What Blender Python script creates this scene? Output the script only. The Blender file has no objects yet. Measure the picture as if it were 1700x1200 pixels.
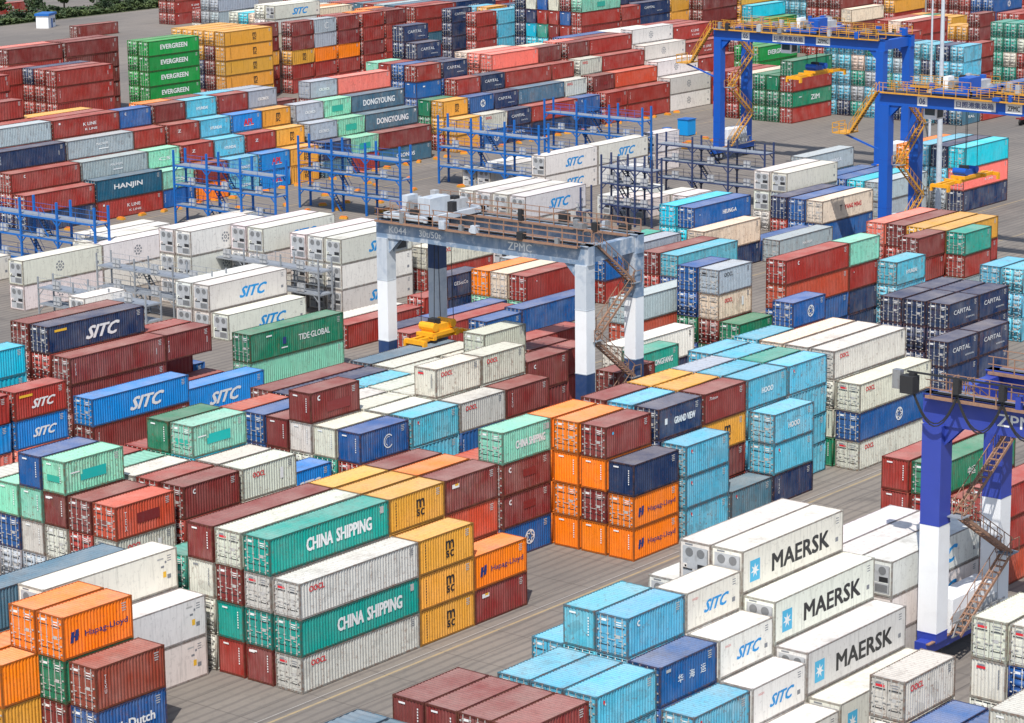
import bpy, math, random
import numpy as np
from mathutils import Matrix, Vector
S = bpy.context.scene
# ------------------------------------------------------------------ camera
F, CH, TH, PT, RL = 4486.9, 62.72, .678242, .226251, -.010588
d = np.array([math.cos(PT)*math.cos(TH), math.cos(PT)*math.sin(TH), -math.sin(PT)])
r = np.array([math.sin(TH), -math.cos(TH), 0.]); up = np.cross(r, d)
r2 = math.cos(RL)*r + math.sin(RL)*up; u2 = -math.sin(RL)*r + math.cos(RL)*up
cd = bpy.data.cameras.new('camera'); cam = bpy.data.objects.new('camera', cd); S.collection.objects.link(cam)
M4 = Matrix(((r2[0], u2[0], -d[0], 0), (r2[1], u2[1], -d[1], 0), (r2[2], u2[2], -d[2], CH), (0, 0, 0, 1)))
cam.matrix_world = M4
cd.sensor_fit = 'HORIZONTAL'; cd.sensor_width = 36; cd.lens = F*36/1700; cd.clip_start = 1; cd.clip_end = 6000
cd.shift_y = 0
S.camera = cam
# ------------------------------------------------------------------ light
SAZ, SEL = math.radians(212), math.radians(56)      # towards the sun: azimuth from +x (counter-clockwise), elevation
w = bpy.data.worlds.new('World'); S.world = w; w.use_nodes = True
nt = w.node_tree; bg = nt.nodes['Background']
sky = nt.nodes.new('ShaderNodeTexSky'); sky.sky_type = 'NISHITA'; sky.sun_disc = False
sky.sun_elevation = SEL; sky.sun_rotation = math.pi/2 - SAZ; sky.air_density = 1.1; sky.dust_density = 1.5
nt.links.new(sky.outputs[0], bg.inputs[0]); bg.inputs[1].default_value = 0.13
sl = bpy.data.lights.new('sun', 'SUN'); sl.energy = 3.8; sl.angle = math.radians(.53); sl.color = (1, .955, .89)
so = bpy.data.objects.new('sun', sl); S.collection.objects.link(so)
sd = Vector((math.cos(SEL)*math.cos(SAZ), math.cos(SEL)*math.sin(SAZ), math.sin(SEL)))
so.rotation_euler = sd.to_track_quat('Z', 'Y').to_euler()
S.view_settings.view_transform = 'Standard'; S.view_settings.look = 'None'; S.view_settings.exposure = 0.38; S.view_settings.gamma = 1
C = S.collection
rnd = random.Random(7)
# ------------------------------------------------------------------ materials
def lin(c): return tuple(((x/255)/12.92 if x/255 <= .04045 else ((x/255+.055)/1.055)**2.4) for x in c)
MATS = {}
def nodes(name):
    m = bpy.data.materials.new(name); m.use_nodes = True
    return m, m.node_tree, m.node_tree.nodes['Principled BSDF']
def mix(nt, a, b, fac, mode='MIX'):
    n = nt.nodes.new('ShaderNodeMix'); n.data_type = 'RGBA'; n.blend_type = mode
    for s, v in ((n.inputs['Factor'], fac), (n.inputs['A'], a), (n.inputs['B'], b)):
        if hasattr(v, 'is_linked'): nt.links.new(v, s)
        else: s.default_value = v if not isinstance(v, tuple) else (v+(1,) if len(v) == 3 else v)
    return n.outputs['Result']
def noise(nt, vec, scale, detail=3, rough=.55, mult=None):
    if mult:
        mp = nt.nodes.new('ShaderNodeMapping'); mp.inputs['Scale'].default_value = mult; nt.links.new(vec, mp.inputs['Vector']); vec = mp.outputs[0]
    n = nt.nodes.new('ShaderNodeTexNoise'); n.inputs['Scale'].default_value = scale; n.inputs['Detail'].default_value = detail; n.inputs['Roughness'].default_value = rough
    nt.links.new(vec, n.inputs['Vector']); return n.outputs['Fac']
def ramp(nt, fac, lo, hi, a=0., b=1.):
    n = nt.nodes.new('ShaderNodeMapRange'); n.inputs['From Min'].default_value = lo; n.inputs['From Max'].default_value = hi
    n.inputs['To Min'].default_value = a; n.inputs['To Max'].default_value = b; nt.links.new(fac, n.inputs['Value']); return n.outputs[0]
def mul(nt, a, b):
    n = nt.nodes.new('ShaderNodeMath'); n.operation = 'MULTIPLY'
    for s, v in ((n.inputs[0], a), (n.inputs[1], b)):
        if hasattr(v, 'is_linked'): nt.links.new(v, s)
        else: s.default_value = v
    return n.outputs[0]
def add(nt, a, b):
    n = nt.nodes.new('ShaderNodeMath'); n.operation = 'ADD'
    for s, v in ((n.inputs[0], a), (n.inputs[1], b)):
        if hasattr(v, 'is_linked'): nt.links.new(v, s)
        else: s.default_value = v
    return n.outputs[0]
RUST = (.19, .075, .035)
def paint(name, kind, stuff=False):
    m, nt, bs = nodes(name)
    if stuff:
        at = nt.nodes.new('ShaderNodeAttribute'); at.attribute_name = 'paint'; col = at.outputs['Color']; rn = at.outputs['Alpha']
        ge = nt.nodes.new('ShaderNodeNewGeometry'); base = ge.outputs['Position']; off = None
    else:
        oi = nt.nodes.new('ShaderNodeObjectInfo'); col = oi.outputs['Color']; rn = oi.outputs['Alpha']
        ge = nt.nodes.new('ShaderNodeNewGeometry'); base = ge.outputs['Position']
    # wear seeded by world position so no two boxes match
    big = noise(nt, base, .35, 4, .6)
    vst = noise(nt, base, 1., 4, .6, (2.2, 2.2, .35))
    fine = noise(nt, base, 3.1, 5, .7)
    gr = noise(nt, base, 9., 3, .7)
    if kind == 'wall':
        fade = noise(nt, base, .5, 2, .5); st2 = noise(nt, base, 1., 5, .65, (6., 6., .5))
        wash = add(nt, mul(nt, rn, .75), .05)
        c = mix(nt, col, (.46, .44, .40), mul(nt, ramp(nt, fade, .35, .75, 0, .55), wash))
        c = mix(nt, c, (.025, .024, .022), ramp(nt, st2, .50, .80, 0, .36))
        c = mix(nt, c, (.50, .48, .44), mul(nt, ramp(nt, st2, .50, .22, 0, .45), wash))
        c = mix(nt, c, (.03, .028, .025), ramp(nt, fine, .56, .86, 0, .45))
        pt = noise(nt, base, .9, 1, .4); c = mix(nt, c, mix(nt, c, (.03, .028, .026), .45), mul(nt, ramp(nt, pt, .60, .62, 0, .8), ramp(nt, rn, .12, .5, 0, .6)))
        c = mix(nt, c, RUST, mul(nt, ramp(nt, vst, .54, .64, 0, 1), mul(nt, ramp(nt, gr, .40, .62, 0, .95), rn)))
        c = mix(nt, c, RUST, mul(nt, ramp(nt, fine, .58, .64, 0, .95), rn))
        rg = .5
    elif kind == 'roof':
        c = mix(nt, col, (.50, .44, .39), ramp(nt, big, .3, .75, .12, .40))
        c = mix(nt, c, (.17, .14, .115), ramp(nt, noise(nt, base, .22, 5, .75), .54, .68, 0, .35))
        c = mix(nt, c, (.10, .085, .075), ramp(nt, fine, .50, .82, 0, .42))
        c = mix(nt, c, RUST, mul(nt, ramp(nt, fine, .58, .68, 0, .8), mul(nt, ramp(nt, gr, .4, .6, .2, 1.), rn)))
        rg = .75
    else:
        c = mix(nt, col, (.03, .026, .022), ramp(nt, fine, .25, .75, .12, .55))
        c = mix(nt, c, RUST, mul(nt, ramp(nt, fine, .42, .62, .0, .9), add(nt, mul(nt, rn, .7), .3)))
        rg = .7
    nt.links.new(c, bs.inputs['Base Color']); bs.inputs['Roughness'].default_value = rg
    if kind != 'frame':
        bp = nt.nodes.new('ShaderNodeBump'); bp.inputs['Strength'].default_value = .35; bp.inputs['Distance'].default_value = .06
        nt.links.new(noise(nt, base, 1.6, 3, .5), bp.inputs['Height']); nt.links.new(bp.outputs[0], bs.inputs['Normal'])
    bs.inputs['Specular IOR Level'].default_value = .3
    MATS[name] = m; return m
for k in ('wall', 'roof', 'frame'):
    paint('container_'+k, k); paint('container_'+k+'_far', k, True)
def plain(name, c, rough=.6, metal=0., wear=.0, wc=(.12, .10, .09), sc=2.):
    m, nt, bs = nodes(name); c = tuple(c)
    if wear:
        ge = nt.nodes.new('ShaderNodeNewGeometry')
        f = noise(nt, ge.outputs['Position'], sc, 5, .65)
        f2 = noise(nt, ge.outputs['Position'], sc*.6, 4, .6, (1.5, 1.5, .25))
        o = mix(nt, c, wc, ramp(nt, f, .5, .78, 0, wear)); o = mix(nt, o, wc, ramp(nt, f2, .52, .8, 0, wear*.8))
        nt.links.new(o, bs.inputs['Base Color'])
    else: bs.inputs['Base Color'].default_value = c+(1,)
    bs.inputs['Roughness'].default_value = rough; bs.inputs['Metallic'].default_value = metal
    MATS[name] = m; return m
for n_, c_ in (('white', (.78, .78, .76)), ('red', (.62, .02, .03)), ('black', (.015, .015, .017)), ('blue', (.0, .26, .62)), ('navy', (.01, .03, .16)), ('skyblue', (.06, .42, .66)),
               ('teal', (.0, .42, .38)), ('grey', (.20, .21, .23)), ('yellow', (.80, .46, .03)), ('patchred', (.20, .018, .018)), ('patchbrown', (.22, .05, .035)), ('patchteal', (.02, .36, .27)), ('dim', (.45, .44, .42)), ('orange', (.75, .2, .02))):
    plain('mark_'+n_, c_, .55, 0, .35, tuple(x*.55+.08 for x in c_), 5.)
plain('steel', (.34, .35, .36), .45, .5, .5, (.16, .1, .07), 3.)
plain('door_gear', (.50, .49, .46), .5, .2, .6, (.2, .1, .06), 6.)
plain('dark', (.02, .02, .022), .7)
plain('fan_grille', (.17, .175, .18), .6, 0, .4)
plain('machine_grey', (.42, .43, .44), .6, 0, .4)
plain('rail_yellow', (.62, .30, .03), .6, 0, .5, (.2, .09, .04), 4.)
plain('spreader_yellow', (.80, .36, .01), .5, 0, .3, (.3, .12, .03), 3.)
plain('rust_rail', (.30, .17, .11), .8, 0, .6, (.1, .06, .05), 4.)
plain('crane_blue', (.006, .085, .42), .4, 0, .22, (.02, .05, .2), .8)
plain('crane_violet', (.03, .055, .33), .4, 0, .22, (.02, .04, .2), .8)
plain('crane_white', (.78, .79, .80), .45, 0, .2, (.45, .43, .42), .8)
plain('crane_grey', (.50, .54, .58), .55, 0, .55, (.16, .22, .32), .9)
plain('crane_navy', (.02, .05, .14), .5, 0, .4, (.12, .14, .18), 1.2)
plain('crane_faded', (.16, .23, .33), .6, 0, 1., (.60, .62, .63), 1.0)
plain('rack_blue', (.006, .12, .42), .45, 0, .45, (.015, .05, .2), 1.5)
plain('rack_navy', (.02, .036, .11), .5, 0, .4, (.10, .10, .13), 1.5)
plain('rack_grey', (.30, .32, .34), .6, .2, .5, (.14, .14, .15), 1.5)
plain('grating', (.26, .29, .33), .7, .2, .5)
plain('tyre', (.02, .02, .02), .8)
plain('trunk', (.10, .07, .05), .9)
plain('glass_dark', (.03, .05, .07), .1)
def leafmat(name, a, b):
    m, nt, bs = nodes(name); ge = nt.nodes.new('ShaderNodeNewGeometry')
    f = noise(nt, ge.outputs['Position'], .5, 3); nt.links.new(mix(nt, a, b, ramp(nt, f, .35, .65)), bs.inputs['Base Color']); bs.inputs['Roughness'].default_value = .7
    MATS[name] = m
leafmat('foliage', (.030, .055, .018), (.085, .12, .032)); leafmat('foliage_dark', (.018, .04, .016), (.05, .08, .025))
# ground
m, nt, bs = nodes('yard_concrete'); MATS['yard_concrete'] = m
ge = nt.nodes.new('ShaderNodeNewGeometry'); P_ = ge.outputs['Position']
c = mix(nt, (.225, .195, .165), (.155, .138, .122), ramp(nt, noise(nt, P_, .03, 4), .35, .65))
c = mix(nt, c, (.24, .21, .18), ramp(nt, noise(nt, P_, .12, 5, .65, (.5, 1.6, 1)), .5, .72, 0, .7))
c = mix(nt, c, (.06, .055, .052), ramp(nt, noise(nt, P_, .35, 5, .7, (.12, 1.2, 1)), .55, .80, 0, .75))
c = mix(nt, c, (.05, .045, .045), ramp(nt, noise(nt, P_, .11, 5, .75), .60, .72, 0, .55))
c = mix(nt, c, (.10, .09, .085), ramp(nt, noise(nt, P_, 1.6, 5, .75), .5, .8, 0, .55))
wv = nt.nodes.new('ShaderNodeTexWave'); wv.wave_type = 'BANDS'; wv.bands_direction = 'Y'; wv.inputs['Scale'].default_value = .32; wv.inputs['Distortion'].default_value = 1.6; wv.inputs['Detail'].default_value = 3; wv.inputs['Detail Scale'].default_value = .4
nt.links.new(P_, wv.inputs['Vector']); c = mix(nt, c, (.09, .08, .075), ramp(nt, wv.outputs['Fac'], .62, .95, 0, .45))
bk = nt.nodes.new('ShaderNodeTexBrick'); bk.offset = 0; bk.inputs['Scale'].default_value = 1; bk.inputs['Brick Width'].default_value = 6; bk.inputs['Row Height'].default_value = 5; bk.inputs['Mortar Size'].default_value = .05; bk.inputs['Mortar Smooth'].default_value = 0
nt.links.new(P_, bk.inputs['Vector']); c = mix(nt, c, (.07, .06, .055), mul(nt, bk.outputs['Fac'], .55))
nt.links.new(c, bs.inputs['Base Color']); bs.inputs['Roughness'].default_value = .9
plain('road_line', (.34, .26, .15), .8, 0, 1., (.2, .18, .155), .8)
plain('line_white', (.34, .32, .3), .8, 0, 1., (.25, .22, .2), 1.2)
plain('verge_soil', (.07, .085, .035), 1, 0, .8, (.03, .05, .02), .4)
# ------------------------------------------------------------------ mesh builder
class MB:
    def __init__(s): s.v = []; s.f = []; s.m = []; s.mats = []
    def mi(s, name):
        if name not in s.mats: s.mats.append(name)
        return s.mats.index(name)
    def poly(s, pts, mat): 
        i = len(s.v); s.v += [tuple(p) for p in pts]; s.f.append(tuple(range(i, i+len(pts)))); s.m.append(s.mi(mat))
    def box(s, x0, x1, y0, y1, z0, z1, mat):
        i = len(s.v); s.v += [(x0, y0, z0), (x1, y0, z0), (x1, y1, z0), (x0, y1, z0), (x0, y0, z1), (x1, y0, z1), (x1, y1, z1), (x0, y1, z1)]
        k = s.mi(mat)
        for q in ((0, 3, 2, 1), (4, 5, 6, 7), (0, 1, 5, 4), (1, 2, 6, 5), (2, 3, 7, 6), (3, 0, 4, 7)): s.f.append(tuple(i+j for j in q)); s.m.append(k)
    def bar(s, a, b, w, mat, h=None):
        a = Vector(a); b = Vector(b); t = (b-a); 
        if t.length < 1e-6: return
        t.normalize(); n = Vector((0, 0, 1)) if abs(t.z) < .95 else Vector((1, 0, 0))
        x = t.cross(n).normalized(); y = x.cross(t).normalized(); h = h or w; i = len(s.v); k = s.mi(mat)
        for p in (a, b):
            for sx, sy in ((-1, -1), (1, -1), (1, 1), (-1, 1)): s.v.append(tuple(p+x*sx*w/2+y*sy*h/2))
        for q in ((0, 1, 2, 3), (7, 6, 5, 4), (0, 4, 5, 1), (1, 5, 6, 2), (2, 6, 7, 3), (3, 7, 4, 0)): s.f.append(tuple(i+j for j in q)); s.m.append(k)
    def cyl(s, c, r, h, mat, axis='z', n=14, r2=None):
        i = len(s.v); k = s.mi(mat); r2 = r if r2 is None else r2
        for t in (0, 1):
            for j in range(n):
                a = 2*math.pi*j/n; q = (math.cos(a)*(r2 if t else r), math.sin(a)*(r2 if t else r)); z = h*t
                s.v.append({'z': (c[0]+q[0], c[1]+q[1], c[2]+z), 'x': (c[0]+z, c[1]+q[0], c[2]+q[1]), 'y': (c[0]+q[0], c[1]+z, c[2]+q[1])}[axis])
        for j in range(n): s.f.append((i+j, i+(j+1) % n, i+n+(j+1) % n, i+n+j)); s.m.append(k)
        s.f.append(tuple(i+j for j in range(n))[::-1]); s.m.append(k); s.f.append(tuple(i+n+j for j in range(n))); s.m.append(k)
    def ring(s, c, r0, r1, mat, plane='xz', n=20, a0=0, a1=2*math.pi):
        k = s.mi(mat); i = len(s.v)
        for j in range(n+1):
            a = a0+(a1-a0)*j/n
            for r in (r0, r1):
                p = (math.cos(a)*r, math.sin(a)*r); s.v.append((c[0]+p[0], c[1], c[2]+p[1]) if plane == 'xz' else (c[0], c[1]-p[0], c[2]+p[1]))
        for j in range(n): s.f.append((i+2*j, i+2*j+1, i+2*j+3, i+2*j+2)); s.m.append(k)
    def join(s, o, M=None):
        i = len(s.v); s.v += [tuple(M @ Vector(p)) for p in o.v] if M else o.v
        mp = [s.mi(n) for n in o.mats]; s.f += [tuple(j+i for j in f) for f in o.f]; s.m += [mp[j] for j in o.m]
    def mesh(s, name):
        me = bpy.data.meshes.new(name); me.from_pydata(s.v, [], s.f)
        for n in s.mats: me.materials.append(MATS[n])
        me.polygons.foreach_set('material_index', s.m); me.update(); return me
def link(name, me, parent=None, loc=(0, 0, 0)):
    o = bpy.data.objects.new(name, me); C.objects.link(o)
    if parent: o.parent = parent
    o.location = loc; return o
def part(name, mb, parent, loc=(0, 0, 0)): return link(name, mb.mesh(name), parent, loc)
def thing(name, loc, label, cat, group=None, rz=0):
    o = bpy.data.objects.new(name, None); C.objects.link(o); o.location = loc; o.rotation_euler = (0, 0, rz); o.empty_display_size = 1
    o['label'] = label; o['category'] = cat
    if group: o['group'] = group
    return o
# text as flat mesh polygons, cached; returned in a unit frame (x right, y up, height of capitals = 1, centred)
TXT = {}
def text_polys(t, italic=False):
    key = (t, italic)
    if key in TXT: return TXT[key]
    cu = bpy.data.curves.new('t', 'FONT'); cu.body = t; cu.size = 1; cu.shear = .45 if italic else 0; cu.resolution_u = 2; cu.align_x = 'CENTER'; cu.space_line = .85
    ob = bpy.data.objects.new('t', cu); C.objects.link(ob); dg = bpy.context.evaluated_depsgraph_get(); dg.update()
    me = ob.evaluated_get(dg).to_mesh(); vs = [(v.co.x, v.co.y) for v in me.vertices]; fs = [tuple(p.vertices) for p in me.polygons]
    ob.evaluated_get(dg).to_mesh_clear(); bpy.data.objects.remove(ob); bpy.data.curves.remove(cu)
    xs = [v[0] for v in vs]; ys = [v[1] for v in vs]; cx = (min(xs)+max(xs))/2; cy = (min(ys)+max(ys))/2; h = max(ys)-min(ys)
    TXT[key] = ([((x-cx)/h, (y-cy)/h) for x, y in vs], fs, (max(xs)-min(xs))/h); return TXT[key]
def put_text(mb, t, c, height, width, mat, plane='-y', italic=False, bold=0.):
    vs, fs, wd = text_polys(t, italic); sx = width/wd if width else height; k = mb.mi('mark_'+mat)
    for ci, (ox, oy) in enumerate(((0, 0),) if not bold else ((-bold, -bold*.6), (bold, -bold*.6), (-bold, bold*.6), (bold, bold*.6))):
      i = len(mb.v); e = ci*.0008
      for x, y in vs:
        x += ox*height/max(sx, .01); y += oy
        if plane == '-y': mb.v.append((c[0]+x*sx, c[1]-e, c[2]+y*height))
        elif plane == '-x': mb.v.append((c[0]-e, c[1]-x*sx, c[2]+y*height))
      for f in fs: mb.f.append(tuple(j+i for j in f)); mb.m.append(k)
# ------------------------------------------------------------------ containers
W = 2.438
def wave_wall(mb, x0, x1, z0, z1, y, depth, pitch, mat, axis='y', flip=False):
    """trapezoid corrugation running along x (axis y: wall faces -y) or along y (axis x: wall faces -x)"""
    n = max(2, round((x1-x0)/pitch)); p = (x1-x0)/n; prof = []
    for j in range(n):
        a = x0+j*p; prof += [(a, 0), (a+p*.30, 0), (a+p*.5, 1), (a+p*.80, 1)]
    prof.append((x1, 0)); i = len(mb.v); k = mb.mi(mat)
    for a, t in prof:
        q = y+(depth*t)*(1 if not flip else -1)
        for z in (z0, z1): mb.v.append((a, q, z) if axis == 'y' else (q, a, z))
    for j in range(len(prof)-1): mb.f.append((i+2*j, i+2*j+2, i+2*j+3, i+2*j+1)); mb.m.append(k)
def wave_roof(mb, x0, x1, y0, y1, z, amp, pitch, mat):
    n = max(2, round((x1-x0)/pitch)); p = (x1-x0)/n; prof = []
    for j in range(n):
        a = x0+j*p; prof += [(a, 0), (a+p*.35, 0), (a+p*.5, 1), (a+p*.85, 1)]
    prof.append((x1, 0)); i = len(mb.v); k = mb.mi(mat)
    for a, t in prof: mb.v += [(a, y0, z-amp*t), (a, y1, z-amp*t)]
    for j in range(len(prof)-1): mb.f.append((i+2*j, i+2*j+2, i+2*j+3, i+2*j+1)); mb.m.append(k)
def cont_parts(L, H, blank, reef, far=False, open_rows=0):
    """walls, roof, frame, doors or cooling unit as separate builders; origin = base centre"""
    sfx = '_far' if far else ''; w_, r_, f_ = 'container_wall'+sfx, 'container_roof'+sfx, 'container_frame'+sfx
    a, b = L/2, W/2; out = {}
    pit = (.277 if L < 10 else .285) if not far else .5
    wl = MB()
    if reef:
        wl.poly([(-a+.1, -b+.012, .15), (a-.1, -b+.012, .15), (a-.1, -b+.012, H-.08), (-a+.1, -b+.012, H-.08)], w_)
    else: wave_wall(wl, -a+.10, a-.10, .15, H-.085, -b+.016, .058, pit, w_)
    wl.poly([(a-.1, b-.02, .15), (-a+.1, b-.02, .15), (-a+.1, b-.02, H-.08), (a-.1, b-.02, H-.08)], w_)
    wl.poly([(a-.03, -b+.1, .15), (a-.03, b-.1, .15), (a-.03, b-.1, H-.08), (a-.03, -b+.1, H-.08)], w_)
    if blank and not reef: wave_wall(wl, -b+.10, b-.10, .15, H-.10, -a+.02, .045, .25, w_, 'x')
    wl.poly([(-a+.05, -b+.05, .15), (-a+.05, b-.05, .15), (a-.05, b-.05, .15), (a-.05, -b+.05, .15)], f_)
    out['walls'] = wl
    rf = MB()
    if reef: rf.poly([(-a+.05, -b+.03, H-.02), (a-.05, -b+.03, H-.02), (a-.05, b-.03, H-.02), (-a+.05, b-.03, H-.02)], r_)
    else:
        wave_roof(rf, -a+.22, a-.22, -b+.05, b-.05, H-.022, .034, .30 if not far else .6, r_)
        for s in (-1, 1): rf.poly([(-a+.05 if s < 0 else a-.22, -b+.05, H-.02), (-a+.22 if s < 0 else a-.05, -b+.05, H-.02), (-a+.22 if s < 0 else a-.05, b-.05, H-.02), (-a+.05 if s < 0 else a-.22, b-.05, H-.02)], r_)
    out['roof'] = rf
    fr = MB(); e = .0
    for sx in (-1, 1):
        for sy in (-1, 1):
            x0, x1 = sorted((sx*a, sx*(a-.13))); y0, y1 = sorted((sy*b, sy*(b-.10)))
            fr.box(x0, x1, y0, y1, .0, H, f_)
            if not far:
                x0, x1 = sorted((sx*(a+.003), sx*(a-.178))); y0, y1 = sorted((sy*(b+.003), sy*(b-.162)))
                fr.box(x0, x1, y0, y1, .0, .118, 'steel' if False else f_); fr.box(x0, x1, y0, y1, H-.118, H+.003, f_)
    for sy in (-1, 1):
        y0, y1 = sorted((sy*(b-.004), sy*(b-.07))); fr.box(-a+.13, a-.13, y0, y1, .03, .16, f_); fr.box(-a+.13, a-.13, y0, y1, H-.09, H-.004, f_)
    for sx in (-1, 1):
        x0, x1 = sorted((sx*(a-.004), sx*(a-.09))); fr.box(x0, x1, -b+.10, b-.10, .03, .16, f_); fr.box(x0, x1, -b+.10, b-.10, H-.12, H-.004, f_)
    out['frame'] = fr
    if reef:
        cu = MB(); x = -a+.02
        cu.box(x-.0, x+.08, -b+.1, b-.1, .16, H-.12, 'container_wall'+sfx)
        cu.box(x-.02, x+.01, -.95, .95, .25, .95, 'machine_grey'); cu.box(x-.03, x+.0, -.85, .1, .32, .85, 'fan_grille')
        cu.cyl((x-.035, -.45, H-.75), .30, .03, 'fan_grille', 'x', 16); cu.cyl((x-.035, .45, H-.75), .30, .03, 'fan_grille', 'x', 16)
        cu.box(x-.012, x+.02, -.98, .98, 1.02, H-.35, 'machine_grey')
        for q in range(6): cu.box(x-.035, x-.012, -.8, -.02, .36+q*.08, .39+q*.08, 'steel')
        cu.bar((x-.04, -1.02, .3), (x-.04, -1.02, H-.4), .05, 'steel'); cu.bar((x-.04, .2, 1.0), (x-.04, .9, 1.0), .06, 'dark'); cu.box(x-.04, x, .62, .95, 1.05, 1.32, 'container_wall'+sfx); cu.box(x-.042, x-.02, .66, .80, 1.1, 1.25, 'dark')
        cu.box(x-.03, x, .35, .6, 1.0, 1.45, 'machine_grey'); cu.box(x-.03, x, -.9, -.2, 1.05, 1.4, 'dark')
        out['cooling_unit'] = cu
    elif not blank:
        for s in (-1, 1):
            dm = MB(); y0, y1 = sorted((s*.025, s*(b-.135))); dm.box(-a+.083, -a+.09, min(s*.001, s*(b-.09)), max(s*.001, s*(b-.09)), .16, H-.11, 'dark')
            dm.box(-a+.035, -a+.08, y0, y1, .17, H-.125, 'container_wall'+sfx)
            nz = 4
            for q in range(nz): z = .30+(H-.55)*q/nz; dm.box(-a+.012, -a+.035, y0+.12, y1-.12, z, z+(H-.55)/nz-.14, 'container_wall'+sfx)
            out['door%d' % s] = dm
            g = MB()
            for yy in (y0+.26, y1-.26):
                g.box(-a-.03, -a+.005, yy-.022, yy+.022, .10, H-.06, 'door_gear')
                for z in (.2, .75, 1.35, H-.35): g.box(-a-.035, -a+.01, yy-.07, yy+.07, z, z+.07, 'door_gear')
                g.box(-a-.05, -a-.02, yy-.26 if s > 0 else yy, yy if s > 0 else yy+.26, 1.05, 1.10, 'door_gear')
            for z in (.35, .9, 1.5, H-.5): g.box(-a-.02, -a+.01, (b-.2)*s-.07, (b-.2)*s+.07, z, z+.10, 'door_gear')
            for z in (.62, H-.72): g.box(-a-.012, -a+.012, y0+.1, y1-.1, z, z+.05, 'dark')
            out['gear%d' % s] = g
    return out
LIGHTC = ('oo', 'wh', 'cr', 'mi', 'gr', 'lb')
def marks(L, H, blank, reef, c, br):
    """painted lettering and codes; the long side faces -y, the visible end faces -x"""
    mb = MB(); a, b = L/2, W/2; y = -b+.006 if reef else -b+.008; T = 'black' if c in ('wh',) else ('grey' if c in ('oo', 'cr', 'gr') else 'white')
    def P(fx, fz): return (-a+L*fx, y, H*fz)
    lay = [0]
    def R(fx, fz, w, h, m): 
        lay[0] += 1; yy = y-lay[0]*.0004; x, _, z = P(fx, fz); mb.poly([(x-w/2, yy, z-h/2), (x+w/2, yy, z-h/2), (x+w/2, yy, z+h/2), (x-w/2, yy, z+h/2)], 'mark_'+m)
    def RE(fy, fz, w, h, m, dx=0):
        lay[0] += 1; x = (-a-.002 if blank else -a+.006)-lay[0]*.0004; yy = b-W*fy; mb.poly([(x, yy+w/2, H*fz-h/2), (x, yy-w/2, H*fz-h/2), (x, yy-w/2, H*fz+h/2), (x, yy+w/2, H*fz+h/2)], 'mark_'+m)
    # registration code blocks, top right of the side and of the end
    if not reef:
        for j in range(4): R(1-.75/L-.0, .88-.0-j*.055, .42-.1*(j % 2), .07, 'dim' if T == 'white' else T)
        if blank:
            for j in range(7): RE(.80, .80-j*.07, .09, .11, T)
            RE(.3, .86, .5, .12, T)
        else:
            for j in range(3): RE(.72, .86-j*.06, .5-.1*j, .07, T)
            RE(.25, .86, .4, .16, T); RE(.70, .50, .35, .22, 'dim')
    else:
        for j in range(3): R(1-.75/L, .86-j*.06, .35, .06, 'grey')
        R(1-.8/L, .35, .35, .30, 'grey'); RE(.3, .92, .6, .1, 'grey')
    big = L > 10
    if br.startswith('SITC'):
        col = 'blue' if c == 'wh' else 'white'
        put_text(mb, 'SITC', P(.56 if big else .55, .47), 1.15 if big else .76, 4.2 if big else 2.7, col, italic=True, bold=.055)
        if br == 'SITCy': R(.13 if big else .22, .80, 1.5, .22, 'yellow')
        if c == 'wh' and not big: put_text(mb, 'HIGH', P(.16, .78), .16, .6, 'red')
    elif br == 'MAERSK':
        x, _, z = P(.12, .46); s_ = .72
        mb.poly([(x-s_*.8, y-.002, z-s_), (x+s_*.8, y-.002, z-s_), (x+s_*.8, y-.002, z+s_), (x-s_*.8, y-.002, z+s_)], 'mark_skyblue')
        pts = []
        for j in range(14):
            q = math.pi/2+j*math.pi/7; rr = .50 if j % 2 == 0 else .20; pts.append((x+math.cos(q)*rr, z+math.sin(q)*rr))
        for j in range(14): mb.poly([(x, y-.004, z), (pts[j][0], y-.004, pts[j][1]), (pts[(j+1) % 14][0], y-.004, pts[(j+1) % 14][1])], 'mark_white')
        put_text(mb, 'MAERSK', P(.57, .46), 1.18, 6.9, 'black', bold=.045)
    elif br == 'CHINA_SHIPPING':
        if big: put_text(mb, 'CHINA', P(.41, .52), .92, 2.6, 'white', bold=.045); put_text(mb, 'SHIPPING', P(.70, .52), .92, 3.6, 'white', bold=.045)
        else: put_text(mb, 'CHINA SHIPPING', P(.58, .50), .62, 3.7, 'white', bold=.045)
        R(.94, .80, .35, .5, 'yellow' if False else 'dim')
    elif br == 'OOCL': put_text(mb, 'OOCL', P(.14 if big else .24, .77), .40, 1.5, 'red', bold=.045); RE(.3, .80, .62, .16, 'red', .0)
    elif br == 'OOCLb': put_text(mb, 'OOCL', P(.30, .72), .42, 1.35, 'red', bold=.045); R(.72, .55, .35, .9, 'white')
    elif br == 'OOCLk': put_text(mb, 'OOCL', P(.3, .75), .42, 1.5, 'black', bold=.02); RE(.3, .80, .62, .16, 'black')
    elif br == 'MSC':
        if L < 10: put_text(mb, 'm', P(.56, .62), .62, .85, 'black', bold=.04); put_text(mb, 'sc', P(.56, .36), .50, .85, 'black', bold=.04)
        else: put_text(mb, 'm', P(.62, .62), .62, .85, 'black', bold=.04); put_text(mb, 'sc', P(.62, .36), .50, .85, 'black', bold=.04)
        for j in range(9): R(.12, .84-j*.08, .10, .10, 'black')
    elif br == 'HAPAG':
        x, _, z = P(.17, .48)
        for (ox, oz) in ((-.22, .0), (.16, .08)): mb.poly([(x+ox-.2, y, z+oz-.36), (x+ox+.08, y, z+oz-.36), (x+ox+.2, y, z+oz+.36), (x+ox-.08, y, z+oz+.36)], 'mark_navy')
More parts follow.
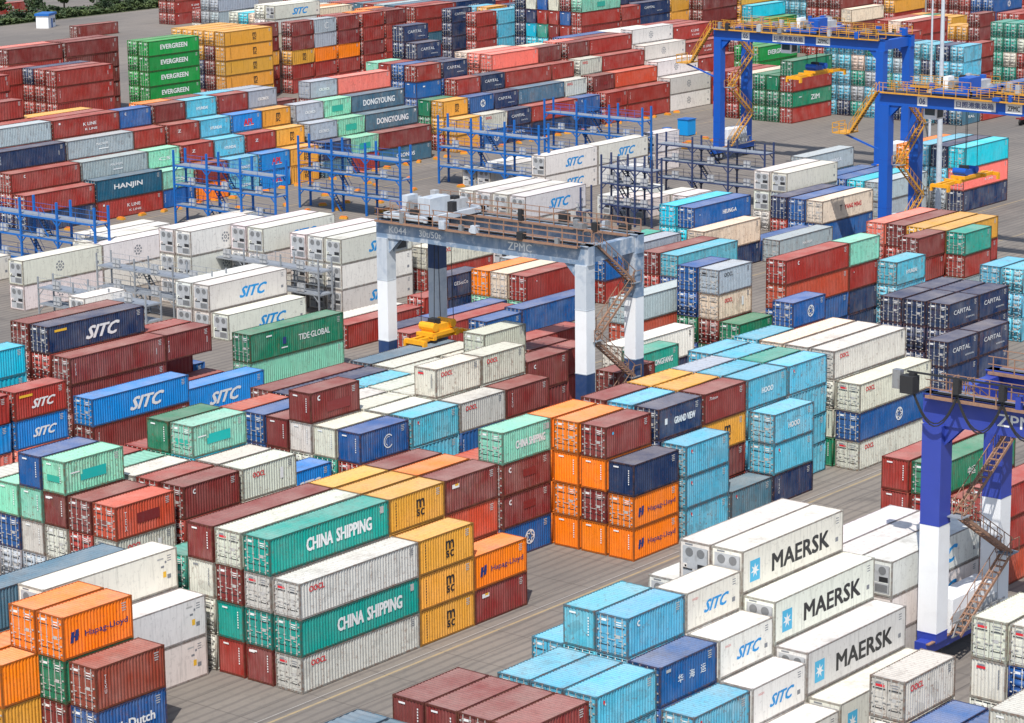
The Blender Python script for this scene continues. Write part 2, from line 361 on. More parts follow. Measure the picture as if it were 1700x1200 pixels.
        mb.poly([(x-.4, y-.001, z-.06), (x+.34, y-.001, z-.0), (x+.36, y-.001, z+.12), (x-.36, y-.001, z+.06)], 'mark_navy')
        put_text(mb, 'Hapag-Lloyd', P(.62, .46), .52, 3.7, 'navy', bold=.01)
    elif br == 'NILEDUTCH': put_text(mb, 'NileDutch', P(.5, .48), .62, 3.9, 'white', bold=.045); put_text(mb, 'www.niledutch.com', P(.5, .24), .14, 2.0, 'white')
    elif br in ('CMA', 'APL'):
        x, _, z = P(.55, .5); mb.ring((x, y, z), .50, .60, 'mark_white'); mb.ring((x, y, z), .22, .32, 'mark_white')
        for q in range(5): aa = q*1.256; mb.ring((x+.36*math.cos(aa), y, z+.36*math.sin(aa)), .05, .15, 'mark_white', n=8)
    elif br == 'APLr': put_text(mb, 'APL', P(.55, .5), .9, 2.0, 'red', bold=.045); R(.55, .30, 2.0, .08, 'white')
    elif br == 'C': x, _, z = P(.58, .5); mb.ring((x, y, z), .50, .60, 'mark_white', a0=.7, a1=5.6); mb.ring((x, y, z), .34, .39, 'mark_white', a0=1.2, a1=4.4)
    elif br in ('K', 'G', 'M'): x, _, z = P(.2, .78); mb.ring((x, y, z), .10, .20, 'mark_'+('white' if T == 'white' else 'red'), a0=1., a1=5.4, n=10)
    elif br == 'MOON':
        x, _, z = P(.16, .78); mb.ring((x, y, z), .10, .22, 'mark_white', a0=1., a1=5.4, n=10); R(.55, .55, 1.6 if rnd.random() < .5 else .9, .62, 'patchred')
    elif br == 'PATCHM': x, _, z = P(.18, .78); mb.ring((x, y, z), .10, .22, 'mark_white', a0=1., a1=5.4, n=10); R(.57, .42, 2.9, .85, 'patchred')
    elif br == 'PATCH': R(.50, .48, 2.4, .80, 'teal'); R(.36, .42, 1.1, .50, 'teal'); RE(.5, .45, 1.4, .5, 'patchteal', .0); R(.18, .62, .9, .10, 'white')
    elif br == 'TEXPATCH':
        R(.55, .50, 2.3, .80, 'patchred'); put_text(mb, 'T\nE\nX', P(.17, .50), 1.5, .26, 'white'); RE(.40, .45, 1.1, .55, 'patchbrown', .0)
    elif br in ('TEXU', 'TEX', 'CRX'):
        put_text(mb, 'T\nE\nX\nU' if br != 'CRX' else 'C\nR\nX', P(.14 if not big else .06, .58), 1.25, .22, 'white')
        if blank: RE(.2, .84, .5, .18, 'white')
    elif br == 'TEXT': put_text(mb, 'Triton', P(.22, .80), .26, 1.2, 'white', italic=True)
    elif br == 'TRITON': put_text(mb, 'TRITON', P(.5, .5), .4, 2.6, 'white')
    elif br == 'CAPITAL': put_text(mb, 'CAPITAL', P(.45, .60), .46, 3.4, 'white'); put_text(mb, 'INTERMODAL', P(.72, .28), .16, 1.7, 'white')
    elif br == 'CAI': put_text(mb, 'GRAND VIEW', P(.60, .50), .55, 2.9, 'white', bold=.045); R(.17, .55, .35, .5, 'white')
    elif br == 'CHINESE':
        for j in range(3): put_text(mb, ('\u534e', '\u6d77', '\u8fd0')[j], P(.36+.2*j, .52), .55, .55, 'white', bold=.01)
        R(.15, .84, .5, .2, 'dim')
    elif br == 'KLINE': put_text(mb, 'K LINE', P(.55, .58), .42, 2.4, 'white', bold=.02); put_text(mb, 'K LINE', P(.57, .30), .28, 2.2, 'white', bold=.02); R(.10, .78, .3, .26, 'white')
    elif br == 'YML': put_text(mb, 'MAGNUM', P(.52, .62), .34, 2.1, 'white', bold=.02); R(.54, .36, 1.8, .14, 'white')
    elif br == 'HANJIN': put_text(mb, 'HANJIN', P(.48, .55), .82, 5.2, 'white', bold=.045)
    elif br == 'EVERGREEN': put_text(mb, 'EVERGREEN', P(.50, .55), .80, 6.4, 'white', bold=.045)
    elif br == 'DONGYOUNG': put_text(mb, 'DONGYOUNG', P(.52, .50), .86, 7.2, 'white', bold=.045); R(.95, .82, .25, .3, 'white')
    elif br == 'ONE':
        x, _, z = P(.46, .52)
        for q in range(8): mb.ring((x, y, z), .40, .62, 'mark_grey', n=2, a0=q*.785, a1=q*.785+.5)
        mb.ring((x, y, z), .12, .26, 'mark_grey', n=8)
    elif br == 'HMM': put_text(mb, 'HEUNG-A', P(.62, .50), .48, 2.9, 'white', bold=.045); R(.10, .62, .25, .06, 'white')
    elif br == 'TRICON': put_text(mb, 'TIDE\u00b7GLOBAL', P(.68, .50), .62, 4.6, 'white', bold=.02); R(.36, .52, .5, .7, 'navy'); R(.36, .28, .9, .12, 'white'); R(.20, .80, .8, .16, 'white')
    elif br == 'DONGFANG': put_text(mb, 'DONGFANG', P(.55, .52), .55, 3.4, 'white', bold=.045)
    elif br == 'YANGMING': put_text(mb, 'YANG MING', P(.60, .52), .56, 4.0, 'red', bold=.045); put_text(mb, 'T', P(.36, .52), .7, .5, 'black', bold=.04)
    elif br == 'ZIM': put_text(mb, 'ZIM', P(.58, .48), .80, 2.6, 'white', bold=.04); R(.2, .62, .8, .14, 'white')
    elif br == 'HYUNDAI': put_text(mb, 'HOOO', P(.50, .50), .46, 1.7, 'white', bold=.05)
    elif br == 'CHINAx': put_text(mb, '\u4e2d\u8fdc', P(.42, .45), .7, 1.2, 'white', bold=.01)
    elif br in ('gm', 'gmr'):
        R(.90, .42, .30, .42, 'yellow'); R(.885, .62, .30, .14, 'grey'); R(.91, .72, .16, .16, 'grey'); R(.87, .82, .6, .10, 'dim')
    elif br in ('CX', 'HX', 'CRONOS', 'H', 'CSX', 'Z', 'B', 'P', 'PS', 'SEACO', 'HSD', 'FLORENS', 'F', 'S', 'DOT', 'T', 'Y', 'GE'):
        if br in ('CX', 'H', 'CSX', 'HX'): put_text(mb, {'CX': 'CRONOS', 'H': 'HYUNDAI', 'CSX': 'CS', 'HX': 'TAL'}[br], P(.52, .48), .42, 2.2, 'white', bold=.045)
        elif br == 'CRONOS': put_text(mb, 'CRONOS', P(.5, .5), .6, 4.2, 'white', bold=.045)
        elif br == 'SEACO': put_text(mb, 'fe', P(.3, .8), .3, .6, 'white'); 
        elif br == 'HSD': R(.2, .76, .8, .30, 'white'); R(.22, .79, .4, .16, 'yellow')
        elif br == 'DOT': x, _, z = P(.16, .75); mb.ring((x, y, z), 0., .13, 'mark_skyblue', n=8)
        elif br == 'Z': put_text(mb, 'Z', P(.35, .6), .4, .6, 'white', bold=.04)
        elif br == 'P': R(.5, .45, 2.4, .9, 'patchteal')
        elif br == 'PS': R(.58, .45, 1.2, .55, 'patchred'); put_text(mb, 'T\nE\nX', P(.15, .55), 1.1, .2, 'white')
        elif br in ('F', 'FLORENS'): R(.13, .80, .18, .22, 'red'); R(.15, .74, .12, .12, 'white')
        elif br == 'T': put_text(mb, 'T\nE\nX', P(.06, .55), 1.1, .2, 'white'); R(.9, .5, .1, .6, 'dim')
        elif br == 'GE': put_text(mb, 'GESeaCo', P(.4, .6), .4, 2.4, 'white')
        elif br == 'Y': R(.12, .6, .3, .5, 'dim')
        else: R(.3, .7, .5, .2, 'white')
    return mb
DATA = '''
139.00 85.55 0.00 40 1 0 1 0 wh MAERSK|long white refrigerated container with big black lettering and blue star, alone on the ground
139.00 88.07 0.00 40 1 0 1 0 wh MAERSK|long white refrigerated one with black lettering, third from left of these at bottom right
139.00 88.07 2.91 40 1 0 1 0 wh MAERSK|long white refrigerated one with black lettering, second from left of these at bottom right
139.00 90.59 0.00 40 1 0 1 1 wh
139.00 90.59 2.91 40 1 0 1 0 wh MAERSK|long white refrigerated container with big black lettering and blue star, second from the ground
139.00 90.59 5.82 40 1 0 1 0 wh MAERSK|long white refrigerated one with black lettering, rightmost of these at lower right
139.00 93.11 0.00 40 1 0 1 1 wh
139.00 93.11 2.91 40 1 0 1 1 wh
139.00 93.11 5.82 40 1 0 1 0 wh MAERSK|long white refrigerated container with big black lettering and blue star, third from the ground
139.00 93.11 8.72 40 1 0 1 0 wh MAERSK|long white refrigerated one with black lettering, second from left of these at lower right
139.00 95.63 0.00 40 1 0 1 1 wh
139.00 95.63 2.91 40 1 0 1 1 wh
139.00 95.63 5.82 40 1 0 1 1 wh
139.00 95.63 8.72 40 1 0 1 0 wh|long white refrigerated container, at lower right
139.00 98.15 0.00 40 1 0 1 1 wh
139.00 98.15 2.91 40 1 0 1 1 wh
139.00 98.15 5.82 40 1 0 1 0 wh|long white refrigerated container, at lower right centre
132.75 85.55 0.00 20 0 0 1 0 wh SITC|short white refrigerated container with blue slanted lettering, alone on the ground
132.75 88.07 0.00 20 0 0 1 0 wh SITC
132.75 88.07 2.60 20 0 0 1 0 wh SITC|short white refrigerated one with blue slanted lettering, fourth from left of these at bottom right
132.75 90.59 0.00 20 0 0 1 1 wh
132.75 90.59 2.60 20 0 0 1 0 wh SITC|short white refrigerated container with blue slanted lettering, second from the ground
132.75 90.59 5.21 20 0 0 1 0 wh SITC|short white refrigerated one with blue slanted lettering, second from left of these at bottom right
132.75 93.11 0.00 20 0 0 1 1 wh
132.75 93.11 2.60 20 0 0 1 1 wh
132.75 93.11 5.21 20 0 0 1 0 wh SITC
132.75 93.11 7.81 20 0 0 1 0 wh SITC|short white refrigerated container with blue slanted lettering, at lower right
132.75 95.63 0.00 20 0 0 1 1 wh
132.75 95.63 2.60 20 0 0 1 1 wh
126.40 88.07 0.00 20 0 0 0 1 lb
126.40 88.07 2.60 20 0 0 0 0 lb F|short light blue container, at bottom right
126.40 90.59 0.00 20 0 0 0 1 bl
126.40 90.59 2.60 20 0 0 0 0 bl TRITON
126.40 90.59 5.21 20 0 0 0 0 bl CHINESE|short blue container with three white characters, on top of its stack
126.51 93.11 0.00 20 0 0 0 1 lb
126.51 93.11 2.60 20 0 0 0 1 lb
126.51 93.11 5.21 20 0 0 0 0 lb
126.51 93.11 7.81 20 0 0 0 0 lb K|short light blue container, on a light blue one and left of a white one
126.51 95.63 0.00 20 0 0 0 1 lb
126.51 95.63 2.60 20 0 0 0 1 lb
126.51 95.63 5.21 20 0 0 0 0 lb
126.51 95.63 7.81 20 0 1 0 0 lb|short light blue container, fifth from left of these at bottom right centre
126.51 98.15 0.00 20 0 0 0 1 lb
126.51 98.15 2.60 20 0 0 0 1 lb
126.51 98.15 5.21 20 0 0 0 0 lb|short light blue container, second from left of these at bottom right centre
119.98 90.59 0.00 20 0 0 0 1 mr
119.98 90.59 2.60 20 0 0 0 0 lb
119.98 90.59 5.21 20 0 0 0 0 lb FLORENS|short light blue container, on top of its stack left of a blue one
119.98 93.11 0.00 20 0 0 0 1 lb
119.98 93.11 2.60 20 0 0 0 1 lb
119.98 93.11 5.21 20 0 0 0 0 lb|short light blue container, third from left of these at bottom right centre
119.98 95.63 0.00 20 0 0 0 1 lb
119.98 95.63 2.60 20 0 0 0 1 lb
119.98 95.63 5.21 20 0 0 0 0 lb|short light blue container, leftmost of these at bottom right centre
113.23 90.59 0.00 20 0 0 0 1 mr
113.23 90.59 2.60 20 0 0 0 1 mr
113.23 90.59 5.21 20 0 0 0 0 mr|short maroon container, at bottom right centre
113.23 93.11 0.00 20 0 0 0 1 mr
113.23 93.11 2.60 20 0 0 0 1 mr
113.23 93.11 5.21 20 0 0 0 0 mr|short maroon container, rightmost of these at bottom left centre
113.23 95.63 0.00 20 0 0 0 1 mr
113.23 95.63 2.60 20 0 0 0 1 mr
113.23 95.63 5.21 20 0 1 0 0 mr|short maroon container, second from left of these at bottom left centre
113.23 98.15 0.00 20 0 0 0 1 mr
113.23 98.15 2.60 20 0 0 0 1 mr
113.23 98.15 5.21 20 0 1 0 0 mr|short maroon container, leftmost of these at bottom left centre
98.00 95.63 0.00 40 0 0 0 1 sl
98.00 95.63 2.60 40 0 0 0 1 sl
98.00 95.63 5.21 40 0 0 0 0 sl
98.00 98.15 0.00 40 0 0 0 1 sl
98.00 98.15 2.60 40 0 0 0 1 sl
98.00 98.15 5.21 40 0 0 0 0 sl
153.50 90.59 0.00 40 0 0 1 0 wh SITC|long white refrigerated container with blue slanted lettering, at bottom far right
153.50 90.59 2.60 40 0 0 1 0 wh SITC|long white refrigerated container with blue slanted lettering, second from the ground, at lower far right
153.50 90.59 5.21 40 0 0 1 0 wh SITC|long white refrigerated one with blue slanted lettering, leftmost of these at lower far right
153.50 93.11 0.00 40 0 0 1 1 wh
153.50 93.11 2.60 40 0 0 1 1 wh
153.50 93.11 5.21 40 0 0 1 0 wh|long white refrigerated one, rightmost of these at lower far right
153.50 95.63 0.00 40 0 0 1 1 wh
153.50 95.63 2.60 40 0 0 1 1 wh
153.50 95.63 5.21 40 0 0 1 0 wh|long white refrigerated one, leftmost of these at lower far right
133.10 77.50 0.00 20 0 0 0 1 bl
133.10 77.50 2.60 20 0 0 0 0 oo
133.10 77.50 5.21 20 0 0 0 0 oo OOCL|short pale grey container with small red lettering, leftmost of these at bottom far right
139.60 74.30 0.00 20 0 0 0 1 bl
139.60 74.30 2.60 20 0 0 0 0 oo
139.60 74.30 5.21 20 0 1 0 0 oo OOCL|short pale grey container with small red lettering, third from the ground, at bottom far right
139.60 74.30 7.81 20 0 0 0 0 oo OOCL|short pale grey container with small red lettering, third from left at bottom far right
139.60 71.70 0.00 20 0 0 0 1 bl
139.60 71.70 2.60 20 0 0 0 1 bl
139.60 71.70 5.21 20 0 0 0 0 bl
139.60 71.70 7.81 20 0 0 0 0 oo OOCL|short pale grey container with small red lettering, on a blue one, at bottom far right
132.60 74.90 0.00 20 0 0 0 1 na
132.60 74.90 2.60 20 0 0 0 0 bl|short blue container, left of a pale grey one
132.60 72.30 0.00 20 0 0 0 1 na
132.60 72.30 2.60 20 0 0 0 0 bl
132.30 69.00 0.00 20 0 0 0 1 na
132.30 69.00 2.60 20 0 0 0 1 bl
132.30 69.00 5.21 20 0 1 0 0 oo|short pale grey container, on top of its stack, at bottom far right
177.20 103.30 0.00 40 0 0 0 1 rd
177.20 103.30 2.60 40 0 1 0 0 rd SEACO
177.20 103.30 5.21 40 0 1 0 0 rd SEACO|long red container, at lower middle far right
177.20 100.60 0.00 40 0 0 0 1 rd
177.20 100.60 2.60 40 0 0 0 0 rd|long red container, second from the ground under a dark green one
177.20 100.60 5.21 40 0 0 0 0 gn CHINAx|long dark green container, at lower middle far right
178.20 97.90 0.00 40 0 0 0 1 rs
178.20 97.90 2.60 40 0 0 0 0 rd
173.50 93.40 0.00 40 0 0 0 0 rs|long rust orange container, at the bottom of its stack
173.50 93.40 2.60 40 0 0 0 0 rd|long red container, second from the ground on a rust orange one
173.50 93.40 5.21 40 0 0 0 0 rd|long red container, on a red one, at lower far right
190.40 97.90 0.00 40 0 0 0 1 rs
190.40 97.90 2.60 40 0 0 0 1 rd
125.52 119.60 0.00 40 0 0 0 0 oo OOCL|long pale grey container with small red lettering, at bottom left centre
125.52 119.60 2.60 40 0 0 0 0 cs CHINA_SHIPPING|long teal container with white two word lettering, at bottom left centre
125.52 119.60 5.21 40 0 0 0 0 oo OOCL|long pale grey container with small red lettering, at lower left centre
125.52 122.30 0.00 40 0 1 0 0 mr TEX|long maroon container, under a teal one
125.52 122.30 2.60 40 0 0 0 0 cs CHINA_SHIPPING|long teal container with white two word lettering, on a maroon one
125.52 122.30 5.21 40 0 0 0 0 oo OOCL|long pale grey container with small red lettering, third from the ground on a teal one
125.52 122.30 7.81 40 0 0 0 0 cs CHINA_SHIPPING|long teal container with white two word lettering, on top of its stack
125.52 125.00 0.00 40 0 1 0 0 rd|long red container, under a teal one
125.52 125.00 2.60 40 0 1 0 0 cs|long teal container, second from the ground
125.52 125.00 5.21 40 0 0 0 0 mr|long maroon container, on a teal one
125.52 125.00 7.81 40 0 0 0 0 oo OOCL|long pale grey container with small red lettering, on a maroon one
125.52 127.70 0.00 40 0 0 0 0 oo
125.52 127.70 2.60 40 0 0 0 0 oo
125.52 127.70 5.21 40 0 1 0 0 oo|long pale grey container, under a maroon one
125.52 127.70 7.81 40 0 1 0 0 mr|long maroon container, on a pale grey one
125.52 130.40 0.00 40 0 0 0 1 tl
125.52 130.40 2.60 40 0 0 0 1 tl
125.52 130.40 5.21 40 0 0 0 0 tl
137.77 119.60 0.00 20 0 0 0 0 ye MSC|short yellow container with black two line letters, at bottom left centre
137.77 119.60 2.60 20 0 0 0 0 ye MSC|short yellow container with black two line letters, second from the ground
137.77 119.60 5.21 20 0 0 0 0 ye MSC|short yellow container with black two line letters, third from left at lower left centre
137.77 122.30 0.00 20 0 0 0 1 ye
137.77 122.30 2.60 20 0 0 0 1 ye
137.77 122.30 5.21 20 0 0 0 0 ye MSC
137.77 122.30 7.81 20 0 0 0 0 ye MSC|short yellow container with black two line letters, leftmost of these at lower left centre
137.77 125.00 0.00 20 0 0 0 1 ye
137.77 125.00 2.60 20 0 0 0 1 ye
137.77 125.00 5.21 20 0 0 0 1 ye
137.77 125.00 7.81 20 0 0 0 0 ye|short yellow container, right of a pale grey one
137.77 127.70 0.00 20 0 0 0 1 ye
137.77 127.70 2.60 20 0 0 0 1 ye
137.77 127.70 5.21 20 0 0 0 1 ye
137.77 127.70 7.81 20 0 0 0 0 ye|short yellow container, at lower middle left centre
143.90 119.60 0.00 20 0 0 0 0 mr HSD|short maroon container, at the bottom of its stack under a orange one
143.90 119.60 2.60 20 0 0 0 0 or HAPAG|short orange container with navy lettering and emblem, on a maroon one
143.90 122.30 0.00 20 0 0 0 1 rs
143.90 122.30 2.60 20 0 0 0 0 rs
143.90 122.30 5.21 20 0 0 0 0 rs|short rust orange container, third from the ground
143.90 122.30 7.81 20 0 0 0 0 mr HSD|short maroon container, on a rust orange one
143.90 125.00 0.00 20 0 0 0 1 rs
143.90 125.00 2.60 20 0 0 0 1 rs
143.90 125.00 5.21 20 0 0 0 1 rs
143.90 125.00 7.81 20 0 0 0 0 or|short orange container, at lower middle left centre
143.90 127.70 0.00 20 0 0 0 1 rs
143.90 127.70 2.60 20 0 0 0 1 rs
143.90 127.70 5.21 20 0 0 0 1 mr
143.90 127.70 7.81 20 0 0 0 0 mr|short maroon container, at lower middle left centre
157.20 127.70 0.00 20 0 0 0 0 bl CMA|short blue container with white round emblem, under a maroon one
157.20 127.70 2.60 20 0 0 0 0 mr MOON|short maroon container with crescent mark and dark patch, second from the ground
157.20 127.70 5.21 20 0 0 0 0 mr MOON|short maroon container with crescent mark and dark patch, third from the ground
157.20 127.70 7.81 20 0 0 0 0 mi CHINA_SHIPPING|short mint container with white two word lettering, on top of its stack
157.20 130.40 0.00 20 0 0 0 1 rd
157.20 130.40 2.60 20 0 0 0 1 rd
157.20 130.40 5.21 20 0 0 0 0 rs
163.32 119.60 0.00 20 0 1 0 0 or HAPAG|short orange container with navy lettering and emblem, at the bottom of its stack
163.32 119.60 2.60 20 0 0 0 0 or HAPAG|short orange container with navy lettering and emblem, second from the ground
163.32 119.60 5.21 20 0 1 0 0 na|short navy container, on a orange one
163.32 122.30 0.00 20 0 1 0 0 or|short orange container, under a maroon one, at lower right centre
163.32 122.30 2.60 20 0 0 0 0 mr|short maroon container, at lower right centre
163.32 122.30 5.21 20 0 1 0 0 or|short orange container, on a maroon one
163.32 122.30 7.81 20 0 0 0 0 mr DOT|short maroon container, left of a navy one
163.32 125.00 0.00 20 0 1 0 0 or|short orange container, fourth from left of these at lower right centre
163.32 125.00 2.60 20 0 0 0 0 or|short orange container, third from left of these at lower right centre
163.32 125.00 5.21 20 0 1 0 0 or|short orange container, third from left of these at lower middle right centre
163.32 125.00 7.81 20 0 0 0 0 or|short orange container, on top of its stack left of a light blue one
163.32 127.70 0.00 20 0 0 0 0 or
163.32 127.70 2.60 20 0 0 0 0 or
163.32 127.70 5.21 20 0 0 0 0 or
163.32 127.70 7.81 20 0 0 0 0 or|short orange container, right of a mint one
170.40 119.60 0.00 20 0 0 0 0 lb F|short light blue container, left of a slate blue one
170.40 119.60 2.60 20 0 0 0 0 lb F|short light blue container, second from the ground right of a orange one
170.40 119.60 5.21 20 0 0 0 0 lb F|short light blue container, right of a navy one
170.40 122.30 0.00 20 0 0 0 1 lb
170.40 122.30 2.60 20 0 0 0 1 rd
170.40 122.30 5.21 20 0 0 0 0 na
170.40 122.30 7.81 20 0 0 0 0 na CAI|short navy container with white lettering, right of a maroon one
170.40 125.00 0.00 20 0 0 0 1 rd
170.40 125.00 2.60 20 0 0 0 1 rd
170.40 125.00 5.21 20 0 0 0 1 rd
170.40 125.00 7.81 20 0 0 0 0 lb|short light blue container, left of a yellow one
170.40 127.70 0.00 20 0 0 0 1 rd
170.40 127.70 2.60 20 0 0 0 1 rd
170.40 127.70 5.21 20 0 0 0 1 mr
170.40 127.70 7.81 20 0 0 0 0 mr|short maroon container, right of a orange one and left of a yellow one
176.80 119.60 0.00 20 0 0 0 0 sl F|short slate blue container, alone on the ground
176.80 122.30 0.00 20 0 0 0 0 rd
176.80 122.30 2.60 20 0 0 0 0 mr
176.80 122.30 5.21 20 0 0 0 0 ye MSC|short yellow container with black two line letters, on a maroon one
176.80 122.30 7.81 20 0 0 0 0 mr TEXT|short maroon container, right of a navy one
176.80 125.00 0.00 20 0 0 0 1 rd
176.80 125.00 2.60 20 0 0 0 1 rd
176.80 125.00 5.21 20 0 0 0 1 ye
176.80 125.00 7.81 20 0 0 0 0 ye
176.80 127.70 0.00 20 0 0 0 1 rd
176.80 127.70 2.60 20 0 0 0 1 ye
176.80 127.70 5.21 20 0 0 0 1 ye
176.80 127.70 7.81 20 0 0 0 0 ye
183.10 119.60 0.00 20 0 0 0 0 na TEX|short navy container, right of a slate blue one
183.10 119.60 2.60 20 0 0 0 0 lb F|short light blue container, on a navy one, at lower middle right
183.10 119.60 5.21 20 0 0 0 0 lb HYUNDAI|short light blue container with white letters, rightmost of these at lower middle right
183.10 122.30 0.00 20 0 0 0 0 na
183.10 122.30 2.60 20 0 0 0 0 lb
183.10 122.30 5.21 20 0 0 0 0 lb
183.10 122.30 7.81 20 0 0 0 0 lb HYUNDAI|short light blue container with white letters, right of a maroon one
183.10 125.00 0.00 20 0 0 0 1 lb
183.10 125.00 2.60 20 0 0 0 1 lb
183.10 125.00 5.21 20 0 0 0 1 lb
183.10 125.00 7.81 20 0 0 0 0 lb
183.10 127.70 0.00 20 0 0 0 1 gr
183.10 127.70 2.60 20 0 0 0 1 gr
183.10 127.70 5.21 20 0 0 0 1 gr
183.10 127.70 7.81 20 0 0 0 0 gr
189.40 122.30 0.00 20 0 0 0 0 lb
189.40 122.30 2.60 20 0 0 0 0 lb
189.40 122.30 5.21 20 0 0 0 0 lb
189.40 122.30 7.81 20 0 0 0 0 lb F|short light blue container, sixth from left of these at lower middle right
189.40 125.00 0.00 20 0 0 0 1 lb
189.40 125.00 2.60 20 0 0 0 1 lb
189.40 125.00 5.21 20 0 0 0 1 lb
189.40 125.00 7.81 20 0 0 0 0 tl
189.40 127.70 0.00 20 0 0 0 1 lb
189.40 127.70 2.60 20 0 0 0 1 lb
189.40 127.70 5.21 20 0 0 0 1 lb
189.40 127.70 7.81 20 0 0 0 0 lb
189.40 130.40 0.00 20 0 0 0 1 lb
189.40 130.40 2.60 20 0 0 0 1 lb
189.40 130.40 5.21 20 0 0 0 1 lb
189.40 130.40 7.81 20 0 0 0 0 lb|short light blue container, left of a light blue one, at upper middle right
196.60 119.60 0.00 40 0 0 0 0 oo OOCL|long pale grey container with small red lettering, under a blue one
196.60 119.60 2.60 40 0 0 0 0 bl CMA|long blue container with white round emblem, second from the ground
196.60 119.60 5.21 40 0 0 0 0 oo OOCL|long pale grey container with small red lettering, on a blue one
196.60 122.30 0.00 40 0 1 0 0 gn
196.60 122.30 2.60 40 0 1 0 0 oo OOCL
196.60 122.30 5.21 40 0 0 0 0 oo OOCL
196.60 122.30 7.81 40 0 0 0 0 oo OOCL|long pale grey container with small red lettering, at upper middle far right
196.60 125.00 0.00 40 0 0 0 1 oo
196.60 125.00 2.60 40 0 0 0 1 oo
196.60 125.00 5.21 40 0 0 0 1 oo
196.60 125.00 7.81 40 0 0 0 0 oo|long pale grey container, right of a green teal one
196.60 127.70 0.00 40 0 0 0 1 oo
196.60 127.70 2.60 40 0 0 0 1 oo
196.60 127.70 5.21 40 0 0 0 1 oo
196.60 127.70 7.81 40 0 0 0 0 cr|long cream container, right of a light blue one
196.60 130.40 0.00 20 0 0 0 1 lb
196.60 130.40 2.60 20 0 0 0 1 lb
196.60 130.40 5.21 20 0 0 0 1 lb
196.60 130.40 7.81 20 0 0 0 0 lb
109.40 122.20 0.00 20 1 0 0 0 bl NILEDUTCH|short blue container with white wide lettering, at the bottom of its stack
109.40 122.20 2.91 20 1 0 0 0 rb TEXU|short brown container, on top of its stack
109.20 124.85 0.00 20 1 0 0 0 mr|short maroon container, under a dark green one
109.20 124.85 2.91 20 1 0 0 0 gn|short dark green container, on a maroon one
109.20 124.85 5.82 20 1 0 0 0 or HAPAG|short orange container with navy lettering and emblem, on a dark green one
106.20 127.50 0.00 20 1 0 0 0 ye|short yellow container, under a orange one
106.20 127.50 2.91 20 1 1 0 0 or|short orange container, on a yellow one
109.20 127.50 5.82 20 1 0 0 0 or|short orange container, alone on the ground
106.20 130.20 0.00 20 1 0 0 1 ye
106.20 130.20 2.91 20 1 0 0 0 or
112.40 127.60 0.00 40 1 0 1 0 wh gm|long white refrigerated container and plain sided, at the bottom of its stack
112.40 127.60 2.91 40 1 0 1 0 wh gm|long white refrigerated container and plain sided, on top of its stack, at bottom left
112.40 130.25 0.00 40 1 0 1 1 wh
112.40 130.25 2.91 40 1 0 1 0 wh gm|long white refrigerated container and plain sided, second from the ground
112.40 130.25 5.82 40 1 0 1 0 wh gm|long white refrigerated container and plain sided, left of a green teal one
111.40 134.20 0.00 40 0 0 0 1 sl
111.40 134.20 2.60 40 0 0 0 0 sl
111.40 134.20 5.21 40 1 0 0 0 sl|long slate blue container, at lower far left
236.91 130.40 0.00 20 0 0 0 1 na
236.91 130.40 2.60 20 0 0 0 0 na
236.91 130.40 5.21 20 0 0 0 0 na CAPITAL|short navy container with white lettering, rightmost of these at upper middle far right
236.91 133.10 0.00 20 0 0 0 1 na
236.91 133.10 2.60 20 0 0 0 1 na
236.91 133.10 5.21 20 0 0 0 0 na
236.91 135.80 0.00 20 0 0 0 1 na
236.91 135.80 2.60 20 0 0 0 1 na
236.91 135.80 5.21 20 0 0 0 0 na
230.79 130.40 0.00 20 0 0 0 1 na
230.79 130.40 2.60 20 0 0 0 0 na
230.79 130.40 5.21 20 0 0 0 0 na CAPITAL|short navy container with white lettering, second from left of these at upper middle far right
230.79 133.10 0.00 20 0 0 0 0 na
230.79 133.10 2.60 20 0 0 0 0 na
230.79 133.10 5.21 20 0 0 0 0 na|short navy container, seventh from left of these at upper middle far right
230.79 135.80 0.00 20 0 0 0 1 na
230.79 135.80 2.60 20 0 0 0 0 na
230.79 135.80 5.21 20 0 0 0 0 na|short navy container, fourth from left of these at upper middle far right
226.00 127.70 0.00 20 0 0 0 0 na|short navy container, at the bottom of its stack left of a navy one
226.00 127.70 2.60 20 0 0 0 0 na CAPITAL|short navy container with white lettering, leftmost of these at upper middle far right
232.20 127.70 0.00 20 0 0 0 0 na|short navy container, right of a navy one, at lower middle far right
232.20 127.70 2.60 20 0 0 0 0 na CAPITAL|short navy container with white lettering, third from left of these at upper middle far right
251.00 133.10 0.00 20 0 0 0 0 lb
251.00 133.10 2.60 20 0 0 0 0 lb
251.00 133.10 5.21 20 0 0 0 0 lb
251.00 135.80 0.00 20 0 0 0 1 lb
251.00 135.80 2.60 20 0 0 0 1 lb
251.00 135.80 5.21 20 0 0 0 0 lb|short light blue container, fourth from left of these at upper middle far right
257.00 130.40 0.00 20 0 0 0 1 lb
257.00 130.40 2.60 20 0 0 0 1 lb
130.90 143.20 0.00 20 0 0 0 1 rd
130.90 143.20 2.60 20 0 0 0 0 oo OOCLb|short pale grey container with red lettering, second from the ground
130.90 143.20 5.21 20 0 0 0 0 rs TEXPATCH|short rust orange container with dark red patches, on top of its stack
130.90 145.90 0.00 20 0 0 0 1 rd
130.90 145.90 2.60 20 0 0 0 0 rd
130.90 145.90 5.21 20 0 0 0 0 mr|short maroon container, on top of its stack, at lower far left
130.90 148.60 0.00 20 0 0 0 0 oo
130.90 148.60 2.60 20 0 0 0 0 oo|short pale grey container, second from the ground under a maroon one
130.90 148.60 5.21 20 0 1 0 0 mr TEX|short maroon container, on a pale grey one
130.90 148.60 7.81 20 0 1 0 0 mi PATCH|short mint container with turquoise repainted patch, on a maroon one
130.90 151.30 0.00 20 0 0 0 0 gr
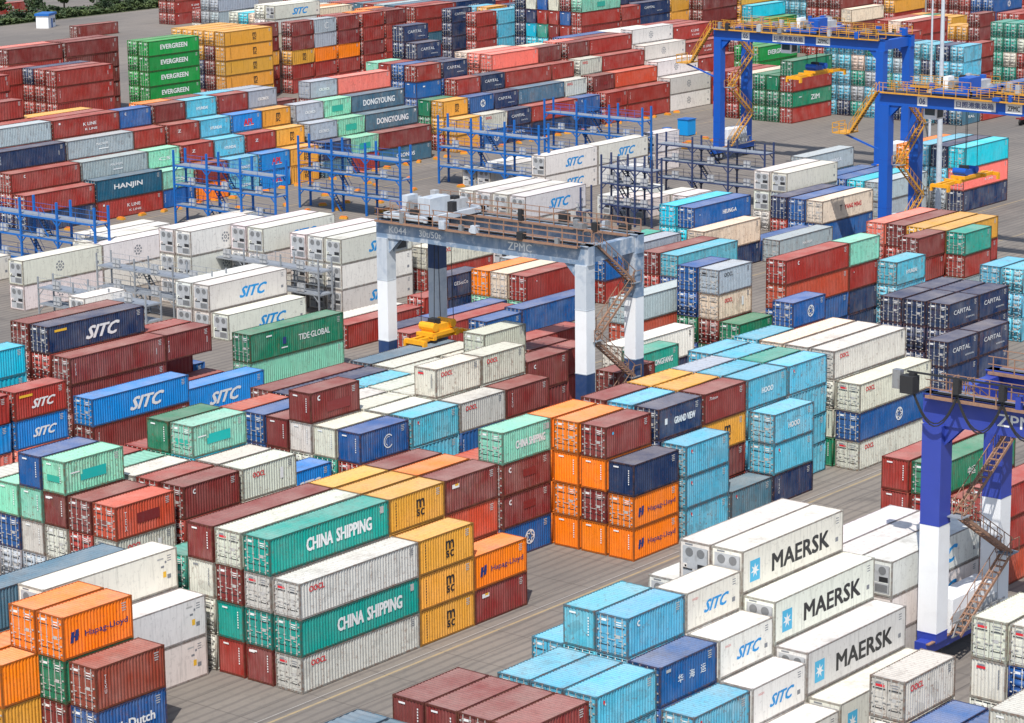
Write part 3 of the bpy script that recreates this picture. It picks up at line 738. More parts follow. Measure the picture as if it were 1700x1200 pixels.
130.90 151.30 2.60 20 0 1 0 0 oo|short pale grey container, on a silver grey one
130.90 151.30 5.21 20 0 1 0 0 mi|short mint container, on a pale grey one
130.90 151.30 7.81 20 0 1 0 0 bl|short blue container, on a mint one
130.90 154.00 0.00 20 0 0 0 0 gr
130.90 154.00 2.60 20 0 0 0 0 bl|short blue container, on a silver grey one
130.90 154.00 5.21 20 0 1 0 0 mi|short mint container, on top of its stack, at lower far left
130.90 156.70 0.00 20 0 0 0 0 oo
130.90 156.70 2.60 20 0 0 0 1 oo
130.90 156.70 5.21 20 0 0 0 0 oo
137.90 143.20 0.00 20 0 0 0 1 oo
137.90 143.20 2.60 20 0 0 0 0 rd
137.90 143.20 5.21 20 0 0 0 0 mr K|short maroon container, right of a rust orange one
137.90 145.90 0.00 20 0 0 0 1 oo
137.90 145.90 2.60 20 0 0 0 1 oo
137.90 145.90 5.21 20 0 0 0 0 rd|short red container, on top of its stack left of a pale grey one
137.90 148.60 0.00 20 0 0 0 1 oo
137.90 148.60 2.60 20 0 0 0 1 mi
137.90 148.60 5.21 20 0 0 0 0 oo|short pale grey container, left of a turquoise one
137.90 151.30 0.00 20 0 0 0 1 oo
137.90 151.30 2.60 20 0 0 0 1 tl
137.90 151.30 5.21 20 0 0 0 0 mi P
137.90 154.00 0.00 20 0 0 0 1 rd
137.90 154.00 2.60 20 0 0 0 1 rd
137.90 154.00 5.21 20 0 0 0 0 rd
144.30 143.20 0.00 20 0 0 0 1 oo
144.30 143.20 2.60 20 0 0 0 0 oo
144.30 143.20 5.21 20 0 0 0 0 oo OOCLb|short pale grey container with red lettering, on top of its stack
144.30 145.90 0.00 20 0 0 0 1 oo
144.30 145.90 2.60 20 0 0 0 1 oo
144.30 145.90 5.21 20 0 0 0 0 oo|short pale grey container, on top of its stack right of a red one
144.30 148.60 0.00 20 0 0 0 1 oo
144.30 148.60 2.60 20 0 0 0 1 oo
144.30 148.60 5.21 20 0 0 0 0 cy
144.30 148.60 7.81 20 0 0 0 0 mi PATCH|short mint container with turquoise repainted patch, on a turquoise one
144.30 151.30 0.00 20 0 0 0 1 oo
144.30 151.30 2.60 20 0 0 0 1 oo
144.30 151.30 5.21 20 0 0 0 0 tl
144.30 151.30 7.81 20 0 1 0 0 gn|short dark green container, on a green teal one
144.30 154.00 0.00 20 0 0 0 1 rd
144.30 154.00 2.60 20 0 0 0 1 rd
144.30 154.00 5.21 20 0 0 0 0 rd
151.30 145.90 0.00 20 0 0 0 1 lb
151.30 145.90 2.60 20 0 0 0 0 sb SITC|short bright blue container with white slanted lettering, on top of its stack
157.90 143.20 0.00 20 0 0 0 1 tl
157.90 143.20 2.60 20 0 0 0 0 rd
157.90 143.20 5.21 20 0 1 0 0 bl C|short blue container with white open ring emblem, on top of its stack
157.90 145.90 0.00 20 0 0 0 1 oo
157.90 145.90 2.60 20 0 0 0 0 tl
157.90 145.90 5.21 20 0 1 0 0 oo|short pale grey container, on top of its stack on a green teal one
157.90 148.60 0.00 20 0 0 0 1 oo
157.90 148.60 2.60 20 0 0 0 0 oo
157.90 148.60 5.21 20 0 1 0 0 oo|short pale grey container, on a pale grey one
157.90 148.60 7.81 20 0 1 0 0 mr PATCHM|short maroon container with crescent mark and long dark patch, on top of its stack
157.90 151.30 0.00 20 0 0 0 1 mi
157.90 151.30 2.60 20 0 0 0 0 mr
157.90 151.30 5.21 20 0 1 0 0 mr|short maroon container, on top of its stack, at lower middle left
157.90 154.00 0.00 20 0 0 0 1 oo
157.90 154.00 2.60 20 0 0 0 0 bl
157.90 154.00 5.21 20 0 0 0 0 bl|short blue container, on top of its stack, at lower middle left
157.90 156.70 0.00 20 0 0 0 1 rs
157.90 156.70 2.60 20 0 0 0 1 rs
157.90 156.70 5.21 20 0 0 0 0 rs
164.40 143.20 0.00 20 0 0 0 1 tl
164.40 143.20 2.60 20 0 0 0 0 lb
164.40 143.20 5.21 20 0 0 0 0 lb F|short light blue container, right of a blue one
164.40 145.90 0.00 20 0 0 0 1 oo
164.40 145.90 2.60 20 0 0 0 1 oo
164.40 145.90 5.21 20 0 0 0 0 oo|short pale grey container, fourth from left of these at lower middle left centre
164.40 148.60 0.00 20 0 0 0 1 oo
164.40 148.60 2.60 20 0 0 0 1 oo
164.40 148.60 5.21 20 0 0 0 0 oo
164.40 151.30 0.00 20 0 0 0 1 oo
164.40 151.30 2.60 20 0 0 0 1 oo
164.40 151.30 5.21 20 0 0 0 0 oo
164.40 154.00 0.00 20 0 0 0 1 oo
164.40 154.00 2.60 20 0 0 0 1 oo
164.40 154.00 5.21 20 0 0 0 0 lb
164.40 156.70 0.00 20 0 0 0 1 mr
164.40 156.70 2.60 20 0 0 0 1 mr
164.40 156.70 5.21 20 0 0 0 0 na
170.70 143.20 0.00 20 0 0 0 1 rd
170.70 143.20 2.60 20 0 0 0 0 bl T
170.70 143.20 5.21 20 0 0 0 0 oo OOCL|short pale grey container with small red lettering, right of a light blue one
170.70 145.90 0.00 20 0 0 0 1 oo
170.70 145.90 2.60 20 0 0 0 1 oo
170.70 145.90 5.21 20 0 0 0 0 oo OOCL
170.70 145.90 7.81 20 0 1 0 0 oo OOCL|short pale grey container with small red lettering, leftmost of these at lower middle left centre
170.70 148.60 0.00 20 0 0 0 1 oo
170.70 148.60 2.60 20 0 0 0 1 oo
170.70 148.60 5.21 20 0 0 0 0 oo
170.70 151.30 0.00 20 0 0 0 1 oo
170.70 151.30 2.60 20 0 0 0 1 oo
170.70 151.30 5.21 20 0 0 0 0 oo
170.70 154.00 0.00 20 0 0 0 1 oo
170.70 154.00 2.60 20 0 0 0 1 oo
170.70 154.00 5.21 20 0 0 0 0 lb
170.70 156.70 0.00 20 0 0 0 1 na
170.70 156.70 2.60 20 0 0 0 1 na
170.70 156.70 5.21 20 0 0 0 0 na
176.90 143.20 0.00 20 0 0 0 1 rd
176.90 143.20 2.60 20 0 0 0 0 mr
176.90 143.20 5.21 20 0 0 0 0 mr TEX|short maroon container, leftmost of these at lower middle right centre
176.90 145.90 0.00 20 0 0 0 1 oo
176.90 145.90 2.60 20 0 0 0 1 oo
176.90 145.90 5.21 20 0 0 0 0 oo
176.90 145.90 7.81 20 0 0 0 0 oo OOCL|short pale grey container with small red lettering, at upper middle left centre
176.90 148.60 0.00 20 0 0 0 1 oo
176.90 148.60 2.60 20 0 0 0 1 oo
176.90 148.60 5.21 20 0 0 0 1 oo
176.90 151.30 0.00 20 0 0 0 1 oo
176.90 151.30 2.60 20 0 0 0 1 oo
176.90 151.30 5.21 20 0 0 0 1 oo
176.90 154.00 0.00 20 0 0 0 1 oo
176.90 154.00 2.60 20 0 0 0 1 oo
176.90 154.00 5.21 20 0 0 0 0 oo
164.40 159.40 0.00 40 0 0 0 1 mr
164.40 159.40 2.60 40 0 0 0 1 mr
164.40 159.40 5.21 40 0 0 0 0 mr|long maroon container, left of a slate blue one
177.40 156.70 0.00 40 0 0 0 1 oo
177.40 156.70 2.60 40 0 0 0 1 oo
177.40 156.70 5.21 40 0 0 0 0 oo|long pale grey container, right of a navy one
177.40 159.40 0.00 40 0 0 0 1 sl
177.40 159.40 2.60 40 0 0 0 1 sl
177.40 159.40 5.21 40 0 0 0 0 sl|long slate blue container, right of a maroon one
183.20 145.90 0.00 20 1 0 0 1 mr
183.20 145.90 2.91 20 1 0 0 0 mr
183.20 145.90 5.82 20 1 0 0 0 mr K|short maroon container, third from left of these at lower middle right centre
183.20 148.60 0.00 20 0 0 0 1 mr
183.20 148.60 2.60 20 0 0 0 1 mr
183.20 148.60 5.21 20 0 0 0 0 mr
183.80 151.30 0.00 20 0 0 0 1 oo
183.80 151.30 2.60 20 0 0 0 1 oo
183.80 151.30 5.21 20 0 0 0 0 oo OOCLb
183.80 151.30 7.81 20 0 0 0 0 oo|short pale grey container, rightmost of these at upper middle left centre
183.80 154.00 0.00 20 0 0 0 1 oo
183.80 154.00 2.60 20 0 0 0 1 oo
183.80 154.00 5.21 20 0 0 0 0 oo
190.20 148.60 0.00 20 0 0 0 1 rd
190.20 148.60 2.60 20 0 0 0 0 rd
190.20 148.60 5.21 20 0 0 0 0 rd|short red container, on top of its stack, at upper middle right centre
190.20 151.30 0.00 20 0 0 0 1 mr
190.20 151.30 2.60 20 0 0 0 1 mr
190.20 151.30 5.21 20 0 0 0 0 mr
190.20 154.00 0.00 40 0 0 0 1 rd
190.20 154.00 2.60 40 0 0 0 1 rd
190.20 154.00 5.21 40 0 0 0 0 rd|long red container, right of a pale grey one, at upper middle right centre
190.20 156.70 0.00 40 0 0 0 1 oo
190.20 156.70 2.60 40 0 0 0 1 oo
196.60 145.90 0.00 20 0 0 0 1 rd
196.60 145.90 2.60 20 0 0 0 0 mr|short maroon container, rightmost of these at lower middle right centre
204.31 148.60 0.00 20 0 0 0 1 tl
204.31 148.60 2.60 20 0 0 0 0 tl DONGFANG|short green teal container with white lettering, on top of its stack
204.69 151.30 0.00 40 0 0 0 0 na
204.69 151.30 2.60 40 1 0 0 0 wh|long white container, on a navy one
221.09 151.30 0.00 20 0 0 0 0 gn
221.09 151.30 2.60 20 0 0 0 0 mr
221.09 151.30 5.21 20 0 0 0 0 cr OOCLb|short cream container with red lettering, third from the ground
221.09 151.30 7.81 20 0 0 0 0 gr OOCLk|short silver grey container with black lettering, on top of its stack
221.09 154.00 0.00 20 0 0 0 0 bl
221.09 154.00 2.60 20 0 0 0 0 gn
221.09 154.00 5.21 20 0 0 0 0 bl
221.09 154.00 7.81 20 0 0 0 0 bl|short blue container, on top of its stack, at upper middle right
220.89 148.60 0.00 20 0 0 0 1 rd
220.89 148.60 2.60 20 0 0 0 0 gn|short dark green container, on top of its stack, at upper middle right
234.20 151.30 0.00 40 0 0 0 1 mr
234.20 151.30 2.60 40 0 0 0 1 ye
234.20 151.30 5.21 40 0 0 0 1 ye
214.00 157.40 0.00 40 0 0 0 1 oo
214.00 157.40 2.60 40 0 0 0 0 rs|long rust orange container, under a silver grey one
214.00 157.40 5.21 40 0 0 0 0 gr|long silver grey container, on a rust orange one
222.33 143.20 0.00 20 0 0 0 1 mr
222.33 143.20 2.60 20 0 0 0 0 rd
222.33 143.20 5.21 20 0 0 0 0 bl APL|short blue container with white round emblem, at upper middle right
229.30 148.60 0.00 40 0 0 0 0 bl
229.30 148.60 2.60 40 0 0 0 0 bl
229.30 148.60 5.21 40 0 0 0 0 rs|long rust orange container, third from the ground
229.30 148.60 7.81 40 0 0 0 0 rd K|long red container, left of a mint one
241.66 148.60 0.00 20 0 0 0 0 na
241.66 148.60 2.60 20 0 0 0 0 na|short navy container, under a red one
241.66 148.60 5.21 20 0 0 0 0 rd F|short red container, on a navy one
241.66 148.60 7.81 20 0 0 0 0 mi|short mint container, right of a red one
246.81 145.90 0.00 20 0 0 0 0 lb
246.81 145.90 2.60 20 0 0 0 0 lb
246.81 145.90 5.21 20 0 0 0 0 lb H|short light blue container, third from left of these at upper middle far right
260.51 151.30 0.00 20 0 0 0 0 rd
260.51 151.30 2.60 20 0 0 0 0 rd
260.51 151.30 5.21 20 0 0 0 0 mr|short maroon container, at upper middle far right
266.30 148.60 0.00 20 0 0 0 0 gr
266.30 148.60 2.60 20 0 0 0 0 rd|short red container, on a silver grey one
266.30 148.60 5.21 20 0 0 0 0 tl|short green teal container, on a red one
266.63 151.30 0.00 40 0 0 0 0 rd
266.63 151.30 2.60 40 0 0 0 0 rd
266.63 151.30 5.21 40 0 0 0 0 ye|long yellow container, on top of its stack on a red one
266.63 154.00 0.00 40 0 0 0 1 rd
266.63 154.00 2.60 40 0 0 0 1 rd
266.63 154.00 5.21 40 0 0 0 0 ye
266.63 156.70 0.00 40 0 0 0 1 rd
266.63 156.70 2.60 40 0 0 0 0 rd
266.63 156.70 5.21 40 0 0 0 0 mr|long maroon container, at upper far right
266.63 159.40 0.00 40 0 0 0 1 rd
266.63 159.40 2.60 40 0 0 0 0 rd
266.63 159.40 5.21 40 0 0 0 0 pk|long pinkish red container, at upper far right
253.50 154.00 0.00 20 0 0 0 1 rd
253.50 154.00 2.60 20 0 0 0 0 rd
317.77 177.80 0.00 40 1 0 0 0 na T|long navy container, under a pinkish red one
317.77 177.80 2.91 40 1 0 0 0 pk KLINE|long pinkish red container with two white lines of lettering, second from the ground
317.77 177.80 5.82 40 1 0 0 0 cy|long turquoise container, on a pinkish red one
317.77 180.50 0.00 40 1 0 0 0 gr
317.77 180.50 2.91 40 1 0 0 0 lb
317.77 180.50 5.82 40 1 0 0 0 na|long navy container, on a light blue one
317.77 183.20 0.00 40 1 0 0 0 gr
317.77 183.20 2.91 40 1 0 0 0 lb
317.77 183.20 5.82 40 1 0 0 0 lb|long light blue container, on top of its stack, at upper far right
317.77 185.90 0.00 40 0 0 0 1 lb
317.77 185.90 2.60 40 1 0 0 0 or
317.77 185.90 5.51 40 1 0 0 0 or
291.00 188.60 0.00 40 0 0 0 1 rd
291.00 188.60 2.60 40 0 0 0 0 gr
291.00 188.60 5.21 40 0 0 1 0 wh|long white refrigerated container, on a silver grey one
291.00 191.30 0.00 40 0 0 0 0 oo
291.00 191.30 2.60 40 0 0 1 0 wh|long white refrigerated container, on a pale grey one
291.00 191.30 5.21 40 0 0 1 0 wh|long white refrigerated container, on a white one, at upper right
186.23 183.20 0.00 45 1 0 0 0 mi|extra long mint container, at the bottom of its stack
186.23 183.20 2.91 45 1 0 0 0 gn TRICON|extra long dark green container with white lettering, on top of its stack
160.29 177.80 0.00 40 0 0 0 0 mr T|long maroon container, under a bright blue one
160.29 177.80 2.60 40 0 0 0 0 sb SITC|long bright blue container with white slanted lettering, on top of its stack
173.11 180.50 0.00 40 1 0 0 0 sb SITC|long bright blue container with white slanted lettering, alone on the ground
176.48 183.20 0.00 20 1 0 0 0 rd
150.64 177.00 0.00 20 0 0 0 0 pk
150.64 177.00 2.60 20 0 0 0 0 sb SITC|short bright blue container with white slanted lettering, right of a bright blue one
150.64 177.00 5.21 20 0 0 0 0 rd SITCy|short red container with white slanted lettering and yellow sticker, on top of its stack
144.03 177.00 0.00 20 0 0 0 0 pk
144.03 177.00 2.60 20 0 0 0 0 sb SITC
144.03 177.00 5.21 20 0 0 0 0 rd SITC
162.68 183.20 0.00 40 0 0 0 0 mr
162.68 183.20 2.60 40 0 0 0 0 mr|long maroon container, on a maroon one, at lower middle far left
162.68 183.20 5.21 40 0 0 0 0 mr T|long maroon container, on a maroon one and left of a maroon one
162.68 185.90 0.00 40 0 0 0 1 rd
162.68 185.90 2.60 40 0 0 0 0 rd
162.68 185.90 5.21 40 0 0 0 0 rd
174.93 183.20 5.21 20 0 0 0 0 mr T|short maroon container, alone on the ground
174.93 185.90 0.00 20 0 0 0 1 rd
174.93 185.90 2.60 20 0 0 0 0 rd
174.93 185.90 5.21 20 0 0 0 0 rd
162.61 185.90 7.81 40 0 0 0 0 na SITCy|long navy container with white slanted lettering and yellow sticker, alone on the ground
162.61 188.60 0.00 40 0 0 0 1 mr
162.61 188.60 2.60 40 0 0 0 0 mr
162.61 188.60 5.21 40 0 0 0 0 mr
162.61 188.60 7.81 40 0 0 0 0 mr|long maroon container, leftmost of these at upper middle far left
144.21 181.90 0.00 40 0 0 0 1 cy
144.21 181.90 2.60 40 0 0 0 1 cy
144.21 181.90 5.21 40 0 0 0 0 cy
144.21 181.90 7.81 40 0 0 0 0 cy SITCc|long turquoise container with white slanted lettering, on top of its stack
179.21 188.60 0.00 20 0 0 0 0 bl
179.21 191.30 0.00 20 0 0 0 1 bl
213.18 180.50 0.00 40 0 0 0 0 rd T|long red container, alone on the ground right of a red one
207.06 180.50 0.00 20 0 0 0 0 rd|short red container, alone on the ground left of a red one
214.44 183.20 0.00 40 0 0 0 0 bl|long blue container, at upper middle left centre
208.32 183.20 0.00 20 0 0 0 0 na
206.38 188.60 0.00 40 0 0 0 0 rd|long red container, leftmost of these at upper middle left centre
206.38 191.30 0.00 40 0 0 0 0 oo
222.01 191.30 0.00 20 0 0 0 0 rd
222.82 188.60 0.00 20 0 0 0 0 na
222.82 188.60 2.60 20 0 0 0 0 na GE|short navy container, on top of its stack, at upper middle left centre
216.35 177.80 0.00 20 0 0 0 0 bl|short blue container, at upper middle left centre
222.46 177.80 0.00 40 1 0 0 0 bl|long blue container, alone on the ground right of a blue one
226.69 180.50 0.00 40 0 0 0 0 mi
226.69 180.50 2.60 40 1 0 0 0 rd F|long red container, on a mint one
226.69 183.20 0.00 40 0 0 0 0 mi
226.69 183.20 2.60 40 1 0 0 0 cr|long cream container, at upper middle right centre
226.69 185.90 0.00 40 0 0 0 0 mi
226.69 185.90 2.60 40 1 0 0 0 or|long orange container, on a mint one
241.00 180.50 0.00 20 0 0 0 0 rd|short red container, at the bottom of its stack under a blue one
241.00 180.50 2.60 20 0 0 0 0 bl|short blue container, on a red one
262.44 183.20 0.00 40 0 0 0 1 tl
262.44 183.20 2.60 40 0 0 0 0 cy
262.44 183.20 5.21 40 0 0 0 0 bl HMM|long blue container with white lettering, on top of its stack
262.44 185.90 0.00 40 0 0 0 1 oo
262.44 185.90 2.60 40 0 0 0 0 cy
262.44 185.90 5.21 40 0 0 0 0 cy|long turquoise container, on top of its stack on a turquoise one
260.55 180.50 0.00 40 0 0 0 0 na
260.55 180.50 2.60 40 1 0 0 0 cr Y|long cream container, on a navy one
247.60 175.10 0.00 40 0 0 0 0 bl
247.60 175.10 2.60 40 0 0 0 0 lb|long light blue container, on a blue one
247.60 177.80 0.00 40 0 0 0 0 rd
247.60 177.80 2.60 40 0 0 0 0 mr|long maroon container, at upper middle right centre
247.60 183.20 0.00 40 0 0 0 0 gr
247.60 183.20 2.60 40 0 0 0 0 gr|long silver grey container, on a silver grey one, at upper middle right centre
247.60 185.90 0.00 40 0 0 0 1 tl
247.60 185.90 2.60 40 0 0 0 0 tl|long green teal container, at upper middle right centre
235.00 188.60 0.00 40 0 0 0 1 rd
235.00 188.60 2.60 40 0 0 0 0 gr|long silver grey container, leftmost of these at upper middle right centre
235.00 191.30 0.00 40 0 0 0 1 oo
272.80 177.80 0.00 40 1 0 0 0 gr YML|long silver grey container, alone on the ground
272.80 180.50 0.00 40 0 0 0 0 bl
286.81 180.50 0.00 40 0 0 0 0 bl|long blue container, under a cream one
286.81 180.50 2.60 40 1 0 0 0 cr YANGMING|long cream container with red lettering, on top of its stack
286.81 183.20 0.00 40 0 0 0 0 bl
286.81 183.20 2.60 40 1 0 0 0 bl T|long blue container, on a blue one, at upper right
286.81 185.90 0.00 40 0 0 0 0 rd
286.81 185.90 2.60 40 1 0 0 0 na|long navy container, at upper right
305.26 183.20 0.00 40 0 0 0 0 gr|long silver grey container, left of a silver grey one
305.26 183.20 2.60 40 0 0 0 0 gr|long silver grey container, left of a light blue one
305.26 185.90 0.00 40 0 0 0 1 cy
305.26 185.90 2.60 40 0 0 0 0 cy
305.26 188.60 0.00 40 0 0 0 1 bl
305.26 188.60 2.60 40 0 0 0 0 bl
305.26 191.30 0.00 40 0 0 0 1 bl
305.26 191.30 2.60 40 0 0 0 0 bl
303.88 194.00 0.00 40 0 0 0 1 lb
303.88 194.00 2.60 40 0 0 0 0 lb
303.88 194.00 5.21 40 0 0 0 0 gr HMM|long silver grey container with white lettering, on top of its stack
303.88 196.70 0.00 40 0 0 1 1 wh
303.88 196.70 2.60 40 0 0 1 1 wh
201.69 201.50 0.00 40 1 0 1 0 wh SITC|long white refrigerated container with blue slanted lettering, alone on the ground
201.58 204.20 0.00 40 1 0 1 0 wh|long white refrigerated one, third from left of these at upper middle left
201.58 204.20 2.91 40 1 0 1 0 wh SITC|long white refrigerated one with blue slanted lettering, leftmost of these at upper middle left
201.58 206.90 0.00 40 1 0 1 0 wh|long white refrigerated one, leftmost of these at upper middle left
201.58 206.90 2.91 40 1 0 1 0 wh|long white refrigerated container, on top of its stack, at upper middle left
219.79 201.50 0.00 40 0 0 1 0 wh SITC|long white refrigerated one with blue slanted lettering, rightmost of these at upper middle left centre
219.79 201.50 2.60 40 1 0 1 0 wh|long white refrigerated container, second from the ground, at upper middle left centre
219.79 201.50 5.51 40 1 0 1 0 wh SITC|long white refrigerated one with blue slanted lettering, leftmost of these at upper middle left centre
219.79 204.20 0.00 40 0 0 1 0 wh|long white refrigerated one, rightmost of these at upper middle left
219.79 204.20 2.60 40 1 0 1 0 wh|long white refrigerated one, eighth from left of these at upper middle left
219.79 204.20 5.51 40 1 0 1 0 wh|long white refrigerated one, rightmost of these at upper left
219.79 206.90 0.00 40 0 0 1 0 wh|long white refrigerated one, seventh from left of these at upper middle left
219.79 206.90 2.60 40 1 0 1 0 wh|long white refrigerated one, sixth from left of these at upper middle left
219.79 206.90 5.51 40 1 0 1 0 wh|long white refrigerated one, fourth from left of these at upper left
218.48 212.30 0.00 40 1 0 1 0 wh|long white refrigerated one, fifth from left of these at upper middle left
218.48 212.30 2.91 40 1 0 1 0 wh SITC|long white refrigerated container with blue slanted lettering, second from the ground, at upper middle left
218.48 212.30 5.82 40 1 0 1 0 wh SITC|long white refrigerated container with blue slanted lettering, at upper left
218.48 215.00 0.00 40 1 0 1 1 wh
218.48 215.00 2.91 40 1 0 1 0 wh|long white refrigerated one, fourth from left of these at upper middle left
218.48 215.00 5.82 40 1 0 1 0 wh|long white refrigerated one, third from left of these at upper left
212.30 217.70 0.00 40 1 0 1 1 wh
212.30 217.70 2.91 40 1 0 1 0 wh ONE|long white refrigerated container with grey round emblem, second from the ground
212.30 217.70 5.82 40 1 0 1 0 wh ONE|long white refrigerated container with grey round emblem, at upper left
212.30 220.40 0.00 40 1 0 1 0 wh|long white refrigerated container, at the bottom of its stack, at upper middle far left
212.30 220.40 2.91 40 1 0 1 0 wh|long white refrigerated container, second from the ground, at upper middle far left
212.30 220.40 5.82 40 1 0 1 0 wh|long white refrigerated one, leftmost of these at upper left
252.96 201.50 0.00 40 1 0 1 0 wh|long white refrigerated container, at upper middle right centre
252.96 201.50 2.91 40 1 0 1 0 wh|long white refrigerated container, second from the ground, at upper right centre
252.96 201.50 5.82 40 1 0 1 0 wh SITC|long white refrigerated one with blue slanted lettering, leftmost of these at upper right centre
252.96 204.20 0.00 40 1 0 1 0 wh|long white refrigerated container, at the bottom of its stack, at upper middle left centre
252.96 204.20 2.91 40 1 0 1 0 wh|long white refrigerated container, second from the ground, on a white one, at upper left centre
252.96 204.20 5.82 40 1 0 1 0 wh|long white refrigerated container, on top of its stack, at upper right centre
252.96 206.90 0.00 40 1 0 1 1 wh
252.96 206.90 2.91 40 1 0 1 0 wh|long white refrigerated one, third from left of these at upper left centre
252.96 206.90 5.82 40 1 0 1 0 wh|long white refrigerated one, fifth from left of these at upper left centre
252.96 209.60 0.00 40 1 0 1 1 wh
252.96 209.60 2.91 40 1 0 1 0 wh
252.96 209.60 5.82 40 1 0 1 0 wh|long white refrigerated one, fourth from left of these at upper left centre
234.50 201.50 0.00 40 0 0 0 0 rd|long red container, at the bottom of its stack under a pale grey one
234.50 201.50 2.60 40 0 0 0 0 oo OOCLb|long pale grey container with red lettering, on top of its stack
234.50 204.20 0.00 40 1 0 1 1 wh
234.50 204.20 2.91 40 1 0 1 0 wh|long white refrigerated one, leftmost of these at upper left centre
234.50 204.20 5.82 40 1 0 1 0 wh SITC|long white refrigerated container with blue slanted lettering, at upper left centre
199.26 231.50 0.00 40 1 0 1 0 wh ONE|long white refrigerated one with grey round emblem, leftmost of these at upper middle far left
199.26 231.50 2.91 40 1 0 1 0 wh ONE|long white refrigerated one with grey round emblem, second from left at upper middle far left
199.26 247.70 0.00 40 1 0 1 0 wh|long white refrigerated container, alone on the ground, at upper middle far left
211.51 231.50 0.00 40 1 0 1 0 wh ONE|long white refrigerated one with grey round emblem, rightmost of these at upper middle far left
211.51 231.50 2.91 40 1 0 1 0 wh ONE|long white refrigerated one with grey round emblem, third from left at upper middle far left
211.51 234.20 0.00 40 1 0 1 1 wh
211.51 234.20 2.91 40 1 0 1 0 wh|long white refrigerated container, on top of its stack, at upper far left
226.00 247.70 0.00 40 1 0 1 0 wh|long white refrigerated one, rightmost of these at upper far left
226.00 250.40 0.00 40 1 0 1 0 wh|long white refrigerated one, leftmost of these at upper far left
240.49 236.90 0.00 40 1 0 1 1 wh
240.49 245.00 0.00 40 1 0 1 0 wh|long white refrigerated container, alone on the ground, at upper left
295.18 231.50 0.00 40 1 0 1 0 wh SITC|long white refrigerated one with blue lettering, third from left at upper right centre
295.18 231.50 2.91 40 1 0 1 0 wh SITC|long white refrigerated one with blue lettering, second from left at upper right centre
307.54 231.50 0.00 40 1 0 1 0 wh SITC|long white refrigerated one with blue lettering, fourth from left at upper right centre
307.54 231.50 2.91 40 1 0 1 0 wh SITC|long white refrigerated one with blue slanted lettering, rightmost of these at upper right centre
321.62 231.50 0.00 20 1 0 1 0 wh|short white refrigerated one, eighth from left of these at upper right centre
321.62 231.50 2.91 20 1 0 1 0 wh|short white refrigerated one, seventh from left of these at upper right centre
296.20 242.30 0.00 40 1 0 1 0 wh|long white refrigerated one, rightmost of these at upper left centre
296.20 245.00 0.00 40 1 0 1 0 wh|long white refrigerated one, second from left of these at upper left centre
232.20 268.50 0.00 40 0 0 0 0 na|long navy container, left of a red one
232.20 268.50 2.60 40 0 0 0 0 rd|long red container, left of a dark petrol blue one
232.20 271.20 0.00 40 0 0 0 0 na
232.20 271.20 2.60 40 0 0 0 0 rd
232.20 271.20 5.21 40 0 0 0 0 rd K|long red container, left of a silver grey one
232.20 273.90 0.00 40 0 0 0 0 rd
232.20 273.90 2.60 40 0 0 0 0 rd
232.20 273.90 5.21 40 0 0 0 0 rd
232.20 273.90 7.81 40 0 0 0 0 na T|long navy container, left of a silver grey one
232.20 276.60 0.00 40 0 0 0 1 rd
232.20 276.60 2.60 40 0 0 0 1 rd
232.20 276.60 5.21 40 0 0 0 1 rd
232.20 276.60 7.81 40 0 0 0 0 rd
232.20 276.60 10.41 40 0 0 0 0 gr|long silver grey container, leftmost of these at upper far left
232.20 279.30 0.00 40 0 0 0 1 rd
232.20 279.30 2.60 40 0 0 0 1 rd
232.20 279.30 5.21 40 0 0 0 1 rd
232.20 279.30 7.81 40 0 0 0 1 rd
232.20 279.30 10.41 40 0 0 0 0 rd
232.20 282.00 0.00 40 0 0 0 1 rd
232.20 282.00 2.60 40 0 0 0 1 rd
232.20 282.00 5.21 40 0 0 0 1 rd
232.20 282.00 7.81 40 0 0 0 1 rd
232.20 282.00 10.41 40 0 0 0 0 mr
232.20 282.00 13.02 40 0 0 0 0 rd
244.70 268.50 0.00 40 0 0 0 0 rd KLINE|long red container with two white lines of lettering, under a dark petrol blue one
244.70 268.50 2.60 40 1 0 0 0 hj HANJIN|long dark petrol blue container with big white lettering, on top of its stack
244.70 271.20 0.00 40 0 0 0 1 rd
244.70 271.20 2.60 40 0 0 0 0 rd
244.70 271.20 5.21 40 0 0 0 0 gr YML|long silver grey container, right of a red one
244.70 273.90 0.00 40 0 0 0 1 rd
244.70 273.90 2.60 40 0 0 0 1 rd
244.70 273.90 5.21 40 0 0 0 0 rd
244.70 273.90 7.81 40 0 0 0 0 gr YML|long silver grey container, right of a navy one
244.70 276.60 0.00 40 0 0 0 1 rd
244.70 276.60 2.60 40 0 0 0 1 rd
244.70 276.60 5.21 40 0 0 0 1 rd
244.70 276.60 7.81 40 0 0 0 0 rd
244.70 276.60 10.41 40 0 0 0 0 rd KLINE|long red container with two white lines of lettering, right of a silver grey one
244.70 279.30 0.00 40 0 0 0 1 rd
244.70 279.30 2.60 40 0 0 0 1 rd
244.70 279.30 5.21 40 0 0 0 1 rd
244.70 279.30 7.81 40 0 0 0 1 rd
244.70 279.30 10.41 40 0 0 0 0 rd
244.70 282.00 0.00 40 0 0 0 1 rd
244.70 282.00 2.60 40 0 0 0 1 rd
244.70 282.00 5.21 40 0 0 0 1 rd
244.70 282.00 7.81 40 0 0 0 1 ye
244.70 282.00 10.41 40 0 0 0 0 ye
256.95 268.50 0.00 20 0 0 0 0 bl T|short blue container, left of a orange one
256.95 268.50 2.60 20 0 0 0 0 mi CSX|short mint container, right of a dark petrol blue one
256.95 271.20 0.00 20 0 0 0 1 bl
256.95 271.20 2.60 20 0 0 0 0 bl
256.95 271.20 5.21 20 0 0 0 0 mi CSX|short mint container, at upper far left
256.95 273.90 0.00 20 0 0 0 1 rd
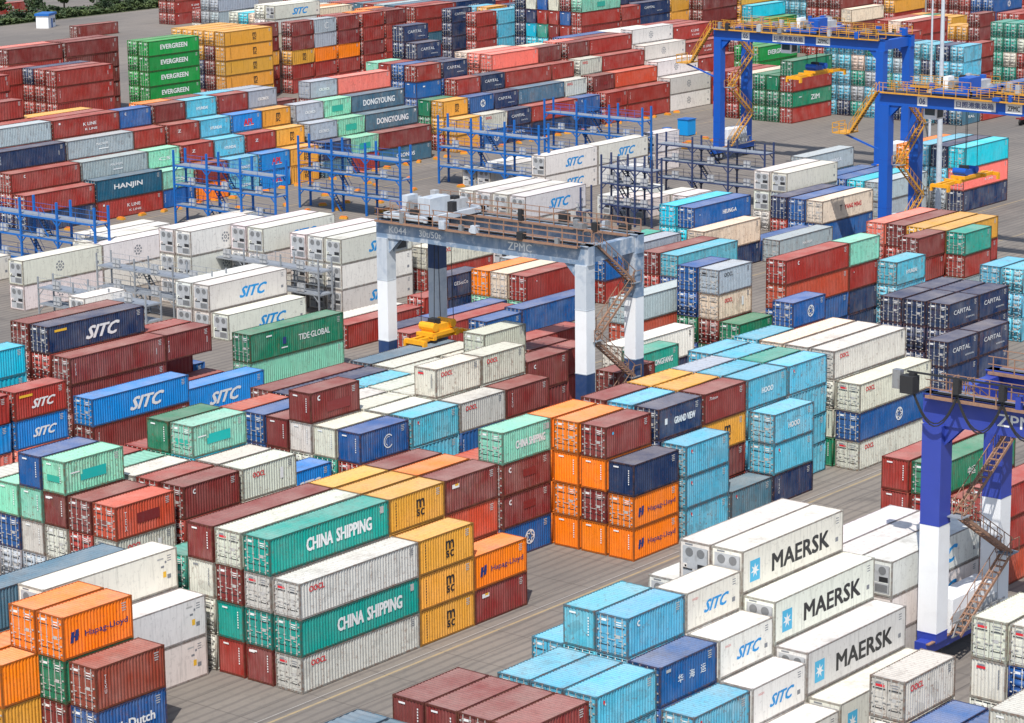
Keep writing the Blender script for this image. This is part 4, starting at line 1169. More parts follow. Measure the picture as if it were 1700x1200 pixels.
256.95 273.90 2.60 20 0 0 0 1 rd
256.95 273.90 5.21 20 0 0 0 0 rd
256.95 273.90 7.81 20 0 0 0 0 rd|short red container, right of a silver grey one
256.95 276.60 0.00 20 0 0 0 1 rd
256.95 276.60 2.60 20 0 0 0 1 rd
256.95 276.60 5.21 20 0 0 0 1 rd
256.95 276.60 7.81 20 0 0 0 0 rd
256.95 276.60 10.41 20 0 0 0 0 bl G|short blue container, at top far left
256.95 279.30 0.00 20 0 0 0 1 rd
256.95 279.30 2.60 20 0 0 0 1 rd
256.95 279.30 5.21 20 0 0 0 1 rd
256.95 279.30 7.81 20 0 0 0 1 rd
263.65 268.50 0.00 20 0 0 0 0 or|short orange container, at the bottom of its stack left of a light blue one
263.65 268.50 2.60 20 0 0 0 0 mr|short maroon container, right of a mint one
263.65 271.20 0.00 20 0 0 0 1 or
263.65 271.20 2.60 20 0 0 0 0 or
263.65 271.20 5.21 20 0 0 0 0 rd Z|short red container, right of a mint one and left of a light blue one
263.65 273.90 0.00 20 0 0 0 1 rd
263.65 273.90 2.60 20 0 0 0 1 rd
263.65 273.90 5.21 20 0 0 0 0 rd
263.65 273.90 7.81 20 0 0 0 0 rd Z|short red container, right of a red one and left of a light blue one
263.65 276.60 0.00 20 0 0 0 1 rd
263.65 276.60 2.60 20 0 0 0 1 rd
263.65 276.60 5.21 20 0 0 0 1 rd
263.65 276.60 7.81 20 0 0 0 0 rd
263.65 276.60 10.41 20 0 0 0 0 mr|short maroon container, at top far left
263.65 279.30 0.00 20 0 0 0 1 or
263.65 279.30 2.60 20 0 0 0 1 or
263.65 279.30 5.21 20 0 0 0 1 or
263.65 279.30 7.81 20 0 0 0 1 or
263.65 279.30 10.41 20 0 0 0 0 or
269.88 268.50 0.00 20 0 0 0 0 lb H
269.88 268.50 2.60 20 0 0 0 0 lb H|short light blue container, on a light blue one and left of a bright blue one
269.88 271.20 0.00 20 0 0 0 1 lb
269.88 271.20 2.60 20 0 0 0 0 lb
269.88 271.20 5.21 20 0 0 0 0 lb H|short light blue container, right of a red one and left of a red one
269.88 273.90 0.00 20 0 0 0 1 lb
269.88 273.90 2.60 20 0 0 0 1 lb
269.88 273.90 5.21 20 0 0 0 0 lb
269.88 273.90 7.81 20 0 0 0 0 lb H|short light blue container, right of a red one and left of a bright blue one
269.88 276.60 0.00 20 0 0 0 1 lb
269.88 276.60 2.60 20 0 0 0 1 lb
269.88 276.60 5.21 20 0 0 0 1 lb
269.88 276.60 7.81 20 0 0 0 0 lb
269.88 276.60 10.41 20 0 0 0 0 lb H|short light blue container, right of a maroon one and left of a red one
269.88 279.30 0.00 20 0 0 0 1 mr
269.88 279.30 2.60 20 0 0 0 1 mr
269.88 279.30 5.21 20 0 0 0 1 mr
269.88 279.30 7.81 20 0 0 0 1 mr
269.88 279.30 10.41 20 0 0 0 0 mr
276.39 268.50 0.00 20 0 0 0 0 sb APLr
276.39 268.50 2.60 20 0 0 0 0 sb APLr|short bright blue container with red lettering, on a bright blue one
276.39 271.20 0.00 20 0 0 0 1 bl
276.39 271.20 2.60 20 0 0 0 0 bl
276.39 271.20 5.21 20 0 0 0 0 rd Z|short red container, left of a yellow one
276.39 273.90 0.00 20 0 0 0 1 lb
276.39 273.90 2.60 20 0 0 0 1 lb
276.39 273.90 5.21 20 0 0 0 0 lb
276.39 273.90 7.81 20 0 0 0 0 sb APLr|short bright blue container with red lettering, leftmost of these at upper left
276.39 276.60 0.00 20 0 0 0 1 lb
276.39 276.60 2.60 20 0 0 0 1 lb
276.39 276.60 5.21 20 0 0 0 1 lb
276.39 276.60 7.81 20 0 0 0 0 rd
276.39 276.60 10.41 20 0 0 0 0 rd F|short red container, left of a silver grey one
276.39 279.30 0.00 20 0 0 0 1 gr
276.39 279.30 2.60 20 0 0 0 1 gr
276.39 279.30 5.21 20 0 0 0 1 gr
276.39 279.30 7.81 20 0 0 0 1 gr
276.39 279.30 10.41 20 0 0 0 0 lb
282.50 268.50 0.00 20 0 0 0 0 ye MSC
282.50 268.50 2.60 20 0 0 0 0 ye MSC|short yellow container with black two line letters, on a yellow one, at upper left
282.50 271.20 0.00 20 0 0 0 1 ye
282.50 271.20 2.60 20 0 0 0 0 ye
282.50 271.20 5.21 20 0 0 0 0 ye MSC|short yellow container with black two line letters, right of a red one
282.50 273.90 0.00 20 0 0 0 1 ye
282.50 273.90 2.60 20 0 0 0 1 ye
282.50 273.90 5.21 20 0 0 0 0 ye
282.50 273.90 7.81 20 0 0 0 0 ye MSC|short yellow container with black two line letters, on top of its stack, at top left
282.50 276.60 0.00 20 0 0 0 1 rd
282.50 276.60 2.60 20 0 0 0 1 rd
282.50 276.60 5.21 20 0 0 0 1 rd
282.50 276.60 7.81 20 0 0 0 0 gr
282.50 276.60 10.41 20 0 0 0 0 gr CX|short silver grey container, right of a red one
282.50 279.30 0.00 20 0 0 0 1 lb
282.50 279.30 2.60 20 0 0 0 1 lb
282.50 279.30 5.21 20 0 0 0 1 lb
282.50 279.30 7.81 20 0 0 0 1 lb
282.50 279.30 10.41 20 0 0 0 0 gr
289.65 268.50 0.00 20 0 0 0 0 sl
289.65 268.50 2.60 20 0 0 0 0 na|short navy container, on a slate blue one
289.65 271.20 0.00 20 0 0 0 1 na
289.65 271.20 2.60 20 0 0 0 0 na
289.65 271.20 5.21 20 0 0 0 0 gr CX|short silver grey container, on a navy one
289.65 273.90 0.00 20 0 0 0 1 gr
289.65 273.90 2.60 20 0 0 0 1 gr
289.65 273.90 5.21 20 0 0 0 0 gr
289.65 273.90 7.81 20 0 0 0 0 gr CX|short silver grey container, right of a yellow one, at top left
289.65 279.30 0.00 20 0 0 0 1 mr
289.65 279.30 2.60 20 0 0 0 1 mr
289.65 279.30 5.21 20 0 0 0 1 mr
289.65 279.30 7.81 20 0 0 0 0 mr
295.77 268.50 0.00 20 0 0 0 0 rd
295.77 268.50 2.60 20 0 0 0 0 mi P
295.77 271.20 0.00 20 0 0 0 1 mi
295.77 271.20 2.60 20 0 0 0 0 mi
295.77 271.20 5.21 20 0 0 0 0 mi P
295.77 273.90 0.00 20 0 0 0 1 mi
295.77 273.90 2.60 20 0 0 0 1 mi
295.77 273.90 5.21 20 0 0 0 0 mi
295.77 273.90 7.81 20 0 0 0 0 mi P
295.77 276.60 0.00 20 0 0 0 1 mr
295.77 276.60 2.60 20 0 0 0 1 mr
295.77 276.60 5.21 20 0 0 0 1 mr
295.77 276.60 7.81 20 0 0 0 0 mr
295.77 276.60 10.41 20 0 0 0 0 gr CX|short silver grey container, on a maroon one
301.89 268.50 0.00 40 0 0 0 0 sl CRONOS|long slate blue container with white lettering, at the bottom of its stack
301.89 268.50 2.60 40 0 0 0 0 mr|long maroon container, on a slate blue one
301.89 271.20 0.00 40 0 0 0 1 sl
301.89 271.20 2.60 40 0 0 0 0 sl
301.89 271.20 5.21 40 0 0 0 0 sl DONGYOUNG|long slate blue container with wide white lettering, on a slate blue one
301.89 273.90 0.00 40 0 0 0 1 sl
301.89 273.90 2.60 40 0 0 0 1 sl
301.89 273.90 5.21 40 0 0 0 0 sl
301.89 273.90 7.81 40 0 0 0 0 sl DONGYOUNG|long slate blue container with wide white lettering, leftmost of these at top left centre
301.89 276.60 0.00 40 0 0 0 1 rd
301.89 276.60 2.60 40 0 0 0 1 rd
301.89 276.60 5.21 40 0 0 0 1 rd
301.89 276.60 7.81 40 0 0 0 0 rd
301.89 276.60 10.41 40 0 0 0 0 pk|long pinkish red container, right of a silver grey one
320.13 268.50 0.00 20 0 0 0 0 ye|short yellow container, left of a blue one
320.13 268.50 2.60 20 0 0 0 0 ye MSC|short yellow container with black two line letters, left of a pale grey one
320.13 271.20 0.00 20 0 0 0 0 rd
320.13 271.20 2.60 20 0 0 0 0 ye
320.13 271.20 5.21 20 0 0 0 0 ye MSC|short yellow container with black two line letters, left of a blue one
320.13 273.90 0.00 20 0 0 0 0 ye
320.13 273.90 2.60 20 0 0 0 0 gn
320.13 273.90 5.21 20 0 1 0 0 gn
320.13 276.60 0.00 20 0 0 0 1 bl
320.13 276.60 2.60 20 0 0 0 0 bl
320.13 276.60 5.21 20 0 0 0 0 bl
320.13 276.60 7.81 20 0 1 0 0 bl B|short blue container, fourth from the ground on a blue one
320.13 276.60 10.41 20 0 0 0 0 rd T|short red container, on a blue one
320.13 279.30 0.00 20 0 0 0 1 bl
320.13 279.30 2.60 20 0 0 0 1 bl
320.13 279.30 5.21 20 0 0 0 0 bl
320.13 279.30 7.81 20 0 0 0 0 bl
320.13 279.30 10.41 20 0 0 0 0 bl
320.13 282.00 0.00 20 0 0 0 1 bl
320.13 282.00 2.60 20 0 0 0 1 bl
320.13 282.00 5.21 20 0 0 0 1 bl
320.13 282.00 7.81 20 0 0 0 0 bl
320.13 282.00 10.41 20 0 1 0 0 rd
320.13 284.70 0.00 20 0 0 0 1 bl
320.13 284.70 2.60 20 0 0 0 1 bl
320.13 284.70 5.21 20 0 0 0 1 bl
320.13 284.70 7.81 20 0 0 0 1 bl
320.13 284.70 10.41 20 0 1 0 0 mi
326.62 268.50 0.00 20 0 0 0 0 bl CMA
326.62 268.50 2.60 20 0 0 0 0 oo OOCL
326.62 271.20 0.00 20 0 0 0 1 bl
326.62 271.20 2.60 20 0 0 0 0 bl
326.62 271.20 5.21 20 0 0 0 0 bl CMA
326.62 273.90 0.00 20 0 0 0 1 rd
326.62 273.90 2.60 20 0 0 0 1 rd
326.62 273.90 5.21 20 0 0 0 0 rd
326.62 273.90 7.81 20 0 0 0 0 rd T|short red container, thirteenth from left of these at top left centre
326.62 276.60 0.00 20 0 0 0 1 bl
326.62 276.60 2.60 20 0 0 0 1 bl
326.62 276.60 5.21 20 0 0 0 0 bl
326.62 276.60 7.81 20 0 0 0 0 bl
326.62 276.60 10.41 20 0 0 0 0 na CAPITAL
326.62 279.30 0.00 20 0 0 0 1 na
326.62 279.30 2.60 20 0 0 0 1 na
326.62 279.30 5.21 20 0 0 0 1 na
326.62 279.30 7.81 20 0 0 0 1 na
326.62 279.30 10.41 20 0 0 0 0 na
326.62 282.00 0.00 20 0 0 0 1 na
326.62 282.00 2.60 20 0 0 0 1 na
326.62 282.00 5.21 20 0 0 0 1 na
326.62 282.00 7.81 20 0 0 0 1 na
326.62 282.00 10.41 20 0 0 0 0 na
326.62 282.00 13.02 20 0 0 0 0 na CAPITAL|short navy container with white lettering, second from left of these at top left centre
326.62 284.70 0.00 20 0 0 0 1 na
326.62 284.70 2.60 20 0 0 0 1 na
326.62 284.70 5.21 20 0 0 0 1 na
326.62 284.70 7.81 20 0 0 0 1 na
326.62 284.70 10.41 20 0 0 0 0 na
326.62 284.70 13.02 20 0 0 0 0 na
326.62 284.70 15.62 20 0 0 0 0 na CAPITAL|short navy container with white lettering, leftmost of these at top left centre
332.79 268.50 0.00 20 0 0 0 0 na CAPITAL
332.79 268.50 2.60 20 0 0 0 0 na CAPITAL
332.79 271.20 0.00 20 0 0 0 1 na
332.79 271.20 2.60 20 0 0 0 0 na
332.79 271.20 5.21 20 0 0 0 0 na CAPITAL
332.79 273.90 0.00 20 0 0 0 1 na
332.79 273.90 2.60 20 0 0 0 1 na
332.79 273.90 5.21 20 0 0 0 0 na
332.79 273.90 7.81 20 0 0 0 0 na CAPITAL
338.93 268.50 0.00 40 0 0 0 0 na|long navy container, right of a navy one
338.93 268.50 2.60 40 0 0 0 0 rd T|long red container, on top of its stack left of a blue one
338.93 271.20 0.00 40 0 0 0 1 rd
338.93 271.20 2.60 40 0 0 0 0 rd
338.93 271.20 5.21 40 0 0 0 0 sl T|long slate blue container, right of a navy one
338.93 273.90 0.00 40 0 0 0 1 rd
338.93 273.90 2.60 40 0 0 0 1 rd
338.93 273.90 5.21 40 0 0 0 0 rd
338.93 273.90 7.81 40 0 0 0 0 rd T|long red container, right of a navy one and left of a red one
338.93 276.60 0.00 40 0 0 0 1 rd
338.93 276.60 2.60 40 0 0 0 1 rd
338.93 276.60 5.21 40 0 0 0 1 rd
338.93 276.60 7.81 40 0 0 0 0 rd
338.93 276.60 10.41 40 0 0 0 0 pk T|long pinkish red container, on a red one and left of a maroon one
338.93 279.30 0.00 40 0 0 0 1 rd
338.93 279.30 2.60 40 0 0 0 1 rd
338.93 279.30 5.21 40 0 0 0 1 rd
338.93 279.30 7.81 40 0 0 0 0 rd
338.93 279.30 10.41 40 0 0 0 0 pk
338.93 282.00 0.00 40 0 0 0 1 cr
338.93 282.00 2.60 40 0 0 0 1 cr
338.93 282.00 5.21 40 0 0 0 1 cr
338.93 282.00 7.81 40 0 0 0 0 cr
338.93 282.00 10.41 40 0 0 0 0 cr
351.19 268.50 0.00 20 0 0 0 0 na
351.19 268.50 2.60 20 0 0 0 0 bl M
351.19 271.20 0.00 20 0 0 0 1 oo
351.19 271.20 2.60 20 0 0 0 0 oo
351.19 271.20 5.21 20 0 0 0 0 oo OOCL
351.19 273.90 0.00 20 0 0 0 1 rd
351.19 273.90 2.60 20 0 0 0 1 rd
351.19 273.90 5.21 20 0 0 0 0 rd
351.19 273.90 7.81 20 0 0 0 0 rd F
351.19 276.60 0.00 20 0 0 0 1 rd
351.19 276.60 2.60 20 0 0 0 1 rd
351.19 276.60 5.21 20 0 0 0 1 rd
351.19 276.60 7.81 20 0 0 0 0 rd
351.19 276.60 10.41 20 0 0 0 0 mr
351.19 279.30 0.00 20 0 0 0 1 cr
351.19 279.30 2.60 20 0 0 0 1 cr
351.19 279.30 5.21 20 0 0 0 1 cr
351.19 279.30 7.81 20 0 0 0 1 cr
351.19 279.30 10.41 20 0 0 0 0 cr
358.90 268.50 0.00 20 0 0 0 0 rd PS
358.90 268.50 2.60 20 0 0 0 0 rd PS
358.90 271.20 0.00 20 0 0 0 1 rd
358.90 271.20 2.60 20 0 0 0 0 rd
358.90 271.20 5.21 20 0 0 0 0 mr PS
358.90 273.90 0.00 20 0 0 0 1 oo
358.90 273.90 2.60 20 0 0 0 1 oo
358.90 273.90 5.21 20 0 0 0 0 oo
358.90 273.90 7.81 20 0 0 0 0 oo OOCL
358.90 276.60 0.00 20 0 0 0 1 rd
358.90 276.60 2.60 20 0 0 0 1 rd
358.90 276.60 5.21 20 0 0 0 1 rd
358.90 276.60 7.81 20 0 0 0 0 rd
358.90 276.60 10.41 20 0 0 0 0 mr T
358.90 279.30 0.00 20 0 0 0 1 rd
358.90 279.30 2.60 20 0 0 0 1 rd
358.90 279.30 5.21 20 0 0 0 1 rd
358.90 279.30 7.81 20 0 0 0 1 rd
358.90 279.30 10.41 20 0 0 0 0 pk
365.02 268.50 0.00 40 0 0 0 0 rd|long red container, at the bottom of its stack right of a red one
365.02 268.50 2.60 40 0 0 0 0 rd T|long red container, on a red one and right of a red one
365.02 271.20 0.00 40 0 0 0 1 rs
365.02 271.20 2.60 40 0 0 0 0 rs
365.02 271.20 5.21 40 0 0 0 0 rs T|long rust orange container, on top of its stack
365.02 273.90 0.00 40 0 0 0 1 rd
365.02 273.90 2.60 40 0 0 0 1 rd
365.02 273.90 5.21 40 0 0 0 0 rd
365.02 273.90 7.81 40 0 0 0 0 rd T|long red container, right of a pale grey one and left of a white one
365.02 276.60 0.00 40 0 0 0 1 rd
365.02 276.60 2.60 40 0 0 0 1 rd
365.02 276.60 5.21 40 0 0 0 1 rd
365.02 276.60 7.81 40 0 0 0 0 rd
365.02 276.60 10.41 40 0 0 0 0 rd T|long red container, on top of its stack right of a maroon one
365.02 279.30 0.00 40 0 0 0 1 rd
365.02 279.30 2.60 40 0 0 0 1 rd
365.02 279.30 5.21 40 0 0 0 1 rd
365.02 279.30 7.81 40 0 0 0 1 rd
365.02 279.30 10.41 40 0 0 0 0 mr
365.02 282.00 0.00 40 0 0 0 1 rd
365.02 282.00 2.60 40 0 0 0 1 rd
365.02 282.00 5.21 40 0 0 0 1 rd
365.02 282.00 7.81 40 0 0 0 1 rd
365.02 282.00 10.41 40 0 0 0 0 bl
377.27 268.50 0.00 40 1 0 1 0 wh ONE|long white refrigerated container with grey round emblem, under a white one, at top right
377.27 268.50 2.91 40 1 0 1 0 wh ONE|long white refrigerated container with grey round emblem, on top of its stack, at top right
377.27 271.20 0.00 40 1 0 1 1 wh
377.27 271.20 2.91 40 1 0 1 0 wh
377.27 271.20 5.82 40 0 0 1 0 wh ONE|long white refrigerated container with grey round emblem, right of a rust orange one
377.27 273.90 0.00 40 1 0 1 1 wh
377.27 273.90 2.91 40 1 0 1 1 wh
377.27 273.90 5.82 40 0 0 1 0 wh
377.27 273.90 8.42 40 0 0 1 0 wh ONE|long white refrigerated one with grey round emblem, second from left at top right centre
377.27 276.60 0.00 40 1 0 1 1 wh
377.27 276.60 2.91 40 1 0 1 1 wh
377.27 276.60 5.82 40 0 0 1 1 wh
377.27 276.60 8.42 40 0 0 1 0 wh
377.27 276.60 11.02 40 0 0 1 0 wh ONE|long white refrigerated one with grey round emblem, leftmost of these at top right centre
377.27 279.30 0.00 40 0 0 0 1 wh
377.27 279.30 2.60 40 0 0 0 1 wh
377.27 279.30 5.21 40 0 0 0 1 wh
377.27 279.30 7.81 40 0 0 0 1 wh
377.27 279.30 10.41 40 0 0 0 0 wh
377.27 282.00 0.00 40 0 0 0 1 wh
377.27 282.00 2.60 40 0 0 0 1 wh
377.27 282.00 5.21 40 0 0 0 1 wh
377.27 282.00 7.81 40 0 0 0 1 wh
377.27 282.00 10.41 40 0 0 0 0 wh
389.52 268.50 0.00 40 0 0 0 0 rd KLINE
389.52 268.50 2.60 40 0 0 0 0 rd KLINE
389.52 271.20 0.00 40 0 0 0 1 rd
389.52 271.20 2.60 40 0 0 0 0 rd
389.52 271.20 5.21 40 0 0 0 0 rd KLINE|long red container with white lettering, rightmost of these at top right
389.52 273.90 0.00 40 0 0 0 1 rd
389.52 273.90 2.60 40 0 0 0 1 rd
389.52 273.90 5.21 40 0 0 0 0 rd
389.52 273.90 7.81 40 0 0 0 0 rd KLINE|long red container with white lettering, second from left of these at top right
389.52 276.60 0.00 40 0 0 0 1 rd
389.52 276.60 2.60 40 0 0 0 1 rd
389.52 276.60 5.21 40 0 0 0 1 rd
389.52 276.60 7.81 40 0 0 0 0 rd
389.52 276.60 10.41 40 0 0 0 0 rd KLINE|long red container with white lettering, leftmost of these at top right
389.52 279.30 0.00 40 0 0 0 1 rd
389.52 279.30 2.60 40 0 0 0 1 rd
389.52 279.30 5.21 40 0 0 0 1 rd
389.52 279.30 7.81 40 0 0 0 1 rd
389.52 279.30 10.41 40 0 0 0 0 rd
389.52 282.00 0.00 40 0 0 0 1 rd
389.52 282.00 2.60 40 0 0 0 1 rd
389.52 282.00 5.21 40 0 0 0 1 rd
389.52 282.00 7.81 40 0 0 0 1 rd
389.52 282.00 10.41 40 0 0 0 0 rd
377.00 243.50 0.00 40 0 0 0 0 rd|long red container, at the bottom of its stack under a dark green one
377.00 243.50 2.60 40 0 0 0 0 gn ZIM|long dark green container with big white letters, second from the ground
377.00 243.50 5.21 40 0 0 0 0 rd T|long red container, on a dark green one
377.00 243.50 7.81 40 0 0 0 0 gn|long dark green container, on a red one, at top right
377.00 246.20 0.00 40 0 0 0 0 gn
377.00 246.20 2.60 40 0 0 0 0 gn
377.00 246.20 5.21 40 0 1 0 0 gn
377.00 248.90 0.00 40 0 0 0 0 gn
377.00 248.90 2.60 40 0 0 0 0 gn
377.00 248.90 5.21 40 0 0 0 0 gn
377.00 251.60 0.00 40 0 0 0 0 gn
377.00 251.60 2.60 40 0 0 0 0 gn
377.00 251.60 5.21 40 0 0 0 0 cr
377.00 254.30 0.00 40 0 0 0 0 rd
377.00 254.30 2.60 40 0 0 0 0 rd
377.00 254.30 5.21 40 0 0 0 0 rd
377.00 257.00 0.00 40 0 0 0 0 rd
377.00 257.00 2.60 40 0 0 0 0 rd
377.00 257.00 5.21 40 0 0 0 0 rd
391.00 259.50 0.00 40 0 0 0 1 eg
391.00 259.50 2.60 40 0 0 0 1 eg
391.00 259.50 5.21 40 0 0 0 0 eg
391.00 259.50 7.81 40 0 0 0 0 eg EVERGREEN|long bright green container with white lettering, at top right
391.00 262.20 0.00 40 0 0 0 1 eg
391.00 262.20 2.60 40 0 0 0 1 eg
391.00 262.20 5.21 40 0 0 0 0 eg
391.00 262.20 7.81 40 0 0 0 0 eg
390.50 219.20 0.00 20 0 0 0 0 sl HX
390.50 219.20 2.60 20 0 0 0 0 sl
390.50 219.20 5.21 20 0 0 0 0 lb
390.50 219.20 7.81 20 0 0 0 0 lb
390.50 219.20 10.41 20 0 0 0 0 lb
390.50 221.90 0.00 20 0 0 0 0 na
390.50 221.90 2.60 20 0 0 0 0 lb
390.50 221.90 5.21 20 0 0 0 0 lb
390.50 221.90 7.81 20 0 0 0 0 lb
390.50 221.90 10.41 20 0 0 0 0 na
390.50 224.60 0.00 20 0 0 0 0 lb
390.50 224.60 2.60 20 0 0 0 0 lb
390.50 224.60 5.21 20 0 0 0 0 lb
390.50 224.60 7.81 20 0 0 0 0 na
390.50 224.60 10.41 20 0 0 0 0 lb
390.50 227.30 0.00 20 0 0 0 0 lb
390.50 227.30 2.60 20 0 0 0 0 gr
390.50 227.30 5.21 20 0 0 0 0 lb
390.50 227.30 7.81 20 0 0 0 0 lb
390.50 227.30 10.41 20 0 0 0 0 lb
390.50 230.00 0.00 20 0 0 0 0 na
390.50 230.00 2.60 20 0 0 0 0 lb
390.50 230.00 5.21 20 0 0 0 0 lb
390.50 230.00 7.81 20 0 0 0 0 gr
390.50 230.00 10.41 20 0 0 0 0 na
390.50 232.70 0.00 20 0 0 0 0 sl
390.50 232.70 2.60 20 0 0 0 0 gr
390.50 232.70 5.21 20 0 0 0 0 tl
390.50 232.70 7.81 20 0 0 0 0 lb
390.50 232.70 10.41 20 0 0 0 0 lb
390.50 235.40 0.00 20 0 0 0 0 lb
390.50 235.40 2.60 20 0 0 0 0 lb
390.50 235.40 5.21 20 0 0 0 0 gr
390.50 235.40 7.81 20 0 0 0 0 lb
390.50 235.40 10.41 20 0 0 0 0 tl
390.50 238.10 0.00 20 0 0 0 0 tl
390.50 238.10 2.60 20 0 0 0 0 gr
390.50 238.10 5.21 20 0 0 0 0 tl
390.50 238.10 7.81 20 0 0 0 0 cr
390.50 238.10 10.41 20 0 0 0 0 lb
390.50 240.80 0.00 20 0 0 0 0 na
390.50 240.80 2.60 20 0 0 0 0 lb
390.50 240.80 5.21 20 0 0 0 0 lb
390.50 240.80 7.81 20 0 0 0 0 lb
390.50 240.80 10.41 20 0 0 0 0 lb
390.50 243.50 0.00 20 0 0 0 0 lb
390.50 243.50 2.60 20 0 0 0 0 lb
390.50 243.50 5.21 20 0 0 0 0 lb
390.50 243.50 7.81 20 0 0 0 0 lb
390.50 243.50 10.41 20 0 0 0 0 lb
397.50 219.20 0.00 40 0 0 0 0 rd|long red container, right of a slate blue one
397.50 219.20 2.60 40 0 0 0 0 bl|long blue container, right of a slate blue one
397.50 227.30 0.00 40 0 0 0 1 rs
397.50 227.30 2.60 40 0 0 0 1 rs
397.50 227.30 5.21 40 0 0 0 1 gr
397.50 230.00 0.00 40 0 0 0 1 rs
397.50 230.00 2.60 40 0 0 0 1 rs
397.50 230.00 5.21 40 0 0 0 1 rd
397.50 230.00 7.81 40 0 0 0 1 rd
397.50 232.70 0.00 40 0 0 0 1 rs
397.50 232.70 2.60 40 0 0 0 1 rs
397.50 232.70 5.21 40 0 0 0 1 rs
397.50 232.70 7.81 40 0 0 0 1 rd
397.50 235.40 0.00 40 0 0 0 1 rd
397.50 235.40 2.60 40 0 0 0 1 rd
397.50 235.40 5.21 40 0 0 0 1 rd
397.50 235.40 7.81 40 0 0 0 1 cr
397.50 238.10 0.00 40 0 0 0 1 rd
397.50 238.10 2.60 40 0 0 0 1 rd
397.50 238.10 5.21 40 0 0 0 1 rd
397.50 238.10 7.81 40 0 0 0 1 rd
397.50 238.10 10.41 40 0 0 0 0 rd
420.00 246.00 0.00 40 0 0 0 1 rd
420.00 246.00 2.60 40 0 0 0 1 rd
420.00 246.00 5.21 40 0 0 0 1 rd
420.00 246.00 7.81 40 0 0 0 0 rd
420.00 246.00 10.41 40 0 0 0 0 rd|long red container, fourth from left of these at top far right
420.00 248.70 0.00 40 0 0 0 1 cr
420.00 248.70 2.60 40 0 0 0 1 cr
420.00 248.70 5.21 40 0 0 0 1 cr
420.00 248.70 7.81 40 0 0 0 1 cr
420.00 248.70 10.41 40 0 1 0 0 cr
420.00 251.40 0.00 40 0 0 0 1 rd
420.00 251.40 2.60 40 0 0 0 1 rd
420.00 251.40 5.21 40 0 0 0 1 rd
420.00 251.40 7.81 40 0 0 0 0 rd
420.00 251.40 10.41 40 0 1 0 0 rd
410.00 231.00 0.00 40 0 0 0 1 rd
410.00 231.00 2.60 40 0 0 0 0 rd
410.00 231.00 5.21 40 0 0 0 0 mr
410.00 231.00 7.81 40 0 0 0 0 rd T
428.00 219.00 0.00 20 0 0 0 1 rd
428.00 219.00 2.60 20 0 0 0 1 bl
428.00 219.00 5.21 20 0 0 0 1 na
428.00 219.00 7.81 20 0 0 0 1 bl
428.00 219.00 10.41 20 0 0 0 1 rd
428.00 221.70 0.00 20 0 0 0 1 oo
428.00 221.70 2.60 20 0 0 0 1 oo
428.00 221.70 5.21 20 0 0 0 1 mr
428.00 221.70 7.81 20 0 0 0 1 mr
428.00 221.70 10.41 20 0 1 0 1 oo
428.00 224.40 0.00 20 0 0 0 1 rd
428.00 224.40 2.60 20 0 1 0 1 oo
428.00 224.40 5.21 20 0 0 0 1 rd
428.00 224.40 7.81 20 0 0 0 1 rd
428.00 224.40 10.41 20 0 1 0 1 oo
428.00 227.10 0.00 20 0 0 0 1 tl
428.00 227.10 2.60 20 0 0 0 0 rd
428.00 227.10 5.21 20 0 0 0 0 rd
428.00 227.10 7.81 20 0 0 0 0 oo
428.00 227.10 10.41 20 0 0 0 0 tl
428.00 229.80 0.00 20 0 0 0 0 tl
428.00 229.80 2.60 20 0 0 0 0 tl
428.00 229.80 5.21 20 0 0 0 0 oo
428.00 229.80 7.81 20 0 0 0 0 tl
428.00 229.80 10.41 20 0 0 0 0 tl
428.00 232.50 0.00 20 0 0 0 0 tl
428.00 232.50 2.60 20 0 0 0 0 tl
428.00 232.50 5.21 20 0 0 0 0 tl
428.00 232.50 7.81 20 0 0 0 0 tl
428.00 232.50 10.41 20 0 0 0 0 tl
409.75 219.20 0.00 40 0 0 0 0 bl T
409.75 219.20 2.60 40 0 0 0 0 bl T
393.07 339.60 0.00 40 0 0 0 1 tl
393.07 339.60 2.60 40 0 0 0 0 rd
393.07 339.60 5.21 40 0 0 0 0 sl B
393.07 339.60 7.81 40 0 0 0 0 rd T
393.07 339.60 10.41 40 0 0 0 0 rd T|long red container, left of a navy one
393.07 342.30 0.00 40 0 0 0 1 rd
393.07 342.30 2.60 40 0 0 0 1 gr
393.07 342.30 5.21 40 0 1 0 1 gr
393.07 342.30 7.81 40 0 1 0 1 rd
393.07 342.30 10.41 40 0 1 0 0 rd
393.07 345.00 0.00 40 0 0 0 1 lb
393.07 345.00 2.60 40 0 0 0 1 rd
393.07 345.00 5.21 40 0 1 0 1 gr
393.07 345.00 7.81 40 0 0 0 1 mr
393.07 345.00 10.41 40 0 1 0 0 sl
393.07 347.70 0.00 40 0 1 0 1 rd
393.07 347.70 2.60 40 0 1 0 1 rd
393.07 347.70 5.21 40 0 1 0 1 sl
393.07 347.70 7.81 40 0 1 0 1 mr
393.07 347.70 10.41 40 0 1 0 0 gr
393.07 350.40 0.00 40 0 1 0 1 rd
393.07 350.40 2.60 40 0 1 0 1 rd
393.07 350.40 5.21 40 0 1 0 1 rd
393.07 350.40 7.81 40 0 1 0 1 bl
393.07 350.40 10.41 40 0 1 0 0 rd
393.07 353.10 0.00 40 0 1 0 1 sl
393.07 353.10 2.60 40 0 1 0 1 gr
393.07 353.10 5.21 40 0 1 0 1 sl
393.07 353.10 7.81 40 0 1 0 1 sl
393.07 353.10 10.41 40 0 1 0 0 sl
405.32 339.60 0.00 40 0 0 0 1 na
405.32 339.60 2.60 40 0 0 0 1 na
405.32 339.60 5.21 40 0 0 0 1 na
405.32 339.60 7.81 40 0 0 0 1 na
405.32 339.60 10.41 40 0 0 0 0 na CAPITAL
405.32 342.30 0.00 40 0 0 0 1 na
405.32 342.30 2.60 40 0 0 0 1 na
